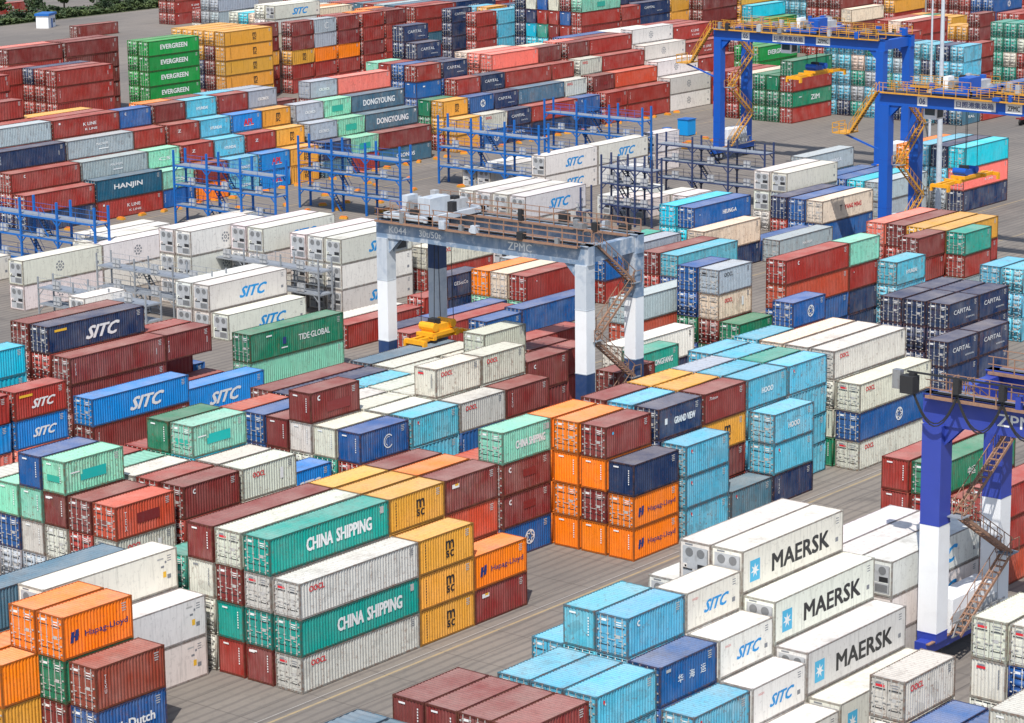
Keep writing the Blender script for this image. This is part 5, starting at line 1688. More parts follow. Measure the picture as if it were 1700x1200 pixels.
405.32 342.30 5.21 40 0 0 0 1 na
405.32 342.30 7.81 40 0 0 0 1 na
405.32 342.30 10.41 40 0 0 0 0 na
405.32 345.00 0.00 40 0 0 0 1 na
405.32 345.00 2.60 40 0 0 0 1 na
405.32 345.00 5.21 40 0 0 0 1 na
405.32 345.00 7.81 40 0 0 0 1 na
405.32 345.00 10.41 40 0 0 0 0 na
393.60 331.00 0.00 20 0 0 0 1 na
393.60 331.00 2.60 20 0 0 0 0 na
393.60 331.00 5.21 20 0 0 0 0 na
393.60 331.00 7.81 20 0 0 0 0 na
393.60 331.00 10.41 20 0 0 0 0 na CAPITAL
390.00 322.00 0.00 20 0 0 0 1 rd
390.00 322.00 2.60 20 0 0 0 1 rd
390.00 322.00 5.21 20 0 0 0 0 rd
390.00 322.00 7.81 20 0 0 0 0 rd
390.00 322.00 10.41 20 0 0 0 0 rd
396.40 322.00 0.00 20 0 0 0 1 lb
396.40 322.00 2.60 20 0 0 0 1 lb
396.40 322.00 5.21 20 0 0 0 0 lb
396.40 322.00 7.81 20 0 0 0 0 lb
396.40 322.00 10.41 20 0 0 0 0 lb T
399.80 327.40 0.00 20 0 0 0 1 ye
399.80 327.40 2.60 20 0 0 0 1 ye
399.80 327.40 5.21 20 0 0 0 1 ye
399.80 327.40 7.81 20 0 0 0 1 ye
399.80 327.40 10.41 20 0 0 0 0 ye MSC
399.80 330.10 0.00 20 0 0 0 1 lb
399.80 330.10 2.60 20 0 0 0 1 lb
399.80 330.10 5.21 20 0 0 0 1 lb
399.80 330.10 7.81 20 0 0 0 1 lb
399.80 330.10 10.41 20 0 0 0 0 lb
406.20 324.70 0.00 20 0 0 0 1 lb
406.20 324.70 2.60 20 0 0 0 1 lb
406.20 324.70 5.21 20 0 0 0 1 lb
406.20 324.70 7.81 20 0 0 0 1 lb
406.20 324.70 10.41 20 0 0 0 0 lb H
406.20 327.40 0.00 20 0 0 0 1 na
406.20 327.40 2.60 20 0 0 0 1 na
406.20 327.40 5.21 20 0 0 0 1 na
406.20 327.40 7.81 20 0 0 0 1 na
406.20 327.40 10.41 20 0 0 0 0 na
401.50 306.00 0.00 40 0 0 0 1 rd
401.50 306.00 2.60 40 0 0 0 1 rd
401.50 306.00 5.21 40 0 0 0 1 rd
401.50 306.00 7.81 40 0 0 0 0 rd
401.50 306.00 10.41 40 0 0 0 0 rd|long red container, under a mint one
401.50 306.00 13.02 40 0 0 0 0 mi P
401.50 308.70 0.00 40 0 0 0 1 mr
401.50 308.70 2.60 40 0 0 0 1 rd
401.50 308.70 5.21 40 0 0 0 1 rd
401.50 308.70 7.81 40 0 1 0 0 rd
401.50 308.70 10.41 40 0 1 0 0 bl
401.50 308.70 13.02 40 0 0 0 0 mr
401.50 308.70 15.62 40 0 0 0 1 mr
401.50 311.40 0.00 40 0 0 0 1 rd
401.50 311.40 2.60 40 0 0 0 1 rd
401.50 311.40 5.21 40 0 0 0 0 rd
401.50 311.40 7.81 40 0 1 0 0 mr
401.50 311.40 10.41 40 0 1 0 0 rd
401.50 311.40 13.02 40 0 1 0 0 oo
401.50 311.40 15.62 40 0 0 0 1 mr
401.50 314.10 0.00 40 0 0 0 1 cy
401.50 314.10 2.60 40 0 0 0 1 cy
401.50 314.10 5.21 40 0 0 0 0 cy
401.50 314.10 7.81 40 0 1 0 0 tl
401.50 314.10 10.41 40 0 1 0 0 rd
401.50 314.10 13.02 40 0 1 0 0 bl
401.50 314.10 15.62 40 0 0 0 1 rd
401.50 316.80 0.00 40 0 0 0 1 na
401.50 316.80 2.60 40 0 0 0 1 cy
401.50 316.80 5.21 40 0 0 0 0 cy
401.50 316.80 7.81 40 0 1 0 0 cy
401.50 316.80 10.41 40 0 1 0 0 na
401.50 316.80 13.02 40 0 1 0 0 oo
401.50 316.80 15.62 40 0 0 0 1 cr
401.50 319.50 0.00 40 0 0 0 1 na
401.50 319.50 2.60 40 0 0 0 1 na
401.50 319.50 5.21 40 0 0 0 0 na
401.50 319.50 7.81 40 0 0 0 0 na
401.50 319.50 10.41 40 0 0 0 0 na
401.50 319.50 13.02 40 0 0 0 0 na
401.50 319.50 15.62 40 0 0 0 1 na
414.00 306.00 0.00 20 0 0 0 1 rd
414.00 306.00 2.60 20 0 0 0 1 rd
414.00 306.00 5.21 20 0 0 0 1 rd
414.00 306.00 7.81 20 0 0 0 0 rd
414.00 306.00 10.41 20 0 0 0 0 rd
414.00 308.70 0.00 20 0 0 0 1 na
414.00 308.70 2.60 20 0 0 0 1 na
414.00 308.70 5.21 20 0 0 0 1 na
414.00 308.70 7.81 20 0 0 0 1 na
414.00 308.70 10.41 20 0 0 0 0 na
414.00 308.70 13.02 20 0 0 0 0 na
414.00 311.40 0.00 20 0 0 0 1 mi
414.00 311.40 2.60 20 0 0 0 1 mi
414.00 311.40 5.21 20 0 0 0 1 mi
414.00 311.40 7.81 20 0 0 0 1 mi
414.00 311.40 10.41 20 0 0 0 1 mi
414.00 311.40 13.02 20 0 0 0 1 mi
414.00 311.40 15.62 20 0 0 0 1 mi
420.40 308.00 0.00 40 0 0 0 1 na
420.40 308.00 2.60 40 0 0 0 1 na
420.40 308.00 5.21 40 0 0 0 1 na
420.40 308.00 7.81 40 0 0 0 0 na
420.40 308.00 10.41 40 0 0 0 0 na CAPITAL
420.40 310.70 0.00 40 0 0 0 1 na
420.40 310.70 2.60 40 0 0 0 1 na
420.40 310.70 5.21 40 0 0 0 1 na
420.40 310.70 7.81 40 0 0 0 1 na
420.40 310.70 10.41 40 0 0 0 0 na
420.40 310.70 13.02 40 0 0 0 0 na
420.40 313.40 0.00 40 0 0 0 1 na
420.40 313.40 2.60 40 0 0 0 1 na
420.40 313.40 5.21 40 0 0 0 1 na
420.40 313.40 7.81 40 0 0 0 1 na
420.40 313.40 10.41 40 0 0 0 1 na
420.40 313.40 13.02 40 0 0 0 1 na
433.00 308.00 0.00 20 0 0 0 1 ye
433.00 308.00 2.60 20 0 0 0 1 ye
433.00 308.00 5.21 20 0 0 0 1 ye
433.00 308.00 7.81 20 0 0 0 0 ye
433.00 308.00 10.41 20 0 0 0 0 ye
433.00 308.00 13.02 20 0 0 0 1 ye
433.00 310.70 0.00 20 0 0 0 1 ye
433.00 310.70 2.60 20 0 0 0 1 rd
433.00 310.70 5.21 20 0 0 0 1 rd
433.00 310.70 7.81 20 0 0 0 1 ye
433.00 310.70 10.41 20 0 0 0 1 rd
433.00 310.70 13.02 20 0 0 0 1 mr
439.40 305.00 0.00 40 0 0 0 0 mr
439.40 305.00 2.60 40 0 0 0 0 mr
439.40 305.00 5.21 40 0 0 0 0 mr
439.40 305.00 7.81 40 0 0 0 0 mr
439.40 305.00 10.41 40 0 0 0 0 mr T
439.40 307.70 0.00 40 0 0 0 1 mr
439.40 307.70 2.60 40 0 0 0 1 mr
439.40 307.70 5.21 40 0 0 0 1 mr
439.40 307.70 7.81 40 0 0 0 0 mr
439.40 307.70 10.41 40 0 0 0 0 mr
439.40 307.70 13.02 40 0 0 0 1 mr
439.40 310.40 0.00 40 0 0 0 1 rd
439.40 310.40 2.60 40 0 0 0 1 mr
439.40 310.40 5.21 40 0 0 0 1 rd
439.40 310.40 7.81 40 0 0 0 1 mr
439.40 310.40 10.41 40 0 0 0 1 rd
439.40 310.40 13.02 40 0 0 0 1 mr
452.00 299.00 0.00 40 0 0 0 0 eg
452.00 299.00 2.60 40 0 0 0 0 eg
452.00 299.00 5.21 40 0 0 0 0 eg
452.00 301.70 0.00 40 0 0 0 1 rd
452.00 301.70 2.60 40 0 0 0 1 rd
452.00 301.70 5.21 40 0 0 0 0 tl
452.00 301.70 7.81 40 0 0 0 0 cy|long turquoise container, on a green teal one
452.00 304.40 0.00 40 0 0 0 1 rd
452.00 304.40 2.60 40 0 0 0 1 rd
452.00 304.40 5.21 40 0 0 0 0 ye
452.00 304.40 7.81 40 0 0 0 0 ye
452.00 304.40 10.41 40 0 0 0 0 ye MSC
452.00 307.10 0.00 40 0 0 0 1 rd
452.00 307.10 2.60 40 0 0 0 1 ye
452.00 307.10 5.21 40 0 0 0 1 ye
452.00 307.10 7.81 40 0 0 0 1 ye
452.00 307.10 10.41 40 0 0 0 1 rd
452.00 307.10 13.02 40 0 0 0 1 ye
439.40 291.00 0.00 40 0 0 0 1 eg
439.40 291.00 2.60 40 0 0 0 0 eg
439.40 291.00 5.21 40 0 0 0 0 eg|long bright green container, sixth from left of these at top right
439.40 293.70 0.00 40 0 0 0 1 eg
439.40 293.70 2.60 40 0 0 0 0 eg
439.40 293.70 5.21 40 0 0 0 0 eg
439.40 296.40 0.00 40 0 0 0 1 mr
439.40 296.40 2.60 40 0 0 0 0 mr
439.40 296.40 5.21 40 0 0 0 0 mr
464.60 296.00 0.00 40 0 0 0 0 rd
464.60 296.00 2.60 40 0 0 0 0 lb
464.60 296.00 5.21 40 0 0 0 0 lb
464.60 296.00 7.81 40 0 0 0 0 lb
464.60 296.00 10.41 40 0 0 0 0 lb
464.60 298.70 0.00 40 0 0 0 0 lb
464.60 298.70 2.60 40 0 0 0 0 lb
464.60 298.70 5.21 40 0 0 0 0 lb
464.60 298.70 7.81 40 0 0 0 0 lb
464.60 298.70 10.41 40 0 0 0 0 lb
464.60 301.40 0.00 40 0 0 0 1 rd
464.60 301.40 2.60 40 0 0 0 1 rd
464.60 301.40 5.21 40 0 0 0 0 lb
464.60 301.40 7.81 40 0 0 0 0 lb
464.60 301.40 10.41 40 0 0 0 0 lb
456.00 281.00 0.00 40 0 0 0 1 mr
456.00 281.00 2.60 40 0 0 0 0 mr
456.00 281.00 5.21 40 0 0 0 0 mr
456.00 281.00 7.81 40 0 0 0 0 cr|long cream container, on a maroon one
456.00 283.70 0.00 40 0 0 0 1 rd
456.00 283.70 2.60 40 0 0 0 0 rd
456.00 283.70 5.21 40 0 0 0 0 mr
456.00 283.70 7.81 40 0 0 0 0 mr
456.00 283.70 10.41 40 0 0 0 0 mr T
456.00 286.40 0.00 40 0 0 0 0 rd
456.00 286.40 2.60 40 0 0 0 0 rd
456.00 286.40 5.21 40 0 0 0 0 rd
456.00 286.40 7.81 40 0 0 0 0 rd
456.00 286.40 10.41 40 0 0 0 0 mr
456.00 289.10 0.00 40 0 0 0 0 rd
456.00 289.10 2.60 40 0 0 0 0 rd
456.00 289.10 5.21 40 0 0 0 0 oo
456.00 289.10 7.81 40 0 0 0 0 rd
456.00 289.10 10.41 40 0 0 0 0 mr
477.20 284.00 0.00 40 0 0 0 1 mr
477.20 284.00 2.60 40 0 0 0 1 rd
477.20 284.00 5.21 40 0 0 0 0 rd
477.20 284.00 7.81 40 0 0 0 0 ye
477.20 284.00 10.41 40 0 0 0 0 mr
477.20 286.70 0.00 40 0 0 0 1 rd
477.20 286.70 2.60 40 0 0 0 1 rd
477.20 286.70 5.21 40 0 0 0 1 mr
477.20 286.70 7.81 40 0 0 0 0 mr
477.20 286.70 10.41 40 0 0 0 1 mr
477.20 289.40 0.00 40 0 0 0 1 mr
477.20 289.40 2.60 40 0 0 0 1 rd
477.20 289.40 5.21 40 0 0 0 1 rd
477.20 289.40 7.81 40 0 0 0 1 mr
477.20 289.40 10.41 40 0 0 0 1 mr
477.20 292.10 0.00 40 0 0 0 1 rd
477.20 292.10 2.60 40 0 0 0 1 rd
477.20 292.10 5.21 40 0 0 0 1 ye
477.20 292.10 7.81 40 0 0 0 1 mr
477.20 292.10 10.41 40 0 0 0 1 rd
476.00 270.00 0.00 20 0 0 0 1 mr
476.00 270.00 2.60 20 0 0 0 1 mr
476.00 270.00 5.21 20 0 0 0 0 ye
476.00 272.70 0.00 20 0 0 0 1 rd
476.00 272.70 2.60 20 0 0 0 1 rd
476.00 272.70 5.21 20 0 0 0 0 ye
476.00 275.40 0.00 20 0 0 0 1 rd
476.00 275.40 2.60 20 0 0 0 1 rd
476.00 275.40 5.21 20 0 1 0 0 gn
476.00 278.10 0.00 20 0 0 0 1 rd
476.00 278.10 2.60 20 0 0 0 1 rd
476.00 278.10 5.21 20 0 1 0 0 ye
489.00 268.00 0.00 40 0 0 0 1 rd
489.00 268.00 2.60 40 0 0 0 1 rd
489.00 268.00 5.21 40 0 0 0 0 bl
489.00 268.00 7.81 40 0 0 0 0 bl CMA
489.00 270.70 0.00 40 0 0 0 1 rd
489.00 270.70 2.60 40 0 0 0 1 rd
489.00 270.70 5.21 40 0 0 0 0 bl
489.00 270.70 7.81 40 0 0 0 0 bl
489.00 273.40 0.00 40 0 0 0 1 mr
489.00 273.40 2.60 40 0 0 0 1 mr
489.00 273.40 5.21 40 0 0 0 0 rd
489.00 273.40 7.81 40 0 0 0 0 rd
502.00 268.00 0.00 40 0 0 0 1 rd
502.00 268.00 2.60 40 0 0 0 1 rd
502.00 268.00 5.21 40 0 0 0 0 rd
502.00 270.70 0.00 40 0 0 0 1 mr
502.00 270.70 2.60 40 0 0 0 1 mr
502.00 270.70 5.21 40 0 0 0 0 rd
502.00 270.70 7.81 40 0 0 0 0 rd
502.00 273.40 0.00 40 0 0 0 1 rd
502.00 273.40 2.60 40 0 0 0 1 rd
502.00 273.40 5.21 40 0 0 0 1 lb
502.00 273.40 7.81 40 0 0 0 1 rd
489.00 262.00 0.00 40 0 0 0 1 rd
489.00 262.00 2.60 40 0 0 0 1 mr
489.00 262.00 5.21 40 0 0 0 0 rd
489.00 264.70 0.00 40 0 0 0 1 bl
489.00 264.70 2.60 40 0 0 0 1 mr
489.00 264.70 5.21 40 0 0 0 0 rd
502.00 260.00 0.00 40 0 0 0 1 oo
502.00 260.00 2.60 40 0 0 0 1 rd
502.00 260.00 5.21 40 0 0 0 1 oo
502.00 262.70 0.00 40 0 0 0 1 rd
502.00 262.70 2.60 40 0 0 0 1 bl
502.00 262.70 5.21 40 0 0 0 1 oo
515.00 262.00 0.00 40 0 0 0 1 rd
515.00 262.00 2.60 40 0 0 0 1 oo
515.00 262.00 5.21 40 0 0 0 1 rd
515.00 262.00 7.81 40 0 0 0 1 lb
515.00 264.70 0.00 40 0 0 0 1 mr
515.00 264.70 2.60 40 0 0 0 1 rd
515.00 264.70 5.21 40 0 0 0 1 rd
515.00 264.70 7.81 40 0 0 0 1 lb
462.00 256.00 0.00 20 0 0 0 1 rd
462.00 256.00 2.60 20 0 0 0 0 rd
462.00 256.00 5.21 20 0 0 0 0 mr
462.00 256.00 7.81 20 0 0 0 0 mr
462.00 258.70 0.00 20 0 0 0 1 mr
462.00 258.70 2.60 20 0 0 0 0 mr
462.00 258.70 5.21 20 0 0 0 0 ye
462.00 261.40 0.00 20 0 0 0 1 ye
462.00 261.40 2.60 20 0 0 0 0 rd
462.00 261.40 5.21 20 0 0 0 0 ye
386.00 372.00 0.00 40 0 0 0 1 or
386.00 372.00 2.60 40 0 0 0 1 or
386.00 372.00 5.21 40 0 0 0 1 or
386.00 372.00 7.81 40 0 0 0 1 or
386.00 374.70 0.00 40 0 0 0 1 cr
386.00 374.70 2.60 40 0 0 0 1 cr
386.00 374.70 5.21 40 0 0 0 1 cr
386.00 374.70 7.81 40 0 0 0 0 cr
386.00 377.40 0.00 40 0 0 0 1 cy
386.00 377.40 2.60 40 0 0 0 1 cy
386.00 377.40 5.21 40 0 0 0 1 cy
386.00 377.40 7.81 40 0 0 0 0 cy
386.00 380.10 0.00 40 0 0 0 1 cr
386.00 380.10 2.60 40 0 0 0 1 oo
386.00 380.10 5.21 40 0 0 0 1 oo
386.00 380.10 7.81 40 0 0 0 0 oo
398.60 372.00 0.00 40 0 0 0 1 or
398.60 372.00 2.60 40 0 0 0 1 or
398.60 372.00 5.21 40 0 0 0 1 or
398.60 372.00 7.81 40 0 0 0 0 cr
398.60 374.70 0.00 40 0 0 0 1 or
398.60 374.70 2.60 40 0 0 0 1 or
398.60 374.70 5.21 40 0 0 0 1 or
398.60 374.70 7.81 40 0 0 0 0 or
398.60 377.40 0.00 40 0 0 0 1 cr
398.60 377.40 2.60 40 0 0 0 1 cr
398.60 377.40 5.21 40 0 0 0 1 cr
398.60 377.40 7.81 40 0 0 0 0 oo
398.60 380.10 0.00 40 0 0 0 1 oo
398.60 380.10 2.60 40 0 0 0 1 oo
398.60 380.10 5.21 40 0 0 0 1 oo
398.60 380.10 7.81 40 0 0 0 0 oo
398.60 382.80 0.00 40 0 0 0 1 gr
398.60 382.80 2.60 40 0 0 0 1 gr
398.60 382.80 5.21 40 0 0 0 1 gr
398.60 382.80 7.81 40 0 0 0 1 gr
403.50 403.00 0.00 40 0 0 0 1 gr
403.50 403.00 2.60 40 0 0 0 1 gr
403.50 403.00 5.21 40 0 0 0 0 gr
403.50 403.00 7.81 40 0 0 0 0 gr
403.50 405.70 0.00 40 0 0 0 1 gr
403.50 405.70 2.60 40 0 0 0 0 gr
403.50 405.70 5.21 40 0 0 0 0 gr
403.50 405.70 7.81 40 0 0 0 0 gr
403.50 408.40 0.00 40 0 0 0 1 oo
403.50 408.40 2.60 40 0 0 0 0 oo
403.50 408.40 5.21 40 0 0 0 0 rd
403.50 385.70 0.00 40 0 0 0 1 gr
403.50 385.70 2.60 40 0 0 0 1 gr
403.50 385.70 5.21 40 0 0 0 1 gr
403.50 385.70 7.81 40 0 0 0 0 gr
415.75 388.00 0.00 40 0 0 0 1 rd
415.75 388.00 2.60 40 0 0 0 1 mr
415.75 388.00 5.21 40 0 0 0 1 mr
415.75 388.00 7.81 40 0 0 0 0 gr
415.75 390.70 0.00 40 0 0 0 1 rd
415.75 390.70 2.60 40 0 0 0 1 gr
415.75 390.70 5.21 40 0 0 0 1 gr
415.75 390.70 7.81 40 0 0 0 1 gr
415.75 393.40 0.00 40 0 0 0 1 rd
415.75 393.40 2.60 40 0 0 0 1 rd
415.75 393.40 5.21 40 0 0 0 1 gr
415.75 393.40 7.81 40 0 0 0 0 rd
412.00 372.00 0.00 40 0 0 0 1 sl
412.00 372.00 2.60 40 0 0 0 1 rd
412.00 372.00 5.21 40 0 0 0 1 rd
412.00 372.00 7.81 40 0 0 0 0 na
412.00 374.70 0.00 40 0 0 0 1 sl
412.00 374.70 2.60 40 0 0 0 1 sl
412.00 374.70 5.21 40 0 0 0 1 rd
412.00 374.70 7.81 40 0 0 0 0 rd
412.00 377.40 0.00 40 0 0 0 1 sl
412.00 377.40 2.60 40 0 0 0 1 gr
412.00 377.40 5.21 40 0 0 0 1 gr
412.00 377.40 7.81 40 0 0 0 0 rd
426.00 352.00 0.00 40 0 0 0 1 sl
426.00 352.00 2.60 40 0 0 0 1 sl
426.00 352.00 5.21 40 0 0 0 1 sl
426.00 352.00 7.81 40 0 0 0 0 rd
426.00 354.70 0.00 40 0 0 0 1 na
426.00 354.70 2.60 40 0 0 0 1 na
426.00 354.70 5.21 40 0 0 0 1 rd
426.00 354.70 7.81 40 0 0 0 1 rd
426.00 357.40 0.00 40 0 0 0 1 rd
426.00 357.40 2.60 40 0 0 0 1 rd
426.00 357.40 5.21 40 0 0 0 1 rd
426.00 357.40 7.81 40 0 0 0 1 mr
426.00 360.10 0.00 40 0 0 0 1 mr
426.00 360.10 2.60 40 0 0 0 1 mr
426.00 360.10 5.21 40 0 0 0 1 na
426.00 360.10 7.81 40 0 0 0 1 rd
439.00 345.00 0.00 40 0 0 0 1 na
439.00 345.00 2.60 40 0 0 0 1 lb
439.00 345.00 5.21 40 0 0 0 1 lb
439.00 345.00 7.81 40 0 0 0 1 na
439.00 347.70 0.00 40 0 0 0 1 na
439.00 347.70 2.60 40 0 0 0 1 lb
439.00 347.70 5.21 40 0 0 0 1 rd
439.00 347.70 7.81 40 0 0 0 1 rd
439.00 350.40 0.00 40 0 0 0 1 oo
439.00 350.40 2.60 40 0 0 0 1 oo
439.00 350.40 5.21 40 0 0 0 1 rd
439.00 350.40 7.81 40 0 0 0 0 mr
430.00 330.00 0.00 40 0 0 0 1 lb
430.00 330.00 2.60 40 0 0 0 1 lb
430.00 330.00 5.21 40 0 0 0 1 lb
430.00 330.00 7.81 40 0 0 0 1 rd
430.00 330.00 10.41 40 0 0 0 1 ye
430.00 332.70 0.00 40 0 0 0 1 na
430.00 332.70 2.60 40 0 0 0 1 na
430.00 332.70 5.21 40 0 0 0 1 na
430.00 332.70 7.81 40 0 0 0 1 lb
430.00 332.70 10.41 40 0 0 0 1 rd
430.00 335.40 0.00 40 0 0 0 1 lb
430.00 335.40 2.60 40 0 0 0 1 lb
430.00 335.40 5.21 40 0 0 0 1 ye
430.00 335.40 7.81 40 0 0 0 1 rd
430.00 335.40 10.41 40 0 0 0 1 mr
444.00 325.00 0.00 40 0 0 0 1 rd
444.00 325.00 2.60 40 0 0 0 1 rd
444.00 325.00 5.21 40 0 0 0 1 bl
444.00 325.00 7.81 40 0 0 0 1 na
444.00 325.00 10.41 40 0 0 0 1 na
444.00 327.70 0.00 40 0 0 0 1 na
444.00 327.70 2.60 40 0 0 0 1 na
444.00 327.70 5.21 40 0 0 0 1 na
444.00 327.70 7.81 40 0 0 0 1 na
444.00 327.70 10.41 40 0 0 0 1 na
444.00 330.40 0.00 40 0 0 0 1 rd
444.00 330.40 2.60 40 0 0 0 1 rd
444.00 330.40 5.21 40 0 0 0 1 mr
444.00 330.40 7.81 40 0 0 0 1 rd
444.00 330.40 10.41 40 0 0 0 1 mr
458.00 322.00 0.00 40 0 0 0 1 ye
458.00 322.00 2.60 40 0 0 0 1 mr
458.00 322.00 5.21 40 0 0 0 1 rd
458.00 322.00 7.81 40 0 0 0 1 mr
458.00 322.00 10.41 40 0 0 0 1 mr
458.00 324.70 0.00 40 0 0 0 1 rd
458.00 324.70 2.60 40 0 0 0 1 mr
458.00 324.70 5.21 40 0 0 0 1 tl
458.00 324.70 7.81 40 0 0 0 1 tl
458.00 324.70 10.41 40 0 0 0 1 mr
458.00 327.40 0.00 40 0 0 0 1 rd
458.00 327.40 2.60 40 0 0 0 1 rd
458.00 327.40 5.21 40 0 0 0 1 rd
458.00 327.40 7.81 40 0 0 0 1 rd
458.00 327.40 10.41 40 0 0 0 1 rd
472.00 316.00 0.00 40 0 0 0 1 rd
472.00 316.00 2.60 40 0 0 0 1 tl
472.00 316.00 5.21 40 0 0 0 1 tl
472.00 316.00 7.81 40 0 0 0 0 ye
472.00 316.00 10.41 40 0 0 0 1 ye
472.00 318.70 0.00 40 0 0 0 1 rd
472.00 318.70 2.60 40 0 0 0 1 rd
472.00 318.70 5.21 40 0 0 0 1 mr
472.00 318.70 7.81 40 0 0 0 1 mr
472.00 318.70 10.41 40 0 0 0 1 ye
472.00 321.40 0.00 40 0 0 0 1 rd
472.00 321.40 2.60 40 0 0 0 1 mr
472.00 321.40 5.21 40 0 0 0 1 mr
472.00 321.40 7.81 40 0 0 0 1 mr
472.00 321.40 10.41 40 0 0 0 1 mr
486.00 308.00 0.00 40 0 0 0 1 rd
486.00 308.00 2.60 40 0 0 0 1 lb
486.00 308.00 5.21 40 0 0 0 1 lb
486.00 308.00 7.81 40 0 0 0 1 mr
486.00 308.00 10.41 40 0 0 0 1 mr
486.00 310.70 0.00 40 0 0 0 1 rd
486.00 310.70 2.60 40 0 0 0 1 rd
486.00 310.70 5.21 40 0 0 0 1 oo
486.00 310.70 7.81 40 0 0 0 1 rd
486.00 310.70 10.41 40 0 0 0 1 mr
486.00 313.40 0.00 40 0 0 0 1 mr
486.00 313.40 2.60 40 0 0 0 1 mr
486.00 313.40 5.21 40 0 0 0 1 mr
486.00 313.40 7.81 40 0 0 0 1 lb
486.00 313.40 10.41 40 0 0 0 1 rd
500.00 300.00 0.00 40 0 0 0 1 mr
500.00 300.00 2.60 40 0 0 0 1 mr
500.00 300.00 5.21 40 0 0 0 1 rd
500.00 300.00 7.81 40 0 0 0 1 rd
500.00 300.00 10.41 40 0 0 0 1 mr
500.00 302.70 0.00 40 0 0 0 1 mr
500.00 302.70 2.60 40 0 0 0 1 rd
500.00 302.70 5.21 40 0 0 0 1 oo
500.00 302.70 7.81 40 0 0 0 1 rd
500.00 302.70 10.41 40 0 0 0 1 mr
500.00 305.40 0.00 40 0 0 0 1 rd
500.00 305.40 2.60 40 0 0 0 1 rd
500.00 305.40 5.21 40 0 0 0 1 rd
500.00 305.40 7.81 40 0 0 0 1 mr
500.00 305.40 10.41 40 0 0 0 1 rd
514.00 290.00 0.00 40 0 0 0 1 rd
514.00 290.00 2.60 40 0 0 0 0 mr
514.00 290.00 5.21 40 0 0 0 0 mr
514.00 290.00 7.81 40 0 0 0 1 rd
514.00 290.00 10.41 40 0 0 0 1 rd
514.00 292.70 0.00 40 0 0 0 1 mr
514.00 292.70 2.60 40 0 0 0 0 mr
514.00 292.70 5.21 40 0 0 0 0 rd
514.00 292.70 7.81 40 0 0 0 1 lb
514.00 292.70 10.41 40 0 0 0 1 rd
514.00 295.40 0.00 40 0 0 0 1 rd
514.00 295.40 2.60 40 0 0 0 0 rd
514.00 295.40 5.21 40 0 0 0 0 rd
514.00 295.40 7.81 40 0 0 0 1 rd
514.00 295.40 10.41 40 0 0 0 1 mr
528.00 282.00 0.00 40 0 0 0 1 rd
528.00 282.00 2.60 40 0 0 0 1 rd
528.00 282.00 5.21 40 0 0 0 1 rd
528.00 282.00 7.81 40 0 0 0 1 lb
528.00 282.00 10.41 40 0 0 0 1 lb
528.00 284.70 0.00 40 0 0 0 1 rd
528.00 284.70 2.60 40 0 0 0 1 rd
528.00 284.70 5.21 40 0 0 0 1 rd
528.00 284.70 7.81 40 0 0 0 1 rd
528.00 284.70 10.41 40 0 0 0 1 lb
528.00 287.40 0.00 40 0 0 0 1 rd
528.00 287.40 2.60 40 0 0 0 1 rd
528.00 287.40 5.21 40 0 0 0 1 mr
528.00 287.40 7.81 40 0 0 0 1 mr
528.00 287.40 10.41 40 0 0 0 1 lb
371.00 339.60 0.00 20 0 0 0 0 rd
371.00 339.60 2.60 20 0 0 0 0 rd
371.00 339.60 5.21 20 0 0 0 0 or
371.00 339.60 7.81 20 0 0 0 0 mr
371.00 339.60 10.41 20 0 0 0 0 mr
371.00 342.30 0.00 20 0 0 0 1 mr
371.00 342.30 2.60 20 0 0 0 1 mr
371.00 342.30 5.21 20 0 0 0 1 mr
371.00 342.30 7.81 20 0 0 0 1 rd
371.00 342.30 10.41 20 0 0 0 0 rd
378.00 339.60 0.00 20 0 0 0 0 rd
378.00 339.60 2.60 20 0 0 0 0 rd
378.00 339.60 5.21 20 0 0 0 0 mr
378.00 339.60 7.81 20 0 0 0 0 rd
378.00 339.60 10.41 20 0 0 0 0 rd
378.00 342.30 0.00 20 0 0 0 1 rd
378.00 342.30 2.60 20 0 0 0 1 rd
378.00 342.30 5.21 20 0 0 0 1 rd
378.00 342.30 7.81 20 0 0 0 1 rd
378.00 342.30 10.41 20 0 0 0 0 or
384.50 339.60 0.00 20 0 0 0 1 rd
384.50 339.60 2.60 20 0 0 0 0 rd
384.50 339.60 5.21 20 0 0 0 0 rd
384.50 339.60 7.81 20 0 0 0 0 rd
384.50 339.60 10.41 20 0 0 0 0 mr
384.50 342.30 0.00 20 0 0 0 1 rd
384.50 342.30 2.60 20 0 0 0 1 rd
384.50 342.30 5.21 20 0 0 0 1 rd
384.50 342.30 7.81 20 0 0 0 1 rd
384.50 342.30 10.41 20 0 0 0 0 mr
384.50 345.00 0.00 20 0 0 0 1 or
384.50 345.00 2.60 20 0 0 0 1 or
384.50 345.00 5.21 20 0 0 0 1 or
384.50 345.00 7.81 20 0 0 0 1 or
384.50 345.00 10.41 20 0 0 0 0 or
352.00 342.30 0.00 20 0 0 0 0 rd
352.00 342.30 2.60 20 0 0 0 0 rd
352.00 342.30 5.21 20 0 0 0 0 ye MSC
352.00 342.30 7.81 20 0 0 0 0 mr
352.00 342.30 10.41 20 0 0 0 0 mr T
358.50 339.60 0.00 20 0 0 0 0 rd
358.50 339.60 2.60 20 0 0 0 0 rd
358.50 339.60 5.21 20 0 0 0 0 ye MSC
358.50 339.60 7.81 20 0 0 0 0 mr
358.50 339.60 10.41 20 0 0 0 0 mr T
364.60 339.60 0.00 20 0 0 0 0 rd
364.60 339.60 2.60 20 0 0 0 0 rd
364.60 339.60 5.21 20 0 0 0 0 or
364.60 339.60 7.81 20 0 0 0 0 gr
364.60 339.60 10.41 20 0 0 0 0 gr C
360.00 345.00 0.00 40 0 0 1 0 wh
360.00 345.00 2.60 40 0 0 1 0 wh
360.00 345.00 5.21 40 0 0 1 0 wh
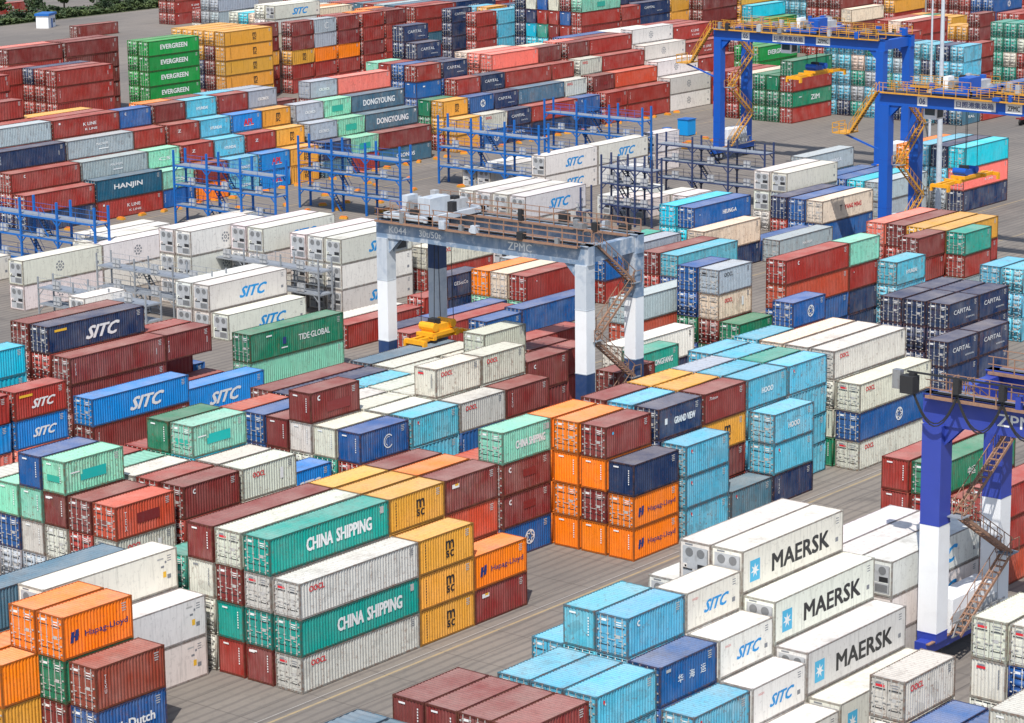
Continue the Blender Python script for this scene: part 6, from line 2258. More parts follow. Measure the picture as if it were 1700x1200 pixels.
360.00 345.00 7.81 40 0 0 1 0 wh
360.00 345.00 10.41 40 0 0 1 0 wh|long white refrigerated container, fifth from the ground
360.00 345.00 13.02 40 0 0 1 0 wh SITC|long white refrigerated container with blue slanted lettering, at top left
360.00 347.70 0.00 40 0 0 0 1 wh
360.00 347.70 2.60 40 0 0 0 1 wh
360.00 347.70 5.21 40 0 0 0 1 wh
360.00 347.70 7.81 40 0 0 0 1 wh
360.00 347.70 10.41 40 0 0 0 0 wh
360.00 347.70 13.02 40 0 0 0 0 wh
339.75 338.00 0.00 40 0 0 0 0 ye MSC
339.75 338.00 2.60 40 0 0 0 0 ye MSC|long yellow container with black two line letters, second from the ground
339.75 338.00 5.21 40 0 0 0 0 ye MSC|long yellow container with black two line letters, third from the ground
339.75 338.00 7.81 40 0 0 0 0 ye MSC|long yellow container with black two line letters, fourth from the ground
339.75 338.00 10.41 40 0 0 0 0 ye MSC|long yellow container with black two line letters, on top of its stack, at top left
339.75 340.70 0.00 40 0 0 0 0 mr
339.75 340.70 2.60 40 0 0 0 0 mr
339.75 340.70 5.21 40 0 0 0 0 mr
339.75 340.70 7.81 40 0 0 0 0 mr
339.75 340.70 10.41 40 0 0 0 0 ye
339.75 343.40 0.00 40 0 0 0 0 rd
339.75 343.40 2.60 40 0 0 0 0 na
339.75 343.40 5.21 40 0 0 0 0 na
339.75 343.40 7.81 40 0 0 0 0 ye
339.75 343.40 10.41 40 0 0 0 0 ye
339.75 346.10 0.00 40 0 0 0 1 rd
339.75 346.10 2.60 40 0 0 0 1 rd
339.75 346.10 5.21 40 0 0 0 1 rd
339.75 346.10 7.81 40 0 0 0 1 rd
339.75 346.10 10.41 40 0 0 0 0 ye
339.75 348.80 0.00 40 0 0 0 1 rd
339.75 348.80 2.60 40 0 0 0 1 rd
339.75 348.80 5.21 40 0 0 0 1 rd
339.75 348.80 7.81 40 0 0 0 1 rd
339.75 348.80 10.41 40 0 0 0 0 ye
321.28 338.00 0.00 40 0 0 0 1 eg
321.28 338.00 2.60 40 0 0 0 0 eg EVERGREEN|long bright green container with white lettering, second from the ground
321.28 338.00 5.21 40 0 0 0 0 eg EVERGREEN|long bright green container with white lettering, third from the ground
321.28 338.00 7.81 40 0 0 0 0 eg EVERGREEN|long bright green container with white lettering, fourth from the ground
321.28 338.00 10.41 40 0 0 0 0 eg EVERGREEN|long bright green container with white lettering, on top of its stack, at top far left
321.28 340.70 0.00 40 0 0 0 0 eg
321.28 340.70 2.60 40 0 0 0 0 eg
321.28 340.70 5.21 40 0 0 0 0 eg
321.28 340.70 7.81 40 0 0 0 0 eg
321.28 340.70 10.41 40 0 0 0 0 eg
312.50 349.00 0.00 40 0 0 0 0 mr
312.50 349.00 2.60 40 0 0 0 0 mr
312.50 349.00 5.21 40 0 0 0 0 mr
312.50 349.00 7.81 40 0 0 0 0 mr T
312.50 349.00 10.41 40 0 0 0 0 mr T|long maroon container, right of a maroon one
312.50 351.70 0.00 40 0 0 0 1 mr
312.50 351.70 2.60 40 0 0 0 1 mr
312.50 351.70 5.21 40 0 0 0 1 mr
312.50 351.70 7.81 40 0 0 0 1 mr
312.50 351.70 10.41 40 0 0 0 0 mr
299.60 349.00 0.00 40 0 0 0 1 rd
299.60 349.00 2.60 40 0 0 0 1 rd
299.60 349.00 5.21 40 0 0 0 1 rd
299.60 349.00 7.81 40 0 0 0 0 rd
299.60 349.00 10.41 40 0 0 0 0 mr|long maroon container, on a red one and left of a maroon one
299.60 351.70 0.00 40 0 0 0 1 rd
299.60 351.70 2.60 40 0 0 0 1 rd
299.60 351.70 5.21 40 0 0 0 1 rd
299.60 351.70 7.81 40 0 0 0 1 rd
299.60 351.70 10.41 40 0 0 0 0 pk
287.35 352.00 0.00 40 0 0 0 1 rd
287.35 352.00 2.60 40 0 0 0 1 rd
287.35 352.00 5.21 40 0 0 0 1 rd
287.35 352.00 7.81 40 0 0 0 1 pk
287.35 354.70 0.00 40 0 0 0 1 rd
287.35 354.70 2.60 40 0 0 0 1 rd
287.35 354.70 5.21 40 0 0 0 1 rd
287.35 354.70 7.81 40 0 0 0 1 mr
283.76 319.50 0.00 40 0 0 0 1 rd
283.76 319.50 2.60 40 0 0 0 1 rd
283.76 319.50 5.21 40 0 0 0 0 rd
283.76 319.50 7.81 40 0 0 0 0 rd T|long red container, twelfth from left of these at top far left
283.76 319.50 10.41 40 0 0 0 0 rd T|long red container, eleventh from left of these at top far left
283.76 322.20 0.00 40 0 0 0 1 rd
283.76 322.20 2.60 40 0 0 0 1 rd
283.76 322.20 5.21 40 0 0 0 0 rd
283.76 322.20 7.81 40 0 0 0 0 rd
283.76 322.20 10.41 40 0 0 0 0 rd
283.76 324.90 0.00 40 0 0 0 1 rd
283.76 324.90 2.60 40 0 0 0 1 rd
283.76 324.90 5.21 40 0 0 0 0 rd
283.76 324.90 7.81 40 0 0 0 0 rd
283.76 324.90 10.41 40 0 0 0 0 na
274.90 327.40 0.00 40 0 0 0 1 rd
274.90 327.40 2.60 40 0 0 0 1 rd
274.90 327.40 5.21 40 0 0 0 0 rd
274.90 327.40 7.81 40 0 0 0 0 rd
274.90 327.40 10.41 40 0 0 0 0 rd
270.51 322.00 0.00 20 0 0 0 1 rd
270.51 322.00 2.60 20 0 0 0 1 ye
270.51 322.00 5.21 20 0 0 0 1 rd
270.51 322.00 7.81 20 0 0 0 0 rd T
270.51 322.00 10.41 20 0 0 0 0 rd T
270.51 324.70 0.00 20 0 0 0 1 rd
270.51 324.70 2.60 20 0 0 0 1 rd
270.51 324.70 5.21 20 0 0 0 1 rd
270.51 324.70 7.81 20 0 0 0 1 rd
270.51 324.70 10.41 20 0 0 0 1 rd
270.98 300.00 0.00 20 0 0 1 1 wh
270.98 300.00 2.60 20 0 0 1 1 wh
270.98 300.00 5.21 20 0 0 1 1 wh
402.00 445.00 0.00 40 0 0 0 0 mr T|long maroon container, alone on the ground
433.60 447.00 0.00 40 0 0 0 0 rd KLINE
433.60 447.00 2.60 40 0 0 0 0 rd KLINE
433.60 447.00 5.21 40 0 0 0 0 rd KLINE
433.60 449.70 0.00 40 0 0 0 0 rd
433.60 449.70 2.60 40 0 0 0 0 rd
433.60 449.70 5.21 40 0 0 0 0 rd
445.90 447.00 0.00 20 0 0 0 1 rd
445.90 447.00 2.60 20 0 0 0 1 rd
445.90 447.00 5.21 20 0 0 0 1 rd
445.90 449.70 0.00 20 0 0 0 1 mr
445.90 449.70 2.60 20 0 0 0 1 mr
445.90 449.70 5.21 20 0 0 0 1 mr
452.20 449.00 0.00 20 0 0 0 1 eg
452.20 449.00 2.60 20 0 0 0 1 eg
378.00 457.00 0.00 20 0 0 1 1 wh
378.00 459.70 0.00 20 0 0 1 1 wh
376.00 452.00 0.00 20 0 0 0 1 pk
364.00 460.00 0.00 20 0 0 0 1 bl
428.00 412.00 0.00 40 0 0 0 1 mr
428.00 414.70 0.00 40 0 0 0 1 mr
436.00 419.00 0.00 40 0 0 0 1 rd
441.00 426.00 0.00 40 0 0 0 1 rd
410.00 500.00 0.00 40 0 0 0 1 rd
410.00 500.00 2.60 40 0 0 0 1 rd
424.00 500.00 0.00 40 0 0 0 0 rd KLINE
191.00 209.60 0.00 20 0 0 1 1 wh
191.00 212.30 0.00 20 0 0 1 1 wh
191.00 212.30 2.60 20 0 0 1 0 wh|short white refrigerated container, at upper middle far left
191.00 215.00 0.00 20 0 0 1 1 wh
189.90 201.50 0.00 20 0 0 1 1 wh
265.50 206.90 0.00 20 0 0 1 1 wh
265.50 209.60 0.00 20 0 0 1 1 wh
288.50 209.60 0.00 20 0 0 1 0 wh|short white refrigerated one, fifth from left of these at upper right centre
288.50 212.30 0.00 20 0 0 1 0 wh|short white refrigerated one, third from left of these at upper right centre
288.50 215.00 0.00 20 0 0 1 0 wh|short white refrigerated one, leftmost of these at upper right centre
294.90 215.00 0.00 20 0 0 1 0 wh|short white refrigerated one, sixth from left of these at upper right centre
294.90 217.70 0.00 20 0 0 1 0 wh|short white refrigerated one, second from left of these at upper right centre
294.90 217.70 2.60 20 0 0 1 0 wh|short white refrigerated one, fourth from left of these at upper right centre
294.62 206.90 0.00 20 0 0 1 0 wh|short white refrigerated container, at upper right
294.62 209.60 0.00 20 0 0 1 0 wh|short white refrigerated one, rightmost of these at upper right centre
253.50 188.60 0.00 20 0 0 0 1 mi
253.50 191.30 0.00 20 0 0 0 0 oo
268.50 188.60 0.00 20 0 0 0 1 or
268.50 191.30 0.00 20 0 0 0 1 mr
266.00 194.00 0.00 20 0 0 0 0 mr
278.00 188.60 0.00 20 0 0 0 1 na
278.00 191.30 0.00 20 0 0 0 1 bl
'''
# ------------------------------------------------------------------ ground
def ground():
    mb = MB(); mb.poly([(-400, -900, 0), (3500, -900, 0), (3500, 3500, 0), (-400, 3500, 0)], 'yard_concrete')
    o = link('ground', mb.mesh('ground')); o['kind'] = 'structure'
    mb = MB()
    for v, ww in ((100.9, .18), (117.6, .22), (163.5, .2), (176.2, .2), (265.0, .2), (256.0, .2)): mb.poly([(60, v, .004), (640, v, .004), (640, v+ww, .004), (60, v+ww, .004)], 'road_line')
    for v in (118.4,): mb.poly([(60, v, .004), (640, v, .004), (640, v+.08, .004), (60, v+.08, .004)], 'line_white')
    o = link('road_markings', mb.mesh('road_markings')); o['kind'] = 'structure'
ground()
# ------------------------------------------------------------------ containers from the table
COL = {'oo': (202, 202, 188), 'cs': (0, 150, 140), 'mr': (122, 42, 40), 'rd': (152, 44, 36), 'tl': (18, 150, 130), 'ye': (218, 156, 56), 'rs': (188, 74, 46), 'bl': (0, 84, 150), 'mi': (128, 200, 172), 'na': (6, 42, 84), 'lb': (80, 176, 204), 'sl': (62, 104, 126), 'gr': (160, 172, 178), 'gn': (0, 118, 84), 'wh': (228, 222, 214), 'cr': (226, 205, 182), 'cy': (10, 182, 205), 'pk': (235, 120, 105), 'eg': (4, 140, 60), 'rb': (146, 62, 42), 'hj': (8, 80, 108), 'or': (248, 128, 6), 'sb': (0, 130, 206)}
RUSTY = dict(oo=.38, cr=.5, wh=.13, mi=.6, lb=.7, gr=.3, tl=.45, cs=.2, mr=.35, rd=.3, na=.35, sl=.4, bl=.3, cy=.2, ye=.15, rs=.3, rb=.3, pk=.2, eg=.15, gn=.35); RUSTY['or'] = .15; RUSTY['hj'] = .2; RUSTY['sb'] = .15
LN = {20: 6.058, 40: 12.192, 45: 13.716}
def shade(c, key, k=1.): 
    q = rnd.uniform(.86, 1.10); return tuple(max(0, x*q*rnd.uniform(.95, 1.05)*k) for x in lin(COL[c]))
near_cache = {}; far_cache = {}
def near_meshes(L, H, blank, reef, c, br):
    k = (L, H, blank, reef)
    if k not in near_cache: near_cache[k] = {n: b.mesh(n) for n, b in cont_parts(L, H, blank, reef).items()}
    k2 = k+(c in LIGHTC, c == 'wh', br)
    if k2 not in near_cache: near_cache[k2] = marks(L, H, blank, reef, c, br).mesh('lettering')
    return near_cache[k], near_cache[k2]
FAR = []
GROUPS = ('twenty foot shipping containers stacked in the yard', 'forty foot shipping containers stacked in the yard', 'white refrigerated containers stacked in the yard')
for line in DATA.strip().split('\n'):
    q = line.split('|'); f = q[0].split(); u, v, z = float(f[0]), float(f[1]), float(f[2]); kind = int(f[3]); c = f[8]; br = f[9] if len(f) > 9 else ''
    L = LN[kind]; H = 2.896 if f[4] == '1' else 2.591; blank = f[5] == '1'; reef = f[6] == '1'; hidden = f[7] == '1'
    if len(q) == 1: FAR.append((u, v, z, L, H, blank, reef, c, br, hidden)); continue
    meshes, let = near_meshes(L, H, blank, reef, c, br)
    col = shade(c, br); al = RUSTY[c]*rnd.uniform(.4, 1.2) if br not in ('gm', 'gmr') else 0
    nm = 'refrigerated_container' if reef else 'shipping_container'
    rt = thing(nm, (u+L/2, v+W/2, z), q[1], 'refrigerated container' if reef else 'shipping container', GROUPS[2 if reef else (0 if L < 10 else 1)])
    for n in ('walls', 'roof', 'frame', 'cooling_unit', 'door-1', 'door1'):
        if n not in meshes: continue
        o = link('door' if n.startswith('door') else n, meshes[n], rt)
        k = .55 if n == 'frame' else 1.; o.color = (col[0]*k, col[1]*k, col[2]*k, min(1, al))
        if n.startswith('door'): g = link('locking_gear', meshes['gear'+n[4:]], o)
    link('lettering', let, rt)
def far_block(items, name):
    vs, fs, ms, cs, mats = [], [], [], [], []; nv = 0; loops = []; ls = []; lt = []
    for (u, v, z, L, H, blank, reef, c, br, hid) in items:
        k = (L, H, blank, reef, (c in LIGHTC, c == 'wh', br) if not hid else None)
        if k not in far_cache:
            b = MB()
            if hid: b.box(-L/2, L/2, -W/2, W/2, 0, H, 'container_wall_far')
            else:
                for n, pb in cont_parts(L, H, blank, reef, True).items(): b.join(pb)
                b.join(marks(L, H, blank, reef, c, br))
            far_cache[k] = (np.array(b.v), [len(f) for f in b.f], np.array([j for f in b.f for j in f]), b.m, b.mats)
        V, ln, lp, mm, mt = far_cache[k]
        mp = []
        for n in mt:
            if n not in mats: mats.append(n)
            mp.append(mats.index(n))
        vs.append(V+np.array([u+L/2, v+W/2, z])); loops.append(lp+nv); lt += ln; ms += [mp[j] for j in mm]; nv += len(V)
        col = shade(c, br); cs.append(np.tile(np.array([col[0], col[1], col[2], RUSTY[c]*rnd.uniform(.4, 1.1)]), (len(V), 1)))
    V = np.concatenate(vs); lp = np.concatenate(loops); me = bpy.data.meshes.new(name)
    me.vertices.add(len(V)); me.vertices.foreach_set('co', V.ravel()); me.loops.add(len(lp)); me.loops.foreach_set('vertex_index', lp.astype(np.int32))
    me.polygons.add(len(lt)); st = np.concatenate([[0], np.cumsum(lt)[:-1]]).astype(np.int32); me.polygons.foreach_set('loop_start', st); me.polygons.foreach_set('loop_total', np.array(lt, np.int32))
    for n in mats: me.materials.append(MATS[n])
    me.polygons.foreach_set('material_index', np.array(ms, np.int32)); me.update(calc_edges=True)
    at = me.attributes.new('paint', 'FLOAT_COLOR', 'POINT'); at.data.foreach_set('color', np.concatenate(cs).astype(np.float32).ravel()); me.validate()
    o = link(name, me); o['kind'] = 'stuff'; o['label'] = 'many smaller looking shipping containers stacked farther back and deep inside the blocks'; o['category'] = 'container stacks'
far_block(FAR, 'distant_containers')
# ------------------------------------------------------------------ reefer racks
def rack(u, v0, v1, mat, label, pw=.13, top=10.0, levels=(2.7, 5.5, 8.0), w=2.2, steps=True, nb=3):
    rt = thing('reefer_rack', (u, v0, 0), label, 'steel rack', 'steel access racks between the refrigerated containers')
    Lg = v1-v0; n = nb+1
    for i in range(n):
        for s in (-1, 1):
            mb = MB(); y = Lg*i/nb; x = s*w/2; mb.box(x-pw, x+pw, y-pw, y+pw, 0, top, mat)
            for z in levels:
                for dy in (-1, 1):
                    if 0 <= y+dy*.8 <= Lg: mb.bar((x, y, z-.95), (x, y+dy*.8, z-.15), pw, mat)
            part('post', mb, rt)
    for z in levels:
        mb = MB()
        for s in (-1, 1): mb.box(s*w/2-pw*.7, s*w/2+pw*.7, 0, Lg, z-pw*1.7, z, mat)
        mb.box(-w/2+.1, w/2-.1, .05, Lg-.05, z-.03, z+.02, 'grating')
        for i in range(nb*2+1): y = Lg*i/(nb*2); mb.box(-w/2, w/2, y-.05, y+.05, z-.16, z-.04, mat)
        part('deck', mb, rt)
        mb = MB()
        for s in (-1, 1):
            for hz in (.55, 1.1): mb.box(s*w/2-.018, s*w/2+.018, 0, Lg, z+hz-.018, z+hz+.018, mat)
            for i in range(nb*2+1): y = Lg*i/(nb*2); mb.box(s*w/2-.022, s*w/2+.022, y-.022, y+.022, z, z+1.1, mat)
        part('railing', mb, rt)
    mb = MB()
    for i in range(nb):
        for z in levels[:2]: y = Lg*(i+.5)/nb; mb.box(-w/2+.05, -w/2+.35, y-.5, y+.5, z+.1, z+1.0, 'machine_grey')
    part('plug_box', mb, rt)
    if steps:
        mb = MB(); zz = (0,)+tuple(levels)
        for j in range(len(levels)):
            y0 = Lg*(.62-.08*j); y1 = y0+2.0; z0, z1 = zz[j], zz[j+1]
            for s in (-.35, .35): mb.bar((s, y0, z0), (s, y1, z1), .07, mat, .16); mb.bar((s, y0, z0+1), (s, y1, z1+1), .04, mat)
            for k in range(9): t = (k+.5)/9; mb.box(-.35, .35, y0+(y1-y0)*t-.12, y0+(y1-y0)*t+.12, z0+(z1-z0)*t-.02, z0+(z1-z0)*t+.02, 'dark')
        part('stair', mb, rt)
    return rt
RACKS = [
 (212.9, 233.0, 252.5, 'rack_blue', 'bright blue steel rack farthest left, beside white refrigerated containers', .12),
 (250.6, 240.0, 258.5, 'rack_blue', 'bright blue steel rack second from the left behind white containers', .12),
 (270.0, 235.5, 254.0, 'rack_blue', 'deep blue steel rack standing free left of the grey crane machinery', .12),
 (296.8, 233.0, 251.5, 'rack_blue', 'bright blue steel rack in front of the yellow stack', .12),
 (319.8, 231.8, 250.0, 'rack_blue', 'blue steel rack cutting between white containers, left of the far crane', .12),
 (206.6, 207.6, 226.0, 'rack_grey', 'bare grey steel rack behind the navy container on the left', .075, 6.4, (2.6, 5.0)),
 (217.4, 201.8, 219.0, 'rack_grey', 'bare grey steel rack between two groups of white containers', .075, 6.6, (2.6, 5.2)),
 (264.2, 200.8, 206.8, 'rack_navy', 'short navy steel rack against the white containers behind the grey crane', .09, 8.6, (2.7, 5.5)),
 (284.2, 204.4, 212.6, 'rack_navy', 'navy steel rack left of the turquoise and blue containers', .10, 9.2, (2.7, 5.5, 7.6)),
 (306.4, 201.5, 219.5, 'rack_navy', 'long navy steel rack left of the silver grey container on the right', .10, 8.8, (2.7, 5.2, 7.4)),
 (196.0, 207.0, 224.0, 'rack_grey', 'grey steel rack at the left edge in front of white containers', .075, 5.6, (2.6, 4.4)),
]
for a in RACKS: rack(*a)
# ------------------------------------------------------------------ gantry cranes
def crane(u0, u1, vh, vl, ztop, sch, label, rail='rail_yellow', gh=1.5, lw=1.3, cut=(8., 13.9), sign=None, trolley_v=None, spreader_z=None, tcol='crane_grey', box='crane_white', festoon=False, slope=True, sch_low=None, sl_=6.1, stair_low=False):
    """u0,u1: the two frames; vh,vl: legs on the far and the near runway; sch: colours of leg bottom, middle, top and girder per frame"""
    rt = thing('gantry_crane', (u0, vh, 0), label, 'gantry crane', 'rubber tyred gantry cranes')
    zg = ztop-gh; off = (u0, vh)
    for fi, u in ((0, u0), (1, u1)):
        for v in (vh, vl):
            cb, cm, ct, cg = (sch_low or sch)[fi] if v == vl else sch[fi]; x, y = u-off[0], v-off[1]; mb = MB(); h = lw/2
            mb.box(x-h, x+h, y-h, y+h, 1.9, cut[0], cb); mb.box(x-h, x+h, y-h, y+h, cut[0], cut[1], cm); mb.box(x-h, x+h, y-h, y+h, cut[1], zg, ct)
            for z in (cut[0], cut[1]): mb.box(x-h-.02, x+h+.02, y-h-.02, y+h+.02, z-.04, z+.04, ct)
            part('leg', mb, rt)
        mb = MB(); x = u-off[0]; e = lw/2+.15; cg = sch[fi][3]
        mb.box(x-.45, x+.45, vl-off[1]-e, e, zg, ztop, cg); mb.box(x-.6, x+.6, vl-off[1]-e, e, ztop-.08, ztop, cg); mb.box(x-.08, x+.08, vl-off[1], 0, ztop, ztop+.12, 'steel')
        for s, v in ((1, 0), (-1, vl-off[1])):
            mb.poly([(x-.30, v-s*lw/2, zg), (x-.30, v-s*(lw/2+1.4), zg), (x-.30, v-s*lw/2, zg-1.4)], cg); mb.poly([(x+.30, v-s*lw/2, zg), (x+.30, v-s*(lw/2+1.4), zg), (x+.30, v-s*lw/2, zg-1.4)], cg)
        part('girder', mb, rt)
        mb = MB()
        for s in (-1, 1):
            xx = x+s*1.05
            mb.box(min(x+s*.6, xx), max(x+s*.6, xx), vl-off[1], .4, ztop-.12, ztop-.06, rail); mb.box(xx-.05, xx+.05, vl-off[1], .4, ztop-.2, ztop, rail)
            n = int((vh-vl)/1.6)
            for i in range(n+1): y = (vl-off[1])*(1-i/n); mb.box(xx-.035, xx+.035, y-.035, y+.035, ztop, ztop+1.1, rail)
            for hz in (.55, 1.1): mb.box(xx-.028, xx+.028, vl-off[1], .4, ztop+hz-.028, ztop+hz+.028, rail)
        part('railing', mb, rt)
    wd = u1-u0
    for v in (0, vl-off[1]):
        mb = MB(); cb = sch[0][0]; mb.box(.5, wd-.5, v-.4, v+.4, zg+.1, ztop-.25, sch[1][3]); part('end_beam', mb, rt)
        mb = MB(); mb.box(-1.6, wd+1.6, v-.45, v+.45, 1.2, 2.1, cb); mb.box(-1.6, wd+1.6, v-.7, v-.45, 2.0, 2.08, rail)
        for k in range(6): a_ = .8+k*(wd-1.6)/6; mb.bar((a_, v-1.2, 2.1), (a_+(wd-1.6)/12, v-1.2, 3.1), .09, 'steel'); mb.bar((a_+(wd-1.6)/12, v-1.2, 3.1), (a_+(wd-1.6)/6, v-1.2, 2.1), .09, 'steel')
        for zz in (2.1, 3.1): mb.bar((.6, v-1.2, zz), (wd-.6, v-1.2, zz), .1, 'steel')
        part('sill_beam', mb, rt)
        for x in (-1.1, .1, wd-.1, wd+1.1): mb = MB(); mb.cyl((x, v-.35, .7), .7, .7, 'tyre', 'y', 18); mb.cyl((x, v-.37, .7), .3, .74, 'machine_grey', 'y', 12); part('wheel', mb, rt)
        mb = MB(); mb.box(1.2, wd-1.2, v-.9, v+.9, 2.12, 4.6, box); mb.box(1.18, wd-1.18, v-.92, v-.88, 2.9, 3.6, 'machine_grey')
        for k in range(3): mb.box(1.6+k*.9, 2.1+k*.9, v-.93, v-.9, 2.4, 2.8, 'dark')
        part('power_house', mb, rt)
    # stair zigzag between the two legs of the far runway side, with cage rails
    mb = MB(); y = (vl-vh)-.2 if stair_low else -1.3; z = 2.2; k = 0; zs = np.linspace(2.2, ztop, 5)
    for j in range(4):
        xa, xb = ((.9, wd-.6) if j % 2 == 0 else (wd-.6, .9)); z0, z1 = zs[j], zs[j+1]
        for s in (-.4, .4): mb.bar((xa, y+s, z0), (xb, y+s, z1), .08, rail, .22); mb.bar((xa, y+s, z0+1.05), (xb, y+s, z1+1.05), .05, rail)
        for q in range(14):
            t = (q+.5)/14; xx = xa+(xb-xa)*t; zz = z0+(z1-z0)*t; mb.box(xx-.13, xx+.13, y-.4, y+.4, zz-.03, zz+.03, 'rust_rail')
            if q % 2 == 0:
                for s in (-.4, .4): mb.bar((xx, y+s, zz), (xx, y+s, zz+1.05), .045, rail)
        mb.box(xb-.6, xb+.6, y-.6, y+.6, z1-.08, z1, 'grating')
        for s in (-.6, .6): mb.bar((xb-.6, y+s, z1+1.05), (xb+.6, y+s, z1+1.05), .05, rail); mb.bar((xb-.6, y+s, z1), (xb-.6, y+s, z1+1.05), .05, rail); mb.bar((xb+.6, y+s, z1), (xb+.6, y+s, z1+1.05), .05, rail)
    part('stair', mb, rt)
    if slope:      # sloping ladder and platform outside the far end of the front girder
        mb = MB(); a = Vector((-.9, .8, ztop)); b = Vector((-.9, 4.6, ztop-5.4))
        for s in (-.35, .35):
            mb.bar(a+Vector((s, 0, 0)), b+Vector((s, 0, 0)), .12, rail, .25); mb.bar(a+Vector((s, 0, 1.1)), b+Vector((s, 0, 1.1)), .07, rail)
            for q in range(7): p = a.lerp(b, q/6)+Vector((s, 0, 0)); mb.bar(p, p+Vector((0, 0, 1.1)), .06, rail)
        for q in range(16): p = a.lerp(b, (q+.5)/16); mb.box(p.x-.35, p.x+.35, p.y-.14, p.y+.14, p.z-.03, p.z+.03, 'dark')
        mb.box(-2.2, .7, 4.4, 6.4, ztop-5.5, ztop-5.35, rail)
        for (x, y2) in ((-2.2, 4.4), (-2.2, 6.4), (.7, 6.4), (-.7, 6.4), (-2.2, 5.4), (.7, 4.6)): mb.bar((x, y2, ztop-5.4), (x, y2, ztop-4.2), .08, rail)
        for hz in (4.2, 4.8): mb.bar((-2.2, 4.4, ztop-hz), (-2.2, 6.4, ztop-hz), .07, rail); mb.bar((-2.2, 6.4, ztop-hz), (.7, 6.4, ztop-hz), .07, rail)
        mb.bar((0, .6, ztop-7.5), (-.6, 6.2, ztop-5.5), .2, sch[0][2])
        part('access_ladder', mb, rt)
    if festoon:
        mb = MB(); L2 = vh-vl; n = 4
        for i in range(n):
            for k in range(10):
                t0, t1 = k/10, (k+1)/10; y0, y1 = 1.2-(i+t0)*3.4, 1.2-(i+t1)*3.4; s0, s1 = 4*t0*(1-t0), 4*t1*(1-t1)
                for dz in (0, .18): mb.bar((-1.35, y0, ztop+.4-s0*2.2-dz), (-1.35, y1, ztop+.4-s1*2.2-dz), .08, 'dark')
            mb.box(-1.6, -1.1, 1.2-i*3.4-.2, 1.2-i*3.4+.2, ztop+.5, ztop+1.5, 'dark')
        mb.box(-1.9, -1.0, .9, 1.9, ztop+.1, ztop+1.3, 'dark'); mb.box(-1.7, -1.2, 2.0, 2.6, ztop+.3, ztop+1.6, 'steel'); mb.bar((-1.4, -L2, ztop+1.55), (-1.4, 1.6, ztop+1.55), .12, 'dark')
        part('cable_festoon', mb, rt)
    mb = MB(); RR = random.Random(int(u0))
    for k in range(int((vh-vl)/1.1)):
        y = -RR.uniform(0, vh-vl); x = RR.choice((-.9, wd-1.0, wd+.8)); q = RR.uniform(.15, .45); mb.box(x-q, x+q, y-q, y+q, ztop-.05, ztop+RR.uniform(.3, 1.1), RR.choice(('machine_grey', 'dark', sch[0][2], 'steel')))
    for k in range(4): mb.bar((-.75+k*.08, 0, ztop+.18), (-.75+k*.08, vl-vh, ztop+.18), .05, 'dark')
    part('deck_equipment', mb, rt)
    if sign:
        mb = MB()
        for (t, yv, hgt, wdt, colr, panel) in sign:
            x = -.47
            if panel: mb.poly([(x, yv+wdt/2+.3, zg+.25), (x, yv-wdt/2-.3, zg+.25), (x, yv-wdt/2-.3, ztop-.2), (x, yv+wdt/2+.3, ztop-.2)], 'mark_white'); x -= .01
            put_text(mb, t, (x-.01, yv, zg+gh*.5), hgt, wdt, colr, plane='-x', bold=.02)
        part('sign', mb, rt)
    if trolley_v is not None:
        ty = trolley_v-off[1]; mb = MB(); zt = ztop+.15
        mb.box(-.7, wd+.7, ty-2.6, ty-2.2, zt, zt+.5, tcol); mb.box(-.7, wd+.7, ty+2.2, ty+2.6, zt, zt+.5, tcol); mb.box(-.5, .1, ty-2.6, ty+2.6, zt, zt+.5, tcol); mb.box(wd-.1, wd+.5, ty-2.6, ty+2.6, zt, zt+.5, tcol)
        mb.box(0, wd, ty-2.2, ty+2.2, zt+.4, zt+.5, 'grating')
        mb.box(.8, wd*.5, ty-1.8, ty-.3, zt+.5, zt+2.0, tcol); mb.cyl((1., ty+.8, zt+1.1), .5, wd-2.2, 'steel', 'x', 14); mb.box(wd*.55, wd-.8, ty-1.6, ty-.6, zt+.5, zt+1.4, 'machine_grey'); mb.box(wd*.2, wd*.4, ty+1.5, ty+2.2, zt+.5, zt+1.9, box)
        for k in range(14): q = RR.uniform(.12, .4); xx = RR.uniform(-.3, wd+.3); yy = ty+RR.uniform(-2.3, 2.3); mb.box(xx-q, xx+q, yy-q, yy+q, zt+.5, zt+.5+RR.uniform(.3, 1.5), RR.choice(('machine_grey', 'dark', tcol, 'steel', box)))
        for sx in (0, wd):
            for k in range(5): mb.bar((sx, ty-2.4+k*1.2, zt+.5), (sx, ty-2.4+k*1.2, zt+1.6), .05, rail)
            mb.bar((sx, ty-2.4, zt+1.6), (sx, ty+2.4, zt+1.6), .05, rail); mb.bar((sx, ty-2.4, zt+1.05), (sx, ty+2.4, zt+1.05), .05, rail)
        part('trolley', mb, rt)
        mb = MB(); mb.box(.9, 2.7, ty+2.7, ty+4.5, zg-1.5, zg+.8, tcol if tcol != 'crane_blue' else 'crane_white'); mb.poly([(.88, ty+4.3, zg-1.0), (.88, ty+2.9, zg-1.0), (.88, ty+2.9, zg+.4), (.88, ty+4.3, zg+.4)], 'glass_dark'); mb.poly([(1.1, ty+2.69, zg-1.3), (2.5, ty+2.69, zg-1.3), (2.5, ty+2.69, zg+.4), (1.1, ty+2.69, zg+.4)], 'glass_dark'); mb.box(1.2, 2.4, ty+2.5, ty+4.3, zg+.8, ztop+.3, 'machine_grey')
        part('cab', mb, rt)
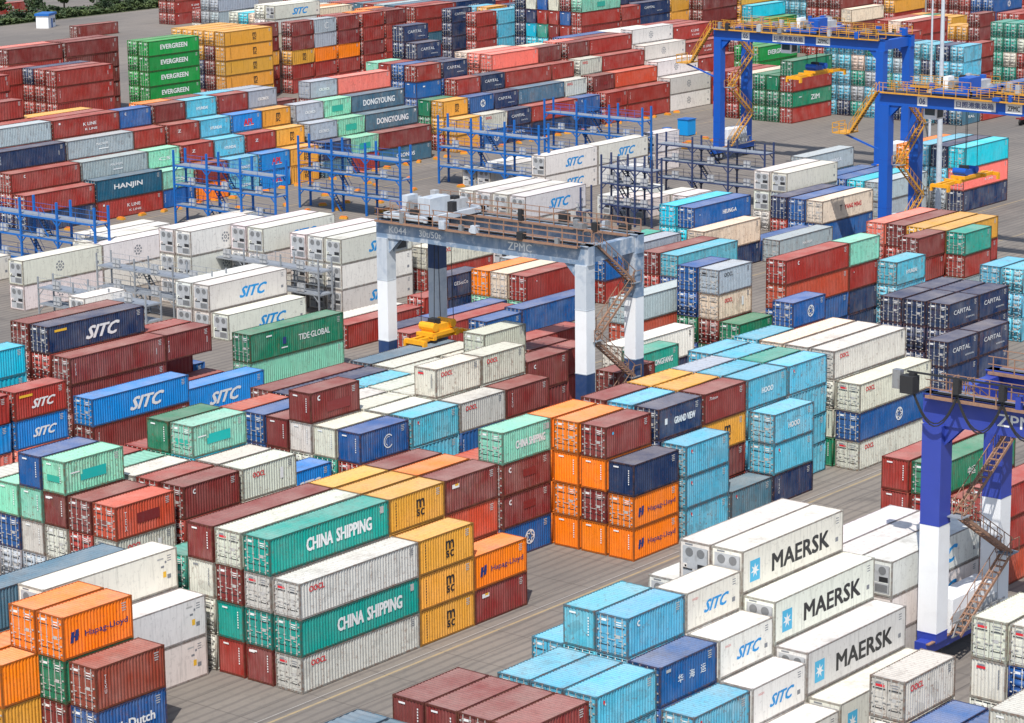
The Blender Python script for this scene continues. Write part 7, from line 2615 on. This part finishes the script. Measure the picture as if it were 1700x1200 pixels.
        if spreader_z:
            zc = spreader_z; xc = wd/2; mb = MB()
            for sx in (-1.4, 1.4):
                for sy in (-.8, .8): mb.bar((xc+sx, ty+sy, zc+1.6), (xc+sx*.8, ty+sy, ztop+.4), .05, 'dark')
            part('hoist_ropes', mb, rt)
            mb = MB(); y_ = 'spreader_yellow'
            mb.box(xc-sl_, xc+sl_, ty-.55, ty-.25, zc+.1, zc+.5, y_); mb.box(xc-sl_, xc+sl_, ty+.25, ty+.55, zc+.1, zc+.5, y_)
            for s in (-1, 1):
                mb.box(xc+s*sl_-.18, xc+s*sl_+.18, ty-1.2, ty+1.2, zc, zc+.42, y_); mb.box(xc+s*sl_*.5-.2, xc+s*sl_*.5+.2, ty-1.1, ty+1.1, zc+.2, zc+.62, y_)
                for sy in (-1, 1): mb.box(xc+s*sl_-.25, xc+s*sl_+.25, ty+sy*1.15-.12, ty+sy*1.15+.12, zc-.45, zc+.3, y_)
            mb.box(xc-1.9, xc+1.9, ty-1.0, ty+1.0, zc+.5, zc+.85, y_); mb.box(xc-1.5, xc+1.5, ty-.7, ty+.7, zc+.85, zc+1.5, tcol if tcol == 'crane_blue' else y_); mb.box(xc-.8, xc-.1, ty-.5, ty+.5, zc+1.5, zc+2.0, 'dark')
            for sx in (-1.5, 1.5): mb.cyl((xc+sx*.85, ty-.9, zc+1.35), .42, 1.8, y_ if tcol != 'crane_blue' else 'crane_blue', 'y', 12)
            part('spreader', mb, rt)
    return rt
B4 = ('crane_blue',)*4; V4 = ('crane_violet', 'crane_white', 'crane_violet', 'crane_violet')
crane(156.2, 164.8, 88.9, 62.5, 19.4, (V4, V4), 'violet and white gantry crane with festoon cables cut by the right edge', 'rust_rail', gh=2.1, lw=1.5, cut=(2.55, 10.3), sign=[('ZPMC', -6.6, .85, 3.6, 'white', False)], festoon=True, slope=False)
crane(185.3, 192.6, 164.2, 141.0, 19.55, (('crane_navy', 'crane_white', 'crane_grey', 'crane_faded'), ('crane_navy', 'crane_grey', 'crane_navy', 'crane_faded')), 'weathered grey gantry crane with white banded legs in the centre', 'rust_rail', gh=1.75, lw=1.25, cut=(8.05, 13.8), sign=[('K044', -1.9, .62, 2.1, 'white', False), ('30t/50t', -5.8, .6, 2.6, 'white', False), ('ZPMC', -16.3, .72, 2.7, 'white', False)], trolley_v=161.2, spreader_z=7.9, box='crane_grey', slope=False, sl_=3.2, stair_low=True, sch_low=(('crane_navy', 'crane_white', 'crane_grey', 'crane_faded'), ('crane_navy', 'crane_white', 'crane_faded', 'crane_faded')))
crane(285.4, 292.6, 170.6, 142.0, 20.4, (B4, B4), 'bright blue gantry crane at the right with its spreader down low', 'rail_yellow', gh=1.7, lw=1.25, cut=(6, 12), sign=[('\u65e5\u7167\u6e2f\u96c6\u88c5\u7bb1', -12.4, .7, 5.0, 'navy', True), ('ZPMC', -17.6, .6, 1.6, 'black', True), ('06', -5.2, .7, .8, 'navy', True)], trolley_v=161.5, spreader_z=9.6, tcol='crane_blue')
crane(337.2, 344.6, 230.9, 202.6, 20.1, (B4, B4), 'bright blue gantry crane farthest back with yellow spreader held high', 'rail_yellow', gh=1.7, lw=1.25, cut=(6, 12), sign=[('\u65e5\u7167\u6e2f\u96c6\u88c5\u7bb1', -12.6, .7, 5.0, 'navy', True), ('ZPMC', -18.6, .6, 1.8, 'black', True), ('05', -5.0, .7, .8, 'navy', True)], trolley_v=216.0, spreader_z=13.6, tcol='crane_blue')
# ------------------------------------------------------------------ masts, hut, trucks, barriers
def mast(u, v, h, r, label, lamps=True):
    rt = thing('light_mast', (u, v, 0), label, 'light mast')
    mb = MB(); mb.cyl((0, 0, 0), r, h, 'crane_grey', 'z', 14, r*.5); mb.cyl((0, 0, 0), r*1.7, .6, 'machine_grey'); part('pole', mb, rt)
    if lamps:
        mb = MB(); mb.cyl((0, 0, h-.6), 1.1, .25, 'machine_grey')
        for k in range(8): a = k*math.pi/4; mb.box(math.cos(a)*1.3-.25, math.cos(a)*1.3+.25, math.sin(a)*1.3-.25, math.sin(a)*1.3+.25, h-.9, h-.4, 'crane_white')
        part('floodlight_ring', mb, rt)
    return rt
mast(303.0, 173.2, 34, .42, 'tall pale grey light mast standing beside the stack with the turquoise container')
mast(372.0, 214.5, 30, .22, 'thin white mast standing behind the middle of the far blue crane')
def hut(u, v):
    rt = thing('guard_hut', (u, v, 0), 'small white hut with blue flat roof at the top left', 'hut', rz=.5)
    mb = MB(); mb.box(-2.4, 2.4, -1.4, 1.4, 0, 2.8, 'crane_white'); mb.box(-2.45, -1.2, -1.45, 1.45, 0, 2.8, 'crane_white'); part('wall', mb, rt)
    mb = MB(); mb.box(-2.7, 2.7, -1.7, 1.7, 2.8, 3.3, 'rack_blue'); part('roof', mb, rt)
    mb = MB(); mb.box(-.4, .5, -1.44, -1.4, 0, 2.1, 'rack_blue'); part('door', mb, rt)
    mb = MB(); mb.box(1.0, 2.0, -1.44, -1.4, 1.0, 2.0, 'glass_dark'); part('window', mb, rt)
hut(413.9, 468.5)
def trailer(u, v, rz, label):
    rt = thing('flatbed_trailer', (u, v, 0), label, 'trailer', 'empty container trailers', rz)
    mb = MB()
    for y in (-.5, .5): mb.box(-6, 6, y-.1, y+.1, 1.0, 1.35, 'patch_red' if False else 'mark_patchred')
    for k in range(7): mb.box(-6+k*2-.1, -6+k*2+.1, -1.2, 1.2, 1.15, 1.38, 'mark_patchred')
    part('chassis', mb, rt)
    for x in (-4.6, -3.3, -2.0, 4.4):
        for y in (-1, 1): mb = MB(); mb.cyl((x, y*1.0-.2, .5), .5, .4, 'tyre', 'y'); part('wheel', mb, rt)
trailer(401.5, 211.0, .05, 'red flatbed trailer parked nearest the far light blue wall of containers')
trailer(407.5, 209.5, .05, 'red flatbed trailer at the right edge beyond the other one')
for (u, v, s, lb) in ((352.5, 251.5, 1.0, 'small bright blue bin standing left of the blue machine'), (356.3, 250.3, 2.0, 'bright blue machine block standing on open concrete by the far crane')):
    rt = thing('blue_bin' if s < 1.5 else 'power_unit', (u, v, 0), lb, 'bin' if s < 1.5 else 'power unit')
    mb = MB(); mb.box(-.55*s, .55*s, -.5*s, .5*s, .12, 1.15*s+.3, 'mark_blue'); part('body', mb, rt)
    mb = MB(); mb.box(-.6*s, .6*s, -.55*s, .55*s, 1.15*s+.3, 1.15*s+.42, 'rack_blue'); part('lid', mb, rt)
    mb = MB()
    for x in (-.4, .4):
        for y in (-.4, .4): mb.box(x*s-.08, x*s+.08, y*s-.08, y*s+.08, 0, .12, 'tyre')
    part('foot', mb, rt)
# orange twist-lock boxes and stacking cones lying along the reefer block
k = 0
CONES = []
for i in range(42): CONES.append((238+i*3.4+rnd.uniform(-.6, .6), 266.9+rnd.uniform(-.3, .3)))
for i in range(26): CONES.append((rnd.uniform(330, 362), rnd.uniform(240, 252)))
for i in range(22): CONES.append((rnd.uniform(262, 300), rnd.uniform(236, 262)))
GR = 'orange corner pads lying on the concrete'
me0 = None
for (u, v) in CONES:
    if me0 is None: mb = MB(); mb.box(-.55, .55, -.3, .3, 0, .28, 'rail_yellow'); mb.box(-.42, .42, -.2, .2, .28, .4, 'mark_orange'); me0 = mb.mesh('corner_pad')
    o = link('corner_pad', me0, None, (u, v, 0)); o.rotation_euler.z = rnd.uniform(0, 3)
    o['label'] = 'small orange brown pad lying on the far concrete among many alike'; o['category'] = 'pad'; o['group'] = GR
mb = MB(); mb.box(-.5, .5, -.22, .22, 0, .25, 'dark'); mb.box(-.3, .1, -.3, .3, .25, .38, 'dark'); o = link('wheel_chock', mb.mesh('wheel_chock'), None, (137.6, 110.3, 0)); o['label'] = 'small black chock lying alone on the road'; o['category'] = 'chock'
# ------------------------------------------------------------------ hedge and trees at the back left
def hedge(u0, u1, v, w_, h, label, mat, n):
    rt = thing('hedge', (u0, v, 0), label, 'hedge'); mb = MB(); R2 = random.Random(int(v*7))
    for i in range(n):
        x = R2.uniform(0, u1-u0); y = R2.gauss(0, w_*.35); hh = h*(.72+.28*math.sin(x*.7+math.sin(x*.23)*3)); z = min(.98, abs(R2.gauss(.6, .28)))*hh; s = R2.uniform(.16, .42); a = R2.uniform(0, 6.28); t = R2.uniform(-.6, .6)
        dx, dy, dz = math.cos(a)*s, math.sin(a)*s, t*s; ex, ey, ez = -math.sin(a)*s*.6, math.cos(a)*s*.6, R2.uniform(.2, .7)*s
        mb.poly([(x-dx, y-dy, z-dz), (x+ex, y+ey, z-ez*.3), (x+dx, y+dy, z+dz), (x-ex, y-ey, z+ez)], mat)
    part('foliage', mb, rt)
    mb = MB()
    for i in range(int((u1-u0)/3)): x = i*3+1; mb.cyl((x, 0, 0), .09, h*.6, 'trunk', 'z', 6)
    part('stem', mb, rt)
def tree(u, v, h, r, label, mat):
    rt = thing('broadleaf_tree', (u, v, 0), label, 'tree', 'trees behind the hedges'); R2 = random.Random(int(u*13+v))
    mb = MB(); mb.cyl((0, 0, 0), .28, h*.55, 'trunk', 'z', 8, .14)
    for k in range(5): a = k*1.3; mb.bar((0, 0, h*(.35+.06*k)), (math.cos(a)*r*.7, math.sin(a)*r*.7, h*(.55+.07*k)), .12, 'trunk')
    part('trunk', mb, rt)
    mb = MB(); cl = [(R2.gauss(0, r*.42), R2.gauss(0, r*.42), h*R2.uniform(.45, .92), R2.uniform(.5, 1.)*r*.45) for _ in range(16)]
    for i in range(2200):
        c = cl[i % 16]; s = R2.uniform(.12, .34); q = Vector((R2.gauss(0, 1), R2.gauss(0, 1), R2.gauss(0, .8))).normalized()*c[3]*R2.uniform(.6, 1.05); p = Vector(c[:3])+q
        a = Vector((R2.gauss(0, 1), R2.gauss(0, 1), R2.gauss(0, 1))).normalized()*s; b = a.cross(Vector((R2.gauss(0, 1), R2.gauss(0, 1), R2.gauss(0, 1)))).normalized()*s*.7
        mb.poly([p-a, p+b, p+a, p-b], mat)
    part('crown', mb, rt)
mb = MB(); mb.poly([(330, 479.5, .03), (640, 479.5, .03), (640, 497, .03), (330, 497, .03)], 'verge_soil'); o = link('verge', mb.mesh('verge')); o['kind'] = 'structure'
hedge(372, 500, 481.5, 1.9, 2.0, 'long clipped green hedge along the yard edge at the top left', 'foliage', 16000)
hedge(372, 500, 488.5, 2.4, 2.4, 'taller dark green hedge running behind the clipped one', 'foliage_dark', 16000)
for i in range(9):
    tree(398+i*11.5+rnd.uniform(-2, 2), 494+rnd.uniform(-.8, .8), rnd.uniform(3.6, 5.0), rnd.uniform(1.8, 2.6), 'small bushy green tree in the row behind the two hedges', 'foliage_dark' if i % 2 else 'foliage')
